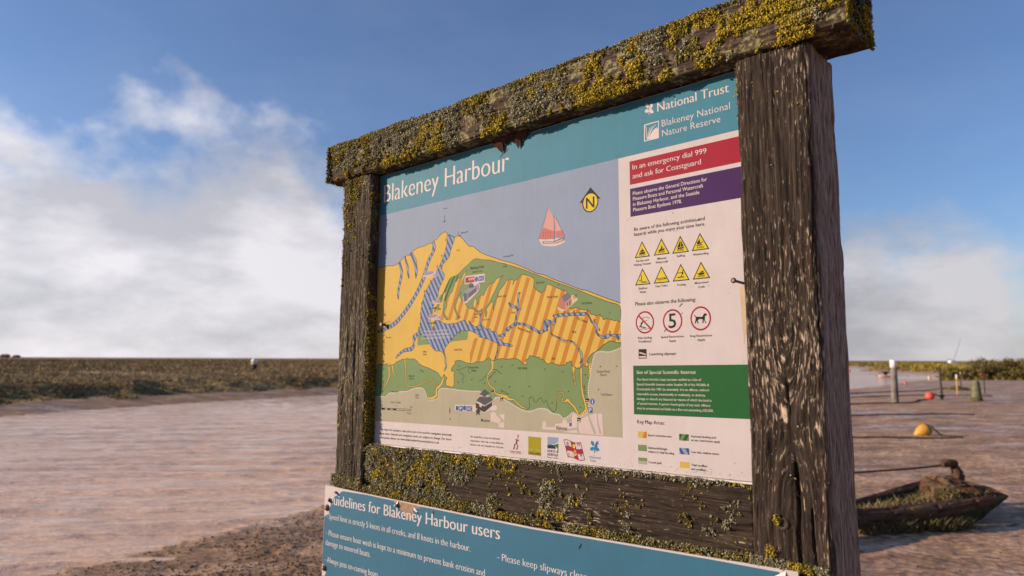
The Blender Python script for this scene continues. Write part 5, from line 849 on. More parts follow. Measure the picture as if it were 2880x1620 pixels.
def lumps(P, N, size, flat=.7, jit=.35, BV=ICO_V, BF=ICO_F):
    nb = len(BV)
    n = len(P); a = rng.normal(size=(n, 3)); t1 = np.cross(N, a); t1 /= np.linalg.norm(t1, axis=1)[:, None] + 1e-9; t2 = np.cross(N, t1)
    s = np.asarray(size)[:, None] * (1 + jit * rng.uniform(-1, 1, (n, nb)))
    L = BV[None] * s[:, :, None]
    W = L[:, :, 0:1] * t1[:, None] + L[:, :, 1:2] * t2[:, None] * rng.uniform(.7, 1.2, (n, 1, 1)) + L[:, :, 2:3] * flat * N[:, None] + P[:, None]
    F = (BF[None] + (np.arange(n) * nb)[:, None, None]).reshape(-1, 3); return W.reshape(-1, 3), F
def mud_lumps():
    n = 60000; r = 4.6 * (34 / 4.6) ** rng.random(n); a = np.radians(rng.uniform(-44, 46, n)); P = np.stack([r * np.sin(a), r * np.cos(a)], 1); h, far, dd, d, ins = height(P)
    pat = fbm(P[:, 0] * .6, P[:, 1] * .9, 60); left = P[:, 0] < 0
    k = (~far) & (~ins) & (d > .05) & (rng.random(n) < np.where(left, .9, sst(.46, .62, pat) * .8))
    P = np.concatenate([P[k], h[k, None]], 1); N = np.tile([0, 0, 1.], (len(P), 1)); V, F = lumps(P, N, .004 + .013 * rng.random(len(P)) ** 3, .5, .35, OCT_V, OCT_F)
    link('pebbles', mesh('pebbles', V, F), None, ['pebble'], kind='stuff', label='small stones and scraps of weed on the mud')
plain('pebble', (.10, .065, .045), .85, .3, .55, 9)
mud_lumps()
def weed_scraps():
    n = 26000; r = 4.8 * (16 / 4.8) ** rng.random(n); a = np.radians(rng.uniform(-44, 4, n)); P = np.stack([r * np.sin(a), r * np.cos(a)], 1); h, far, dd, d, ins = height(P)
    pat = fbm(P[:, 0] * 1.6, P[:, 1] * 1.6, 63, 4); k = (~far) & (~ins) & (rng.random(n) < sst(.42, .6, pat + .12 * sst(.2, 1.6, d)) * sst(.05, .5, d))
    P = np.concatenate([P[k], h[k, None] + .003], 1); N = np.tile([0, 0, 1.], (len(P), 1)); V, F = lumps(P, N, .005 + .013 * rng.random(len(P)) ** 2, .4, .5, OCT_V, OCT_F)
    link('weed_scraps', mesh('weed_scraps', V, F), None, ['shore_weed'], kind='stuff', label='dark seaweed scraps strewn along the near shore')
plain('shore_weed', (.13, .075, .038), .9, .2, .6, 5)
weed_scraps()

# ================================================================== THE NOTICE BOARD
board = empty('notice_board', label='weathered timber notice board with lichened cap beam and harbour map', cat='notice board')
board.matrix_world = Matrix(((0.749255, 0.662282, 0.000220, -0.424739), (-0.662025, 0.748955, 0.028088, 2.190235),
                             (0.018438, -0.021191, 0.999605, 1.409070), (0, 0, 0, 1)))
# board space: x along the board, y away from the reader, z up; the print lies on y = 0
GRID = {}
def member(name, axis, A, B, T, r, ds, dt, mat, seed, knot=None, cracks=(), amp=1.0, parent=board, bow=0.0):
    (a0, a1), (b0, b1) = A, B; pts = []; ns = 5
    # perimeter starts in the middle of the back (b1) side
    cs = [(a0 + r, b1 - r, 90), (a0 + r, b0 + r, 180), (a1 - r, b0 + r, 270), (a1 - r, b1 - r, 0)]
    loop = [((a0 + a1) / 2, b1, 0, 1)]
    for ca, cb, st in cs:
        for k in range(ns + 1):
            w = R(st + 90 * k / ns); loop.append((ca + r * math.cos(w), cb + r * math.sin(w), math.cos(w), math.sin(w)))
    loop.append(loop[0])
    per = []; s = 0
    for i in range(len(loop) - 1):
        p, q = np.array(loop[i]), np.array(loop[i + 1]); L = math.hypot(*(q - p)[:2])
        if L < 1e-6: continue
        n = max(1, int(round(L / ds)))
        for k in range(n): per.append((*(p + (q - p) * k / n), s + L * k / n))
        s += L
    per = np.array(per); per_len = s; t = np.linspace(T[0], T[1], max(2, int((T[1] - T[0]) / dt)) + 1)
    S, TT = np.meshgrid(per[:, 4], t); Se = S.copy(); n = len(per)
    if knot:
        sk, tk, kr = knot; dx = S - sk; dz = TT - tk; Se = np.where(np.abs(dx) < .12, sk + np.sign(dx + 1e-9) * np.sqrt(dx * dx + kr ** 2 * np.exp(-(dz / .10) ** 2)) , S)
    else:
        Se = S + .006 * (fbm(S * 9, TT * 3.0, seed + 70) - .5)
    g = vn(Se * 210, TT * 6, seed); g2 = vn(Se * 120 + 9, TT * 14, seed + 1); fn = vn(Se * 330, TT * 40, seed + 2)
    D = amp * (.0042 * (fbm(Se * 14, TT * 2.6, seed + 3) - .5) - .0030 * (1 - np.abs(2 * g - 1)) ** 3 + .0016 * (g2 - .5) + .0012 * (fn - .5))
    chips = fbm(Se * 55, TT * 11, seed + 8, 3); D -= amp * .003 * sst(.58, .72, chips)
    for (sc, t0, t1, wd_, dep) in cracks:
        path = sc + .004 * np.sin(TT * 9 + sc * 50) + .003 * (vn(TT * 14, TT * 0, seed + 33) - .5)
        D -= dep * np.exp(-((S - path) / wd_) ** 2) * sst(t0, t0 + .08, TT) * sst(t1, t1 - .08, TT)
    Pa = per[None, :, 0] + per[None, :, 2] * D; Pb = per[None, :, 1] + per[None, :, 3] * D
    Pb = Pb + bow * np.sin((TT - T[0]) / (T[1] - T[0]) * np.pi)
    Z = np.broadcast_to(t[:, None], Pa.shape)
    G = np.stack([Pa, Pb, Z], -1) if axis == 'z' else np.stack([Z, Pa, Pb], -1)
    nr = np.stack([per[:, 2], per[:, 3], np.zeros(n)], 1) if axis == 'z' else np.stack([np.zeros(n), per[:, 2], per[:, 3]], 1)
    GRID[name] = (G, nr, t)
    V = G.reshape(-1, 3); m = len(t); i, j = np.meshgrid(np.arange(m - 1), np.arange(n), indexing='ij'); jn = (j + 1) % n
    F = np.stack([i * n + j, i * n + jn, (i + 1) * n + jn, (i + 1) * n + j], -1).reshape(-1, 4)
    UV = np.stack([Se.ravel(), TT.ravel()], 1)
    # end caps: rings closing to the middle
    for row, sg in ((0, -1), (m - 1, 1)):
        ring = np.arange(n) + row * n; base = V[ring]; cen = base.mean(0); prev = ring
        for fct in (.93, .8, .6, .4, .2):
            q = cen + (base - cen) * fct; ax = 2 if axis == 'z' else 0
            q[:, ax] += sg * .0 + .006 * (vn(q[:, (ax + 1) % 3] * 160, q[:, (ax + 2) % 3] * 160, seed + 5) - .5)
            idx = np.arange(n) + len(V); V = np.concatenate([V, q]); UV = np.concatenate([UV, np.stack([q[:, (ax + 1) % 3] * .6, q[:, (ax + 2) % 3] * 6], 1)])
            k = np.arange(n); kn = (k + 1) % n; ff = np.stack([prev[k], prev[kn], idx[kn], idx[k]], 1); F = np.concatenate([F, ff if sg > 0 else ff[:, ::-1]]); prev = idx
    if axis == 'x': pass
    o = link(name, mesh(name, V, F, UV), parent, [mat], smooth=False); return o
GROUND = -1.62
# front faces of the posts stand 40 mm proud of the map
lp = member('post', 'z', (-.147, 0.0), (-.04, .115), (GROUND, .779), .010, .0024, .008, 'left_post_wood', 3, cracks=[(.115 + .05, -.1, .6, .0025, .006), (.31, -.3, .3, .002, .006), (.27, .1, .75, .0015, .004)])
GRID['left_post'] = GRID.pop('post')
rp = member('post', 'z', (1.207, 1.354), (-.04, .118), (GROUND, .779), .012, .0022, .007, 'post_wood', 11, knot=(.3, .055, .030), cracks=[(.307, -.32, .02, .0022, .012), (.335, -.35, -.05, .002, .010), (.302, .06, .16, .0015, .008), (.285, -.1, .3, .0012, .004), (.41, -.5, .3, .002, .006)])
GRID['right_post'] = GRID.pop('post')
lp['label'] = 'left post with yellow lichen at its head'; rp['label'] = 'right post, bare dark wood with a knot'
beam = member('cap_beam', 'x', (-.056, .100), (.781, .905), (-.205, 1.432), .016, .0026, .009, 'beam_wood', 23, cracks=[(.2, .2, .9, .002, .006), (.24, .5, 1.3, .002, .006), (.17, .8, 1.4, .002, .005)], amp=1.3)
rail = member('cross_rail', 'x', (-.026, .06), (-.235, -.074), (.001, 1.206), .007, .0024, .008, 'rail_wood', 31, cracks=[(.14, .1, 1.1, .0015, .005), (.16, .3, 1.15, .0015, .005), (.18, .0, .9, .0015, .004)], amp=1.2)

# ---- lichen crusts
def sample(gname, n, nsel):
    G, nr, t = GRID[gname]; cand = np.where(nsel(nr))[0]; i = rng.integers(0, len(t) - 1, n); j = rng.choice(cand, n); fj = rng.random((n, 1)); fi = rng.random((n, 1)); jn = (j + 1) % G.shape[1]
    P = (G[i, j] * (1 - fj) + G[i, jn] * fj) * (1 - fi) + (G[i + 1, j] * (1 - fj) + G[i + 1, jn] * fj) * fi; return P, nr[j]
def crust(parent, name, mat, P, N, w, th, size, thick, label=None):
    k = w > th; P, N, e = P[k], N[k], (w[k] - th)
    off = np.clip(e * thick * .7, 0, .0065) * rng.random(len(P)) ** .6
    Nt = N + rng.normal(size=N.shape) * .55; Nt /= np.linalg.norm(Nt, axis=1)[:, None]
    V, F = lumps(P + N * off[:, None] + rng.normal(size=P.shape) * .0008, Nt, size * (.25 + .85 * rng.random(len(P)) ** 3), .24, .5, OCT_V, OCT_F)
    return link(name, mesh(name, V, F), parent, [mat], kind='stuff', label=label)
front = lambda nr: nr[:, 1] < -.35
topf = lambda nr: nr[:, 2] > .5
def u3(P, s, seed):
    a = fbm(P[:, 0] * s + P[:, 1] * s * .7, P[:, 2] * s + P[:, 1] * s * .5, seed, 3); b = fbm(P[:, 0] * s * 6 + P[:, 1] * 70, P[:, 2] * s * 6 + P[:, 1] * 50, seed + 50, 2)
    return .74 * a + .26 * b + rng.uniform(-.045, .045, len(P))
# cap beam: front face
P, N = sample('cap_beam', 150000, front); x, z = P[:, 0], P[:, 2]; hz = (z - .777) / .128
leftish = sst(.75, -.1, x); rightish = sst(1.0, 1.35, x)
vy = u3(P, 17, 100); vo = u3(P, 23, 120); vg = u3(P, 15, 140)
crust(beam, 'yellow_lichen', 'lichen_yellow', P, N, vy + .05 * rightish + .05 * sst(.25, .05, hz) - .02 * leftish, .565, .0036, .14)
P, N = sample('cap_beam', 150000, front); x, z = P[:, 0], P[:, 2]; hz = (z - .777) / .128
vo = u3(P, 17, 100) * .5 + u3(P, 24, 120) * .5
crust(beam, 'olive_lichen', 'lichen_olive', P, N, vo + .07 * sst(.6, -.1, x) + .07 * sst(.7, 1.0, hz), .56, .0034, .12)
P, N = sample('cap_beam', 150000, front); x, z = P[:, 0], P[:, 2]; hz = (z - .777) / .128
crust(beam, 'grey_lichen', 'lichen_grey', P, N, u3(P, 15, 140) + .10 * sst(.55, -.1, x) + .10 * sst(.55, 1.0, hz) - .05 * sst(.4, .1, hz), .585, .0034, .10)
P, N = sample('cap_beam', 60000, topf); crust(beam, 'olive_lichen', 'lichen_olive', P, N, u3(P, 14, 160), .40, .0042, .10)
P, N = sample('cap_beam', 50000, topf); crust(beam, 'grey_lichen', 'lichen_grey', P, N, u3(P, 12, 170), .47, .0042, .11)
# both ends of the beam
for xe, sg in ((-.205, -1), (1.432, 1)):
    n = 9000; P = np.stack([np.full(n, xe + sg * .001), rng.uniform(-.066, .098, n), rng.uniform(.78, .903, n)], 1); N = np.tile([float(sg), 0, 0], (n, 1))
    edge = np.maximum.reduce([sst(-.045, -.066, P[:, 1]), sst(.06, .098, P[:, 1]) * (1 if sg > 0 else .3), sst(.87, .9, P[:, 2])])
    v = u3(P, 22, 180 + sg); crust(beam, 'olive_lichen', 'lichen_olive', P, N, v + .16 * edge + (.18 if sg < 0 else -.04), .56, .004, .12)
    crust(beam, 'yellow_lichen', 'lichen_yellow', P, N, u3(P, 25, 190 + sg) + .12 * edge, .62, .0036, .10)
# rail: front face thick at the left, thinning to the right; ledges above and below
P, N = sample('cross_rail', 120000, front); x = P[:, 0]; f = sst(1.05, .0, x)
crust(rail, 'grey_lichen', 'lichen_grey', P, N, u3(P, 22, 200) + .30 * f - .13, .60, .0031, .08)
P, N = sample('cross_rail', 120000, front); x = P[:, 0]; f = sst(.9, .0, x)
crust(rail, 'yellow_lichen', 'lichen_yellow', P, N, u3(P, 30, 210) + .16 * f - .08, .645, .0034, .09)
crust(rail, 'olive_lichen', 'lichen_olive', P, N, u3(P, 26, 215) + .17 * f - .08, .64, .0032, .09)
P, N = sample('cross_rail', 30000, topf); k = P[:, 1] < .0; P, N = P[k], N[k]
crust(rail, 'grey_lichen', 'lichen_grey', P, N, u3(P, 20, 220) + .05 * sst(.5, 0, P[:, 0]), .44, .0034, .06)
crust(rail, 'yellow_lichen', 'lichen_yellow', P, N, u3(P, 24, 225) + .06 * sst(.6, 0, P[:, 0]), .60, .0034, .07)
def ledge(parent, n, xr, yr, zr, seed, th, mats=('grey', 'yellow', 'olive')):
    P = np.stack([rng.uniform(*xr, n), rng.uniform(*yr, n), rng.uniform(*zr, n)], 1); N = np.tile([0, -.75, .66], (n, 1))
    for k, m in enumerate(mats): crust(parent, m + '_lichen', 'lichen_' + m, P, N, u3(P, 22, seed + k * 9) - (.0, .09, .05)[k], th, .0033, .05)
ledge(rail, 9000, (.0, 1.2), (-.046, -.028), (-.214, -.200), 300, .42)
ledge(rail, 6000, (.0, .55), (-.040, -.028), (-.21, -.19), 310, .44)
# left post: yellow crust near its head, a strip down the inner face, a foot of crust on the lower board
P, N = sample('left_post', 60000, lambda nr: nr[:, 1] < -.3); z = P[:, 2]; x = P[:, 0]
m = sst(.42, .62, z) * sst(-.03, -.085, x)
crust(lp, 'yellow_lichen', 'lichen_yellow', P, N, u3(P, 26, 400) + .28 * m - .15, .60, .0031, .07)
crust(lp, 'olive_lichen', 'lichen_olive', P, N, u3(P, 20, 405) + .30 * m - .15, .60, .0031, .07)
crust(lp, 'grey_lichen', 'lichen_grey', P, N, u3(P, 34, 410) + .07 * sst(.3, .7, z) + .22 * sst(-.14, -.2, z) - .06, .62, .0026, .05)
P, N = sample('left_post', 70000, lambda nr: nr[:, 0] > .7); k = (P[:, 1] < .002) & (P[:, 2] > -.09) & (P[:, 2] < .72); P, N = P[k], N[k]; z = P[:, 2]
crust(lp, 'yellow_lichen', 'lichen_yellow', P, N, u3(P, 17, 420) + .16 * sst(.5, .34, z) + .06 * sst(.12, -.05, z) - .08, .52, .0034, .10)
crust(lp, 'olive_lichen', 'lichen_olive', P, N, u3(P, 17, 430) + .17 * sst(.46, .28, z) - .08, .54, .0034, .10)
ledge(lp, 3500, (-.15, .0), (-.046, -.038), (-.205, -.170), 440, .46)
# right post: a few flakes, moss along the top inner corner and on the lower ledge
P, N = sample('right_post', 40000, lambda nr: (nr[:, 1] < -.2) | (nr[:, 0] < -.2)); z = P[:, 2]; k = (P[:, 1] < .0)
P, N, z = P[k], N[k], z[k]; edge = sst(1.222, 1.207, P[:, 0])
crust(rp, 'yellow_lichen', 'lichen_yellow', P, N, u3(P, 30, 500) + .30 * edge * sst(.60, .68, z) * sst(.79, .76, z) - .17, .60, .003, .06)
crust(rp, 'grey_lichen', 'lichen_grey', P, N, u3(P, 50, 505) + .08 * edge * sst(.35, .6, z) - .10, .64, .0022, .04)
ledge(rp, 4500, (1.205, 1.345), (-.046, -.038), (-.212, -.198), 510, .43)
for (cx, cz, rr_) in ((1.243, -.185, .011), (1.258, -.126, .006)):
    n = 220; a = rng.uniform(0, 6.28, n); q = rr_ * rng.random(n) ** .5; P = np.stack([cx + q * np.cos(a), np.full(n, -.042), cz + q * np.sin(a) * 1.3], 1); crust(rp, 'yellow_lichen', 'lichen_yellow', P, np.tile([0, -1., 0], (n, 1)), np.full(n, 1.) + .05 * rng.random(n), .95, .003, .06)
# dark bolt hole in the right post, broken bark under the beam
h = MB(); h.lathe([(.012, -.002), (.0115, .002), (.009, .003), (.006, .001), (.0, .0)], 14, (1.267, -.0395, -.131), Matrix.Rotation(R(90), 3, 'X'), caps=False); h.build('bolt', ['rope_dark'], rp)
h = MB(); rb = random.Random(5)
for k in range(9):
    xx = .515 + .105 * k / 8; dz = .012 + .026 * max(0, math.sin(k * 1.25 + .4)) ; h.add([(xx - .009, -.016, .782), (xx + .009, -.013, .782), (xx + .007 + rb.uniform(-.004, .004), -.006, .778 - dz * .8), (xx + rb.uniform(-.006, .006), -.004, .776 - dz), (xx - .008, -.010, .779 - dz * .7), (xx - .006, -.003, .782), (xx + .008, -.002, .782)], [(0, 1, 2, 3, 4), (0, 4, 3, 5), (1, 6, 2), (3, 2, 6, 5), (0, 5, 6, 1)])
plain('bark_dark', (.05, .024, .016), .95, .1, .5, 90, .6, .004)
h.build('broken_bark', ['bark_dark'], beam)

# ---- map sheet
def slab(name, outline, y0, y1, mat, parent, side=None):
    n = len(outline); V = [(x, y0, z) for x, z in outline] + [(x, y1, z) for x, z in outline]; F = []
    tri = tessellate_polygon([[Vector((x, z, 0)) for x, z in outline]])
    ar = sum(outline[i][0] * outline[(i + 1) % n][1] - outline[(i + 1) % n][0] * outline[i][1] for i in range(n))
    for t in tri:
        a = [outline[i] for i in t]; cr = (a[1][0] - a[0][0]) * (a[2][1] - a[0][1]) - (a[2][0] - a[0][0]) * (a[1][1] - a[0][1]); t = tuple(t) if cr > 0 else tuple(reversed(t))
        F.append(t); F.append(tuple(i + n for i in reversed(t)))
    nf = len(F)
    F += [(i, i + n, (i + 1) % n + n, (i + 1) % n) if ar > 0 else ((i + 1) % n, (i + 1) % n + n, i + n, i) for i in range(n)]
    me = mesh(name, V, F); o = link(name, me, parent, [mat] + ([side] if side else []))
    if side: me.polygons.foreach_set('material_index', [0] * nf + [1] * (len(F) - nf))
    return o
sheet = slab('map_panel', [(-.0035, -.0675), (1.2065, -.0675), (1.2065, .7765), (-.0035, .7765)], 0.0, .005, 'panel', board, 'sheet_edge')
sheet['label'] = 'printed harbour map with teal heading and hazard symbols'
back = slab('backing_board', [(-.0005, -.066), (1.2065, -.066), (1.2065, .7765), (-.0005, .7765)], .006, .018, 'pole_grey', board)
h = MB(); h.box((.603, -.004, -.0700), (1.203, .010, .0036)); h.build('edge_trim', ['sheet_edge'], sheet)
LAY = .00002
PARTS = {}
def part_mesh(part):
    return PARTS.setdefault(part, [[], [], [], []])   # verts, faces, material names, per-face material
COUNT = [0]
SINGLE = ('key_swatch', 'map_creeks', 'map_town')
def uid(part):
    COUNT[0] += 1; return part + '.%d' % COUNT[0]
def put(part, mat, V, F):
    p = part_mesh(part)
    if mat not in p[2]: p[2].append(mat)
    mi = p[2].index(mat); o = len(p[0]); p[0].extend(V); p[1].extend([tuple(i + o for i in f) for f in F]); p[3].extend([mi] * len(F))
def put_poly(part, mat, layer, pts, y=0.0):
    pts = [((max(0.0, min(1206.0, a)) if y == 0.0 else a) / 1000, min(775.5, b) / 1000) for a, b in pts]; q = []
    for p in pts:
        if not q or abs(p[0] - q[-1][0]) + abs(p[1] - q[-1][1]) > 2e-5: q.append(p)
    if abs(q[0][0] - q[-1][0]) + abs(q[0][1] - q[-1][1]) < 2e-5: q.pop()
    tri = tessellate_polygon([[Vector((a, b, 0)) for a, b in q]]); F = []
    for t in tri:
        a = [q[i] for i in t]; cr = (a[1][0] - a[0][0]) * (a[2][1] - a[0][1]) - (a[2][0] - a[0][0]) * (a[1][1] - a[0][1])
        if abs(cr) < 1e-12: continue
        F.append(tuple(t) if cr > 0 else tuple(reversed(t)))
    put(part, mat, [(a, y - layer * LAY, b) for a, b in q], F)
def ribbon(pts, w):
    P = np.array(pts, float); T = np.gradient(P, axis=0); T /= np.linalg.norm(T, axis=1)[:, None] + 1e-9; Nn = np.stack([-T[:, 1], T[:, 0]], 1); w = np.broadcast_to(np.asarray(w, float), (len(P),))
    return P + Nn * w[:, None] / 2, P - Nn * w[:, None] / 2
def put_line(part, mat, layer, w, pts, closed=False, y=0.0):
    if closed: pts = list(pts) + [pts[0]]
    A, B = ribbon(pts, w); n = len(A); V = [(min(1206, max(0, a[0])) / 1000, y - layer * LAY, a[1] / 1000) for a in A] + [(min(1206, max(0, b[0])) / 1000, y - layer * LAY, b[1] / 1000) for b in B]
    put(part, mat, V, [(i, i + n, i + 1 + n, i + 1) for i in range(n - 1)])
for part, mat, layer, pts, edge, sm in POLY:
    p = [tuple(q) for q in crom(pts, 3, True)] if sm and part not in ('map_sand', 'map_saltmarsh', 'map_mainland') else pts
    if part in ('map_sand', 'map_saltmarsh', 'map_mainland'): p = [tuple(q) for q in crom(pts[:-2], 3)] + list(pts[-2:])
    put_poly(uid(part) if part in SINGLE else part, mat, layer, p)
    if edge: put_line('map_outlines', edge, layer + .5, 1.3, p, True)
for part, mat, layer, pts, edge in RIB:
    p = crom(pts, 4); A, B = ribbon([q[:2] for q in p], [q[2] for q in p]); put_poly(uid(part) if part in SINGLE else part, mat, layer, [tuple(a) for a in A] + [tuple(b) for b in B[::-1]])
    if edge: put_line('map_outlines', edge, layer + .5, 1.1, A); put_line('map_outlines', edge, layer + .6, 1.1, B)
for part, mat, layer, w, pts, sm in LINE: put_line(part, mat, layer + .7, w, crom(pts, 3) if sm and len(pts) > 2 else pts)
# dotted coastal path
pp = np.array(crom(PATH, 6)); dl = np.concatenate([[0], np.cumsum(np.hypot(*np.diff(pp, axis=0).T))])
for d in np.arange(2, dl[-1], 5.2):
    cx, cz = np.interp(d, dl, pp[:, 0]), np.interp(d, dl, pp[:, 1]); put_poly('coastal_path_dots', 'white', 9.5, [(cx + 1.7 * math.cos(a), cz + 1.7 * math.sin(a)) for a in np.linspace(0, 6.283, 8, endpoint=False)])
# ---- hazard triangles with their pictograms (u across, v up, in the unit triangle)
def wave(k, v, lay, x0, x1, part, cx, cz, w, h_):
    put_line(part, 'ink', lay, 1.0, [(cx + w * u, cz + h_ * (v + .018 * math.sin(u * 38 + k))) for u in np.linspace(x0, x1, 14)])
PICT = [
    dict(p=[[(-.2, .30), (.2, .34), (.17, .22), (-.16, .20)], [(-.13, .33), (.12, .36), (.10, .46), (-.1, .44)], [(-.02, .44), (.03, .44), (.03, .56), (-.02, .56)]], w=2, l=[]),
    dict(p=[[(-.2, .30), (.22, .36), (.16, .25), (-.14, .22)], [(-.06, .34), (.05, .34), (.04, .50), (-.03, .47)], [(-.01, .5), (.04, .5), (.04, .57), (-.01, .57)]], w=2, l=[[(-.18, .22), (.02, .45), (.12, .36)]]),
    dict(p=[[(.0, .74), (.0, .34), (-.2, .32)], [(.03, .72), (.03, .34), (.19, .36)], [(-.2, .30), (.22, .33), (.16, .24), (-.15, .22)]], w=2, l=[]),
    dict(p=[[(-.02, .66), (-.2, .44), (-.16, .34), (.0, .36)], [(-.22, .31), (.12, .33), (.1, .28), (-.2, .26)]], w=2, l=[[(.16, .50), (.05, .40), (.0, .31)], [(.05, .40), (-.04, .46)]]),
    dict(p=[[(-.1, .5), (-.06, .52), (-.05, .3), (-.1, .3)]], w=1, l=[[(-.25, .28), (-.06, .28), (-.05, .14), (.3, .15)], [(-.08, .5), (-.08, .62)]]),
    dict(p=[[(.18, .33), (.33, .26), (.2, .19)]], w=0, l=[[(-.28, .30), (-.1, .26), (.05, .30), (.22, .27)], [(-.28, .22), (-.1, .18), (.05, .22), (.2, .22)]]),
    dict(p=[[(.06, .52), (.14, .54), (.13, .36), (.05, .36)], [(.08, .54), (.13, .54), (.13, .62), (.08, .62)]], w=1, l=[[(-.22, .47), (.1, .48)], [(.1, .37), (.02, .35), (.03, .24)], [(-.2, .22), (.18, .26)]]),
    dict(p=[[(-.22, .34), (.2, .36), (.14, .24), (-.12, .22)], [(-.08, .35), (.12, .38), (.16, .46), (.0, .44)]], w=2, l=[])]
def inset(tri, k):
    c = np.mean(tri, 0); return [tuple(c + (np.array(p) - c) * k) for p in tri]
for i, (cx, cz, w, h_) in enumerate(TRI):
    part = 'hazard_triangle.%d' % i; t = [(cx - w / 2, cz), (cx + w / 2, cz), (cx, cz + h_)]
    put_poly(part, 'ink', 2, t); put_poly(part, 'yellow', 3, inset(t, .82))
    for q in PICT[i]['p']: put_poly(part, 'ink', 4, [(cx + w * u, cz + h_ * v) for u, v in q])
    for q in PICT[i]['l']: put_line(part, 'ink', 4.5, 1.5, [(cx + w * u, cz + h_ * v) for u, v in q])
    for k in range(PICT[i]['w']): wave(k, .19 - .055 * k, 4.2, -.2, .2, part, cx, cz, w, h_)
circ = lambda cx, cz, rx, rz, n=40: [(cx + rx * math.cos(a), cz + rz * math.sin(a)) for a in np.linspace(0, 2 * math.pi, n, endpoint=False)]
for part, (cx, cz, rx, rz) in zip(('kite_surfing_sign', 'speed_sign', 'dog_sign'), CIR):
    put_poly(part, 'crimson', 2, circ(cx, cz, rx, rz)); put_poly(part, 'panel', 3, circ(cx, cz, rx * .85, rz * .85))
    if part == 'kite_surfing_sign':
        u = lambda *q: [(cx + rx * a, cz + rz * b) for a, b in q]
        put_line(part, 'ink', 4, 1.2, u(*[(.12 + .36 * math.cos(a), .30 + .16 * math.sin(a)) for a in np.linspace(-.3, 3.0, 9)])); put_poly(part, 'ink', 4, u((-.45, -.05), (-.2, .15), (-.15, .02), (-.3, -.12), (-.38, -.35), (-.5, -.35)))
        put_line(part, 'ink', 4.2, 2.2, u((-.65, -.35), (-.2, -.42), (.1, -.5))); put_line(part, 'ink', 4.2, 1.0, u((-.3, .0), (.3, .2))); put_line(part, 'ink', 4.2, 1.2, u((-.5, -.6), (-.2, -.55), (.1, -.62), (.5, -.55)))
        put_line(part, 'crimson', 5, rx * .16, u((-.66, .62), (.66, -.62)))
    if part == 'dog_sign':
        u = lambda *q: [(cx + rx * a, cz + rz * b) for a, b in q]
        put_poly(part, 'ink', 4, u((-.65, .30), (-.62, .34), (-.42, .16), (.15, .12), (.3, .34), (.42, .42), (.62, .32), (.6, .22), (.45, .2), (.4, -.02), (.42, -.2), (.55, -.4), (.45, -.42), (.3, -.12), (.27, -.4), (.15, -.4), (.18, -.08), (-.15, -.05), (-.3, -.18), (-.2, -.4), (-.32, -.4), (-.42, -.18), (-.5, -.4), (-.62, -.4), (-.5, -.1), (-.48, .1)))

# ---- lettering
def glyphs(body, style):
    cu = bpy.data.curves.new('letters', 'FONT'); cu.body = body; cu.size = 1.0; cu.resolution_u = 3 if style in ('opt', 'optb') else 2
    cu.offset = {'n': -.004, 'm': .006, 'b': .008, 'opt': -.018, 'optb': -.014}[style]
    o = bpy.data.objects.new('letters', cu); col.objects.link(o); dg = bpy.context.evaluated_depsgraph_get(); ev = o.evaluated_get(dg); me = ev.to_mesh()
    V = np.array([v.co[:] for v in me.vertices])[:, :2]; F = [tuple(p.vertices) for p in me.polygons]; ev.to_mesh_clear(); bpy.data.objects.remove(o); bpy.data.curves.remove(cu)
    return V, F
CAPH = None
def put_text(part, mat, body, x0, z0, width, cap, style, ang=0.0, y=0.0, layer=15):
    global CAPH
    if CAPH is None: v, _ = glyphs('H', 'n'); CAPH = v[:, 1].max() - v[:, 1].min()
    V, F = glyphs(body, style); mn, mx = V[:, 0].min(), V[:, 0].max(); sx = width / (mx - mn); sz = cap / CAPH
    X = (V[:, 0] - mn) * sx; Zv = V[:, 1] * sz; ca, sa = math.cos(R(ang)), math.sin(R(ang))
    sm = {'n': (0,), 'm': (0,), 'b': (0,), 'opt': (-1, 0, 1), 'optb': (-1.3, 0, 1.3)}[style]; st = .028 * cap
    for k, d in enumerate(sm):
        xs = X + d * st; q = [((x0 + a * ca - b * sa) / 1000, y - layer * LAY - k * .000004, (z0 + a * sa + b * ca) / 1000) for a, b in zip(xs, Zv)]; put(part, mat, q, F)
GTXT = []
for q in TEXT:
    if q[0] == 'guideline_lettering': GTXT.append(q); continue
    put_text(uid(q[0]) if q[0].endswith('lettering') else q[0], *q[1:7], q[7], q[8] if len(q) > 8 else 0.0)
def flush(parent):
    for part, (V, F, mats, fm) in PARTS.items():
        me = mesh(part.split('.')[0], V, F); o = link(part.split('.')[0], me, parent, mats, kind='stuff' if part in ('map_marsh_marks', 'map_channel_marks', 'grime_specks', 'edge_grime', 'scuff_marks', 'coastal_path_dots', 'map_outlines') else None); me.polygons.foreach_set('material_index', fm)
    PARTS.clear()
# stains: rust run below the nail, droppings, scratches
put_poly('rust_stain', 'rust_stain', 16, [(1185, 318), (1207, 318), (1207, 215), (1200, 190), (1194, 230), (1190, 200), (1187, 250)])
for k in range(46):
    x, z = rb.uniform(20, 1190), rb.uniform(-55, 740); s_ = rb.uniform(.5, 1.5); put_poly('grime_specks', 'dark' if k % 3 else 'rust', 16, [(x, z), (x + s_, z + s_ * .6), (x + s_ * .6, z + s_ * rb.uniform(1, 3.5))])
for (x, z, l) in ((1095, 466, 7), (1048, 284, 9), (1052, 268, 5), (1010, 232, 9), (520, 727, 16), (540, 738, 12)): put_poly('grime_specks', 'rust', 16, [(x, z), (x + l, z + l * .8), (x + l * .8, z + l), (x + l * .1, z + l * .3)])
for (x, z, l) in ((337, 52, 22), (339, 22, 7), (341, -22, 5)): put_poly('grime_specks', 'rust', 16, [(x, z), (x + 3.2, z - l * .3), (x + 2.5, z - l), (x - .5, z - l * .6)])
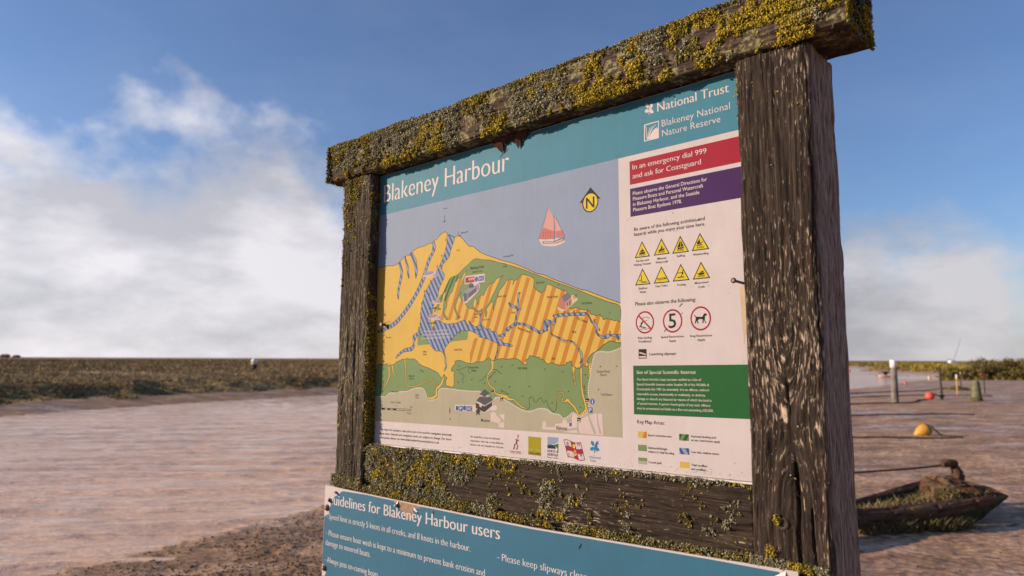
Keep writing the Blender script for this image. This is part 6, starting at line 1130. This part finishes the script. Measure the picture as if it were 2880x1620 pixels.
for k in range(420):
    e = rb.random(); x, z = (abs(rb.gauss(0, 9)) + 1, rb.uniform(-60, 600)) if e < .3 else (rb.uniform(3, 1200), -64 + abs(rb.gauss(0, 7))) if e < .75 else (1204 - abs(rb.gauss(0, 8)), rb.uniform(-60, 700))
    s_ = rb.uniform(.4, 1.6); put_poly('edge_grime', 'algae', 16, [(x, z), (x + s_, z + s_ * .4), (x + s_ * .7, z + s_ * 1.4), (x - s_ * .2, z + s_ * .8)])
flush(sheet)
# nail and screw
def stud(name, p, q, r0, r1, parent):
    p, q = Vector(p), Vector(q); h = MB(); L = (q - p).length; rot = (q - p).to_track_quat('Z', 'Y').to_matrix(); h.lathe([(r0, 0), (r0, L * .8), (r1 * .8, L * .9), (r1, L * .94), (r1 * .95, L), (r1 * .3, L * 1.01)], 12, p, rot); return h.build(name, ['metal_dark'], parent, smooth=True)
stud('nail', (1.194, .004, .324), (1.188, -.037, .3265), .0028, .0058, sheet); stud('screw', (.0406, .003, .2943), (.0400, -.016, .2943), .004, .0078, sheet)

# ---- lower board with the guidelines
GY = -.0495
gl = slab('guideline_panel', [(-.1768, -.95), (1.296, -.95), (1.294, -.2092), (1.13, -.2118), (.68, -.2177), (.25, -.2128), (-.08, -.2075), (-.1734, -.2054)], GY + .0002, GY + .0045, 'panel', board, 'sheet_edge')
gl['label'] = 'teal guidelines sign with peeling film below the map'
def jag(pts, a, seed, n=3):
    r_ = random.Random(seed); out = []
    for i in range(len(pts) - 1):
        p, q = np.array(pts[i]), np.array(pts[i + 1])
        for k in range(n): out.append(tuple(p + (q - p) * k / n + np.array([r_.uniform(-a, a), r_.uniform(-a, a)])))
    return out + [pts[-1]]
left = jag([(-79, -213), (-94, -222), (-115, -232), (-132, -246), (-140, -262), (-146, -275), (-150, -292), (-172, -300)], 1.6, 4)
film = left + [(-173.5, -440)] + jag([(-173, -445), (-158, -447), (-150, -460), (-156, -476), (-174, -480)], 1.2, 5) + [(-175, -940), (1290, -940)] + jag([(1291, -235), (1268, -226), (1259, -215.5)], 1.2, 6) + [(1130, -215.5), (680, -221.5), (292, -217)] + jag([(288, -217), (262, -225), (256, -238), (241, -256), (221, -254), (203, -244), (188, -226), (160, -215)], 1.2, 7) + [(40, -212.5)]
q = [(a / 1000, b / 1000) for a, b in film]
tri = tessellate_polygon([[Vector((a, b, 0)) for a, b in q]]); F = []
for t in tri:
    a = [q[i] for i in t]; cr = (a[1][0] - a[0][0]) * (a[2][1] - a[0][1]) - (a[2][0] - a[0][0]) * (a[1][1] - a[0][1]); F.append(tuple(t) if cr > 0 else tuple(reversed(t)))
put('blue_film', 'gblue', [(a, GY - .0003, b) for a, b in q], F)
tear = jag([(158, -213.5), (291, -216.5), (262, -226), (256, -239), (241, -257), (221, -255), (203, -245), (187, -227)], 1.0, 8); q = [(a / 1000, b / 1000) for a, b in tear]
put('torn_patch', 'torn_brown', [(a, GY - .0001, b) for a, b in q], [tuple(reversed(range(len(q)))) if False else tuple(range(len(q)))[::-1]])
for q_ in GTXT: put_text(uid('guideline_lettering'), q_[1], q_[2], *q_[3:7], q_[7], 0, GY - .0003, 3)
for k in range(14):
    x, z = rb.uniform(-120, 1000), rb.uniform(-420, -240); s_ = rb.uniform(.6, 1.8); put_poly('scuff_marks', 'dark', 2, [(x, z), (x + s_, z + s_), (x + s_ * .5, z + s_ * 2.5)], GY - .0006)
put_poly('scuff_marks', 'dark', 2, [(331, -231), (336, -232), (336, -224), (332, -222)], GY - .0006); put_poly('scuff_marks', 'dark', 2, [(812, -243), (820, -232), (822, -234), (815, -246)], GY - .0006)
flush(gl)
def curl(name, base, tip, wdt, up, parent, mat='paint_white'):
    b, t_ = np.array(base), np.array(tip); V = []; F = []; n = 7; dirv = t_ - b; L = np.linalg.norm(dirv); dirv /= L; side = np.array([-dirv[2], 0, dirv[0]])
    for i in range(n):
        a = i / (n - 1) * 2.6; rr_ = L / 2.6; c = b + dirv * rr_ * math.sin(a) + np.array([0, -1, 0]) * up * (1 - math.cos(a)); wv = wdt * (1 - .7 * i / (n - 1)); V += [tuple(c - side * wv), tuple(c + side * wv)]
    F = [(2 * i, 2 * i + 1, 2 * i + 3, 2 * i + 2) for i in range(n - 1)]; me = mesh(name, V, F); return link(name, me, parent, [mat])
curl('peeled_flap', (.178, GY - .0006, -.222), (.196, GY - .004, -.232), .010, .006, gl); curl('peeled_flap', (.262, GY - .0006, -.228), (.252, GY - .006, -.240), .009, .006, gl)
curl('peeled_flap', (-.112, GY - .0006, -.226), (-.100, GY - .003, -.214), .010, .005, gl, 'sheet_edge'); curl('peeled_flap', (-.144, GY - .0006, -.252), (-.128, GY - .003, -.242), .011, .005, gl, 'metal_dark'); curl('peeled_flap', (1.262, GY - .0006, -.218), (1.272, GY - .004, -.235), .012, .006, gl, 'sheet_edge')
for (x, z) in ((-.158, -.273), (-.1608, -.454)):
    h = MB(); h.lathe([(.0105, 0), (.0105, .001), (.0075, .0025), (.0072, .006), (.005, .0085), (.001, .009)], 16, (x, GY - .0002, z), Matrix.Rotation(R(90), 3, 'X')); h.build('bolt', ['metal_rust'], gl, smooth=True)

# ================================================================== THINGS ON THE SHORE
def zat(x, y): return float(height(np.array([[x, y]], float))[0][0])
def noise_disp(o, amp, sc, seed):
    me = o.data; n = len(me.vertices); co = np.empty(n * 3); me.vertices.foreach_get('co', co); co = co.reshape(-1, 3); d = np.stack([fbm(co[:, 1] * sc + k * 9, co[:, 2] * sc + co[:, 0] * sc, seed + k) - .5 for k in range(3)], 1); me.vertices.foreach_set('co', (co + d * amp).ravel()); me.update()
# tall mooring post with white head
x, y = 14.79, 27.24; z = zat(x, y); t = empty('mooring_post', (x, y, z), 'tall grey timber mooring post with a white painted head', 'post')
h = MB(); h.lathe([(.135, -.3), (.135, 0), (.128, .5), (.122, 1.0), (.118, 1.34)], 18); h.build('shaft', ['pole_grey'], t, smooth=True)
h = MB(); h.lathe([(.121, 1.34), (.121, 1.58), (.117, 1.62), (.06, 1.63)], 18); h.build('white_head', ['paint_white'], t, smooth=True)
h = MB(); h.lathe([(.02, 1.60), (.02, 1.665), (.0, 1.67)], 8); h.build('cap_pin', ['metal_rust'], t)
# thin leaning pole with chain knot
x, y = 17.91, 29.38; z = zat(x, y); t = empty('mooring_pole', (x, y, z), 'thin dark leaning pole beside the red ball buoy', 'pole')
h = MB(); h.tube([(0, 0, -.3), (0, 0, 0), (-.02, .0, .6), (-.055, 0, 1.34)], [.05, .05, .043, .036], 10, jit=.15); h.build('shaft', ['pole_dark'], t, smooth=True)
h = MB(); h.tube(crom([(.06, -.05, .12), (-.02, -.07, .17), (-.09, -.03, .15), (-.05, .06, .12), (.06, .05, .14), (.06, -.05, .18), (-.2, -.04, .16)], 4), .025, 7); h.build('rope_knot', ['rope_dark'], t, smooth=True)
# red ball buoy
x, y = 17.33, 29.25; z = zat(x, y); t = empty('ball_buoy', (x, y, z), 'bright red ball buoy on the mud by the thin dark pole', 'buoy')
rot = Matrix.Rotation(R(68), 3, 'Y'); prof = [(.17 * math.sin(a), -.17 * math.cos(a) * 1.05) for a in np.linspace(.05, 2.7, 12)] + [(.05, .18), (.045, .23), (.02, .235)]
h = MB(); h.lathe(prof, 18, (0, 0, .15), rot); h.build('ball', ['buoy_red'], t, smooth=True)
h = MB(); h.tube([rot @ Vector((0, 0, .2)) + Vector((0, 0, .15)), (.32, .02, .20), (.45, .05, .16)], .02, 6); h.build('tether', ['rope_dark'], t)
# tapering mossy stump
x, y = 18.74, 28.45; z = zat(x, y); t = empty('mooring_block', (x, y, z), 'tapering mossy concrete stump standing on the mud', 'stump')
h = MB(); h.lathe([(.20, -.2), (.195, 0), (.18, .2), (.16, .45), (.135, .7), (.11, .80), (.05, .84)], 14); o = h.build('block', ['concrete_mossy'], t, smooth=True); noise_disp(o, .03, 6, 3)
h = MB(); h.lathe([(.205, 0), (.21, .05), (.20, .12), (.187, .16)], 14); o = h.build('weed_skirt', ['weed'], t, smooth=True); noise_disp(o, .02, 9, 5)
# stakes
for (x, y, hh, mats, lab) in ((21.10, 33.41, .96, ('stake_yellow', 'paint_white'), 'yellow stake with a white tip in front of the weed mound'), (28.41, 44.57, .95, ('pole_dark', 'stake_yellow'), 'thin brown stake behind the weed mound'), (23.6, 35.2, 1.15, ('pole_dark', 'buoy_red'), 'thin stake with an orange crosspiece behind the mossy stump')):
    z = zat(x, y); t = empty('marker_stake', (x, y, z), lab, 'stake'); h = MB(); h.tube([(0, 0, -.2), (0, 0, hh * .82)], [.032, .028], 8); h.build('shaft', [mats[0]], t)
    h = MB()
    if 'crosspiece' in lab: h.box((0, 0, hh * .82), (.34, .03, .06)); h.build('crosspiece', [mats[1]], t)
    else: h.tube([(0, 0, hh * .82), (0, 0, hh)], [.036, .030], 8); h.build('tip', [mats[1]], t)
# weed mound
x, y = 24.7, 39.1; z = zat(x, y); n = 700; a = rng.uniform(0, 6.28, n); q = rng.random(n) ** .5; P = np.stack([x + .62 * q * np.cos(a), y + .5 * q * np.sin(a), z + .16 * (1 - q * q)], 1); V, F = lumps(P, np.tile([0, 0, 1.], (n, 1)), .05 + .05 * rng.random(n), .5)
link('weed_mound', mesh('weed_mound', V - np.array([x, y, z]), F), None, ['weed'], label='low dark green mound of seaweed on the mud', cat='seaweed').location = (x, y, z)
# small floating buoys
for (x, y, r_, m, lab) in ((29.09, 52.06, .13, 'buoy_red', 'small red buoy at the water edge beyond the white-headed post'), (40.91, 68.97, .15, 'buoy_pale', 'small faded orange buoy near the grassy spit'), (51.69, 107.8, .22, 'buoy_red', 'tiny red buoy far out on the channel')):
    t = empty('float_buoy', (x, y, WZ), lab, 'buoy'); h = MB(); h.lathe([(r_ * math.sin(a), r_ * .6 - r_ * math.cos(a)) for a in np.linspace(.05, 3.09, 10)], 14); h.build('float', [m], t, smooth=True); h = MB(); h.lathe([(r_ * .2, r_ * 1.55), (r_ * .2, r_ * 1.8), (r_ * .1, r_ * 1.85)], 8); h.build('eye', ['metal_dark'], t)
# small moored dinghy
t = empty('dinghy', (38.5, 72.5, WZ), 'small pale dinghy with dark gear moored in the channel', 'dinghy'); rows = []
for u in np.linspace(-1, 1, 11):
    w_ = .42 * (1 - abs(u) ** 2.6) + .02; rows.append([(u * .85, -w_, .24 + .06 * u * u), (u * .8, -w_ * .8, .05), (u * .75, 0, -.05), (u * .8, w_ * .8, .05), (u * .85, w_, .24 + .06 * u * u)])
V = [p for r0 in rows for p in r0]; F = [(i * 5 + j, (i + 1) * 5 + j, (i + 1) * 5 + j + 1, i * 5 + j + 1) for i in range(10) for j in range(4)]
h = MB(); h.add(V, F); h.build('hull', ['buoy_pale'], t, smooth=True)
h = MB(); h.add([(-.5, -.2, .24), (.55, -.2, .24), (.55, .2, .24), (-.5, .2, .24)], [(0, 1, 2, 3)]); h.build('thwart', ['pole_grey'], t)
h = MB(); h.add([(-.38, -.1, .62), (.42, -.1, .62), (.06, 0, .24), (-.38, .1, .62), (.42, .1, .62), (-.02, 0, .24)], [(0, 1, 2), (3, 5, 4), (0, 3, 4, 1), (0, 2, 5, 3), (1, 4, 5, 2)]); h.build('gear_cover', ['pole_dark'], t)
for sg in (-1, 1): h = MB(); h.tube(crom([(sg * .2, 0, .55), (sg * .6, 0, .5), (sg * .95, 0, .1)], 5), .03, 6); h.build('mooring_line', ['rope_dark'], t)
# yellow pear buoy with its rope
x, y = 8.88, 15.3; z = zat(x, y) - .03; t = empty('pear_buoy', (x, y, z), 'yellow pear shaped buoy with a dark band lying on the mud', 'buoy'); ax = Vector((.40, 0, .19)).normalized(); rot = ax.to_track_quat('Z', 'Y').to_matrix()
h = MB(); h.lathe([(.012, -.215), (.032, -.205), (.06, -.17), (.10, -.11), (.128, -.04), (.138, .02), (.132, .08), (.108, .13), (.07, .168), (.035, .185), (.028, .215), (.01, .22)], 22, (0, 0, .125), rot); h.build('float', ['buoy_yellow'], t, smooth=True)
h = MB(); h.lathe([(.124, .07), (.134, .07), (.1245, .105), (.114, .105)], 22, (0, 0, .125), rot, caps=False); h.build('band', ['rope_dark'], t, smooth=True)
h = MB(); h.tube(crom([rot @ Vector((0, 0, .215)) + Vector((0, 0, .125)), (.25, -.03, .13), (.33, -.12, .045), (.52, -.28, .03), (.60, -.38, .03), (.45, -.46, .03), (.0, -.52, .03), (-.8, -.55, .03), (-1.4, -.5, .025)], 5), .014, 7); h.build('tether', ['rope_dark'], t)
# mooring ropes across the mud
def rope(pts, r_, lab, seed):
    r2 = random.Random(seed); P = []
    q = crom([(a, b, 0) for a, b in pts], 10)
    for p in q: P.append((p[0], p[1] + r2.uniform(-.01, .01), zat(p[0], p[1]) + r_ * .8))
    h = MB(); h.tube(P, r_, 6); h.build('mooring_rope', ['rope_dark'], None, label=lab, cat='rope', group='mooring ropes lying across the mud')
rope([(5.5, 15.0), (7.0, 14.78), (7.6, 14.85), (9.2, 14.72)], .016, 'dark rope on the mud just below the yellow buoy', 1)
rope([(9.0, 20.9), (11.0, 20.9), (12.0, 21.1), (13.2, 21.3), (13.9, 21.25)], .02, 'dark rope on the mud between yellow buoy and white-headed post', 2)
rope([(11.5, 26.4), (13.5, 26.7), (15.2, 26.9), (16.5, 28.6), (17.2, 29.1)], .025, 'dark rope running from the white-headed post to the red ball buoy', 3)
rope([(12, 29.5), (16, 32.4), (19.2, 33.2), (22.2, 32.6)], .022, 'dark rope running past the yellow stake', 4)
rope([(14.5, 34), (18, 36.5), (22, 38), (27, 43)], .025, 'dark rope reaching the weed mound', 5)

# ---- wreck of a small timber boat
wz = 0.0
wreck = empty('boat_wreck', (4.2, 7.1, 0.0), 'rotting timber bow of a wrecked boat overgrown with weed', 'wreck'); W0 = Vector((4.2, 7.1, 0.0))
NL = [(2.2, 6.0, .18), (2.709, 6.35, .175), (3.211, 6.65, .157), (3.645, 6.8, .152), (4.042, 6.9, .165), (4.451, 7.0, .205), (4.751, 7.08, .243), (4.92, 7.11, .268)]
FL = [(2.5, 6.9, .07), (3.076, 7.2, .085), (3.628, 7.5, .11), (4.062, 7.7, .172), (4.526, 7.86, .244), (4.80, 7.72, .29), (4.93, 7.4, .272), (4.92, 7.13, .266)]
def timber(name, pts, rad, mat, seed, sub=16, n=40):
    p = np.array(crom([(*a, r_) for a, r_ in zip(pts, rad)], sub)); C = p[:, :3] - np.array(W0); ln = np.concatenate([[0], np.cumsum(np.linalg.norm(np.diff(C, axis=0), axis=1))])
    T = np.gradient(C, axis=0); T /= np.linalg.norm(T, axis=1)[:, None]; A = np.cross(T, [0, 0, 1.]); A /= np.linalg.norm(A, axis=1)[:, None] + 1e-9; B = np.cross(A, T); w = np.arange(n) / n * 2 * np.pi
    K, LL = np.meshgrid(np.cos(w) * 1.0, ln); S = np.sin(w)[None] + 0 * K
    q = 1 + .42 * (fbm(K * 1.3 + 5, LL * 4 + S, seed) - .5) + .34 * (fbm(K * 3.1 + S * 2.3, LL * 2.2, seed + 3) - .5) + .22 * (vn(K * 9 + S * 7, LL * 5, seed + 5) - .5) - .25 * sst(.62, .75, fbm(K * 2 + S, LL * 9, seed + 9))
    V = C[:, None] + (A[:, None] * np.cos(w)[None, :, None] + B[:, None] * np.sin(w)[None, :, None] * .85) * (p[:, 3][:, None] * q)[:, :, None]
    m = len(C); i, j = np.meshgrid(np.arange(m - 1), np.arange(n), indexing='ij'); jn = (j + 1) % n; F = np.stack([i * n + j, i * n + jn, (i + 1) * n + jn, (i + 1) * n + j], -1).reshape(-1, 4).tolist() + [tuple(reversed(range(n))), tuple(range((m - 1) * n, m * n))]
    me = mesh(name, V.reshape(-1, 3), F); uvl = me.uv_layers.new(name='UVMap')
    for lp_ in me.loops: i_, k_ = divmod(lp_.vertex_index, n); uvl.data[lp_.index].uv = (k_ / n * .45, float(ln[i_]))
    return link(name, me, wreck, [mat])
timber('gunwale', NL, [.10, .095, .085, .085, .08, .068, .05, .018], 'wreck_wood', 5); timber('gunwale', FL, [.05, .055, .055, .05, .05, .045, .04, .015], 'wreck_wood', 9)
def strake(name, top, low, mat):
    A = crom(top, 8); B = crom(low, 8); n = min(len(A), len(B)); V = []; F = []; k = 6
    for i in range(n):
        for j in range(k):
            u = j / (k - 1); p = np.array(A[i]) * (1 - u) + np.array(B[i]) * u; V.append(tuple(Vector(p) - W0))
    F = [(i * k + j, (i + 1) * k + j, (i + 1) * k + j + 1, i * k + j + 1) for i in range(n - 1) for j in range(k - 1)]
    h = MB(); h.add(V, F); o = h.build(name, [mat], wreck, smooth=True); noise_disp(o, .03, 12, 4)
    md = o.modifiers.new('thick', 'SOLIDIFY'); md.thickness = .03; return o
strake('hull_side', [(a[0], a[1] + .02, a[2] - .03) for a in NL[2:]], [(3.2, 6.72, -.05), (3.6, 6.88, -.05), (3.95, 6.95, -.05), (4.22, 7.0, -.05), (4.42, 7.05, -.03), (4.50, 7.08, .0)], 'hull_green')
strake('hull_side', [(a[0], a[1] - .02, a[2] - .02) for a in FL[2:]], [(3.6, 7.40, -.05), (4.0, 7.45, -.05), (4.3, 7.45, -.05), (4.45, 7.35, -.05), (4.5, 7.2, -.03), (4.51, 7.10, .0)], 'hull_green')
h = MB(); pr = crom([(-.02, .0), (.0, .10), (.10, .155), (.30, .14), (.46, .08), (.60, .015), (.56, -.05), (.3, -.09), (.06, -.10)], 6, True); nP = len(pr)
V = []
NY = 18
for k in range(NY):
    yy = -.17 + .34 * k / (NY - 1); sc = 1 - .16 * abs(2 * k / (NY - 1) - 1) ** 4; V += [(4.27 + .22 + (p[0] - .22) * sc * (1 - .15 * k / (NY - 1)) - W0.x, 7.38 + yy - .25 * p[0] - W0.y, .25 + p[1] * sc) for p in pr]
F = [(k * nP + i, k * nP + (i + 1) % nP, (k + 1) * nP + (i + 1) % nP, (k + 1) * nP + i) for k in range(NY - 1) for i in range(nP)] + [tuple(reversed(range(nP))), tuple(range((NY - 1) * nP, NY * nP))]
h.add(V, F); o = h.build('breasthook', ['wreck_wood'], wreck); me = o.data; uvl = me.uv_layers.new(name='UVMap')
for lp_ in me.loops: v = me.vertices[lp_.vertex_index].co; uvl.data[lp_.index].uv = (v.y + v.z * .5, v.x)
noise_disp(o, .12, 7, 8); noise_disp(o, .06, 20, 18); noise_disp(o, .03, 50, 28)
timber('bitt_post', [(4.85, 7.95, .12), (5.0, 8.05, .22), (5.06, 8.1, .32), (5.03, 8.1, .40)], [.06, .075, .075, .05], 'wreck_wood', 12, 8, 24); timber('bitt_post', [(4.88, 8.08, .43), (4.94, 8.1, .45), (5.02, 8.1, .445), (5.06, 8.1, .42)], [.03, .058, .055, .03], 'wreck_wood', 13, 8, 24)
h = MB(); h.tube([Vector(p) - W0 for p in crom([(2.6, 7.7, .36), (3.391, 7.9, .352), (3.853, 8.0, .352), (4.5, 8.07, .385), (4.9, 8.1, .42)], 6)], .012, 7); h.build('mooring_line', ['rope_dark'], wreck)
def wreck_blades(name, n, f, mat, hh, label):
    P = np.array([f(k) for k in range(n)]) - np.array(W0); blades(name, P, hh * (.4 + .8 * rng.random(n)), .004 + .006 * rng.random(n), mat, .9, label, wreck)
rw = random.Random(3)
def fl_(k):
    u, dy, sp = CL[k % len(CL)]; x_ = 3.2 + 1.15 * u + rw.gauss(0, sp); return (x_, 6.58 + .30 * u + dy + rw.gauss(0, .02), max(-.01, rw.gauss(.02, .025)))
CL = [(rw.random() ** .8, rw.uniform(-.05, .04), rw.uniform(.015, .05)) for k in range(30)]
wreck_blades('weed_fringe', 2600, fl_, 'samphire', .075, 'pale green weed growing along the foot of the wreck')
wreck_blades('weed_inside', 1000, lambda k: (lambda u: (3.3 + 1.0 * u, 7.05 + .38 * u + rw.uniform(-.12, .12), .05 + .08 * u + rw.uniform(0, .05)))(rw.random()), 'samphire', .07, 'weed growing inside the wreck')
wreck_blades('moss', 1500, lambda k: (4.5 + rw.uniform(-.2, .28), 7.18 + rw.uniform(-.12, .1), .22 + rw.uniform(-.02, .10)), 'samphire', .035, 'dark moss on the breasthook')

# ---- shrubs on the right shore
def shrub(x, y, w_, hh, lab, seed):
    z = zat(x, y); t = empty('shrub', (x, y, z), lab, 'shrub', 'shrubs on the right shore'); r3 = np.random.default_rng(seed)
    h = MB()
    for k in range(9):
        a = r3.uniform(0, 6.28); q = r3.uniform(.2, .9); h.tube([(0, 0, -.1), (w_ * .25 * q * math.cos(a), w_ * .25 * q * math.sin(a), hh * .4), (w_ * .5 * q * math.cos(a), w_ * .5 * q * math.sin(a), hh * r3.uniform(.6, 1.0))], [.05, .03, .012], 5)
    h.build('stems', ['pole_dark'], t)
    cl = np.stack([r3.uniform(-.5, .5, 34) * w_, r3.uniform(-.4, .4, 34) * w_, r3.random(34) ** .8 * hh * .85], 1); cl = cl[(np.abs(cl[:, 0]) / (w_ * .5)) ** 2 + (cl[:, 2] / hh) ** 2 < 1.05]; n = 5200; c = cl[r3.integers(0, len(cl), n)]
    P = c + r3.normal(size=(n, 3)) * np.array([.20, .20, .15]) * (hh / 1.6); P[:, 2] = np.abs(P[:, 2]); s_ = .05 + .06 * r3.random(n); d1 = r3.normal(size=(n, 3)); d1 /= np.linalg.norm(d1, axis=1)[:, None]; d2 = r3.normal(size=(n, 3)); d2 -= (d2 * d1).sum(1)[:, None] * d1; d2 /= np.linalg.norm(d2, axis=1)[:, None]
    V = np.stack([P - d1 * s_[:, None], P + d2 * s_[:, None] * .5, P + d1 * s_[:, None], P - d2 * s_[:, None] * .5], 1).reshape(-1, 3); F = np.arange(4 * n).reshape(-1, 4); link('crown', mesh('crown', V, F), t, ['shrub_leaf'])
shrub(39.6, 62.0, 3.4, 1.0, 'low dark shrub at the end of the row, next to the mud', 1); shrub(42.4, 63.5, 3.4, 1.35, 'olive shrub in the middle of the row', 2); shrub(45.2, 66.0, 3.6, 1.95, 'tallest bushy shrub of the row', 3); shrub(47.8, 65.5, 4.0, 1.65, 'wide shrub beside the tallest one', 4); shrub(44.0, 61.6, 3.0, 1.0, 'low shrub in front of the tallest one', 5); shrub(50.5, 68, 4.0, 2.0, 'bushy shrub at the landward end of the row', 6)
P = np.stack([rng.uniform(36, 60, 9000), rng.uniform(60, 78, 9000)], 1); k = (P[:, 0] > 36.5 + (P[:, 1] - 60) * .95) & (P[:, 0] < 60); P = P[k]; hh_, fa, d_, dmin, ins_ = height(P); kk = ~ins_; P = np.concatenate([P[kk], hh_[kk, None]], 1)
blades('shore_plants', P, .12 + .22 * rng.random(len(P)), .05 + .06 * rng.random(len(P)), 'grass_green', .8, 'low green plants under the shrubs')

# ---- marker on the marsh, distant yacht and houses
x, y = -16.46, 45.0; z = zat(x, y); t = empty('marsh_marker', (x, y, z), 'short white-domed marker post standing in the marsh grass', 'marker')
h = MB(); h.lathe([(.17, -.1), (.17, .40)], 16); h.build('base', ['pole_dark'], t, smooth=True); h = MB(); h.lathe([(.175, .40), (.175, .52)], 16); h.build('band', ['buoy_pale'], t, smooth=True); h = MB(); h.lathe([(.19, .52), (.195, .64), (.15, .74), (.07, .79), (.01, .80)], 16); h.build('dome', ['paint_white'], t, smooth=True)
t = empty('yacht', (94.4, 150, .45), 'distant white yacht with one leaning mast above the marsh', 'yacht'); rows = []
for u in np.linspace(-1, 1, 11):
    w_ = .75 * (1 - max(0, u) ** 2.2) * (1 - .35 * max(0, -u) ** 3) + .03; rows.append([(u * 1.75, -w_, .75 + .15 * u * u), (u * 1.6, -w_ * .8, .25), (u * 1.5, 0, .0), (u * 1.6, w_ * .8, .25), (u * 1.75, w_, .75 + .15 * u * u)])
V = [p for r0 in rows for p in r0]; F = [(i * 5 + j, (i + 1) * 5 + j, (i + 1) * 5 + j + 1, i * 5 + j + 1) for i in range(10) for j in range(4)] + [(i * 5, i * 5 + 4, (i + 1) * 5 + 4, (i + 1) * 5) for i in range(10)]
h = MB(); h.add(V, F); h.build('hull', ['paint_white'], t, smooth=True); h = MB(); h.add([(-1.1, -.5, .8), (.5, -.5, .8), (.3, -.42, 1.2), (-.9, -.42, 1.2), (-1.1, .5, .8), (.5, .5, .8), (.3, .42, 1.2), (-.9, .42, 1.2)], [(0, 1, 2, 3), (5, 4, 7, 6), (1, 5, 6, 2), (4, 0, 3, 7), (3, 2, 6, 7)]); h.build('cabin', ['paint_white'], t)
h = MB(); h.box((-.3, -.475, 1.0), (.8, .03, .16)); h.build('window', ['boat_blue'], t); h = MB(); h.tube([(-.1, 0, 1.0), (1.75, 0, 6.1)], [.05, .03], 6); h.build('mast', ['pole_grey'], t); h = MB(); h.tube([(-.1, 0, 1.4), (-1.5, 0, 1.5)], .06, 6); h.build('boom', ['boat_blue'], t)
for k, (px_, w_, lab) in enumerate(((-447, 5, 'tiny red roofed house on the horizon'), (-437, 3.5, 'tiny low shed beside the far house'))):
    t = empty('distant_house', (px_, 620, .85), lab, 'house'); hh = 2.0 if k == 0 else 1.3; h = MB(); h.box((0, 0, hh / 2), (w_, 6, hh)); h.build('wall', ['brick_far'], t); h = MB(); h.add([(-w_ / 2 - .3, -3.3, hh), (w_ / 2 + .3, -3.3, hh), (w_ / 2 + .3, 3.3, hh), (-w_ / 2 - .3, 3.3, hh), (-w_ / 2, 0, hh + 1.3), (w_ / 2, 0, hh + 1.3)], [(0, 1, 5, 4), (2, 3, 4, 5), (0, 4, 3), (1, 2, 5), (0, 3, 2, 1)]); h.build('roof', ['roof_far'], t)
    for q in range(2): h = MB(); h.box((-w_ / 4 + q * w_ / 2, -3.05, hh * .5), (.7, .12, .6)); h.build('window', ['glass_far'], t)
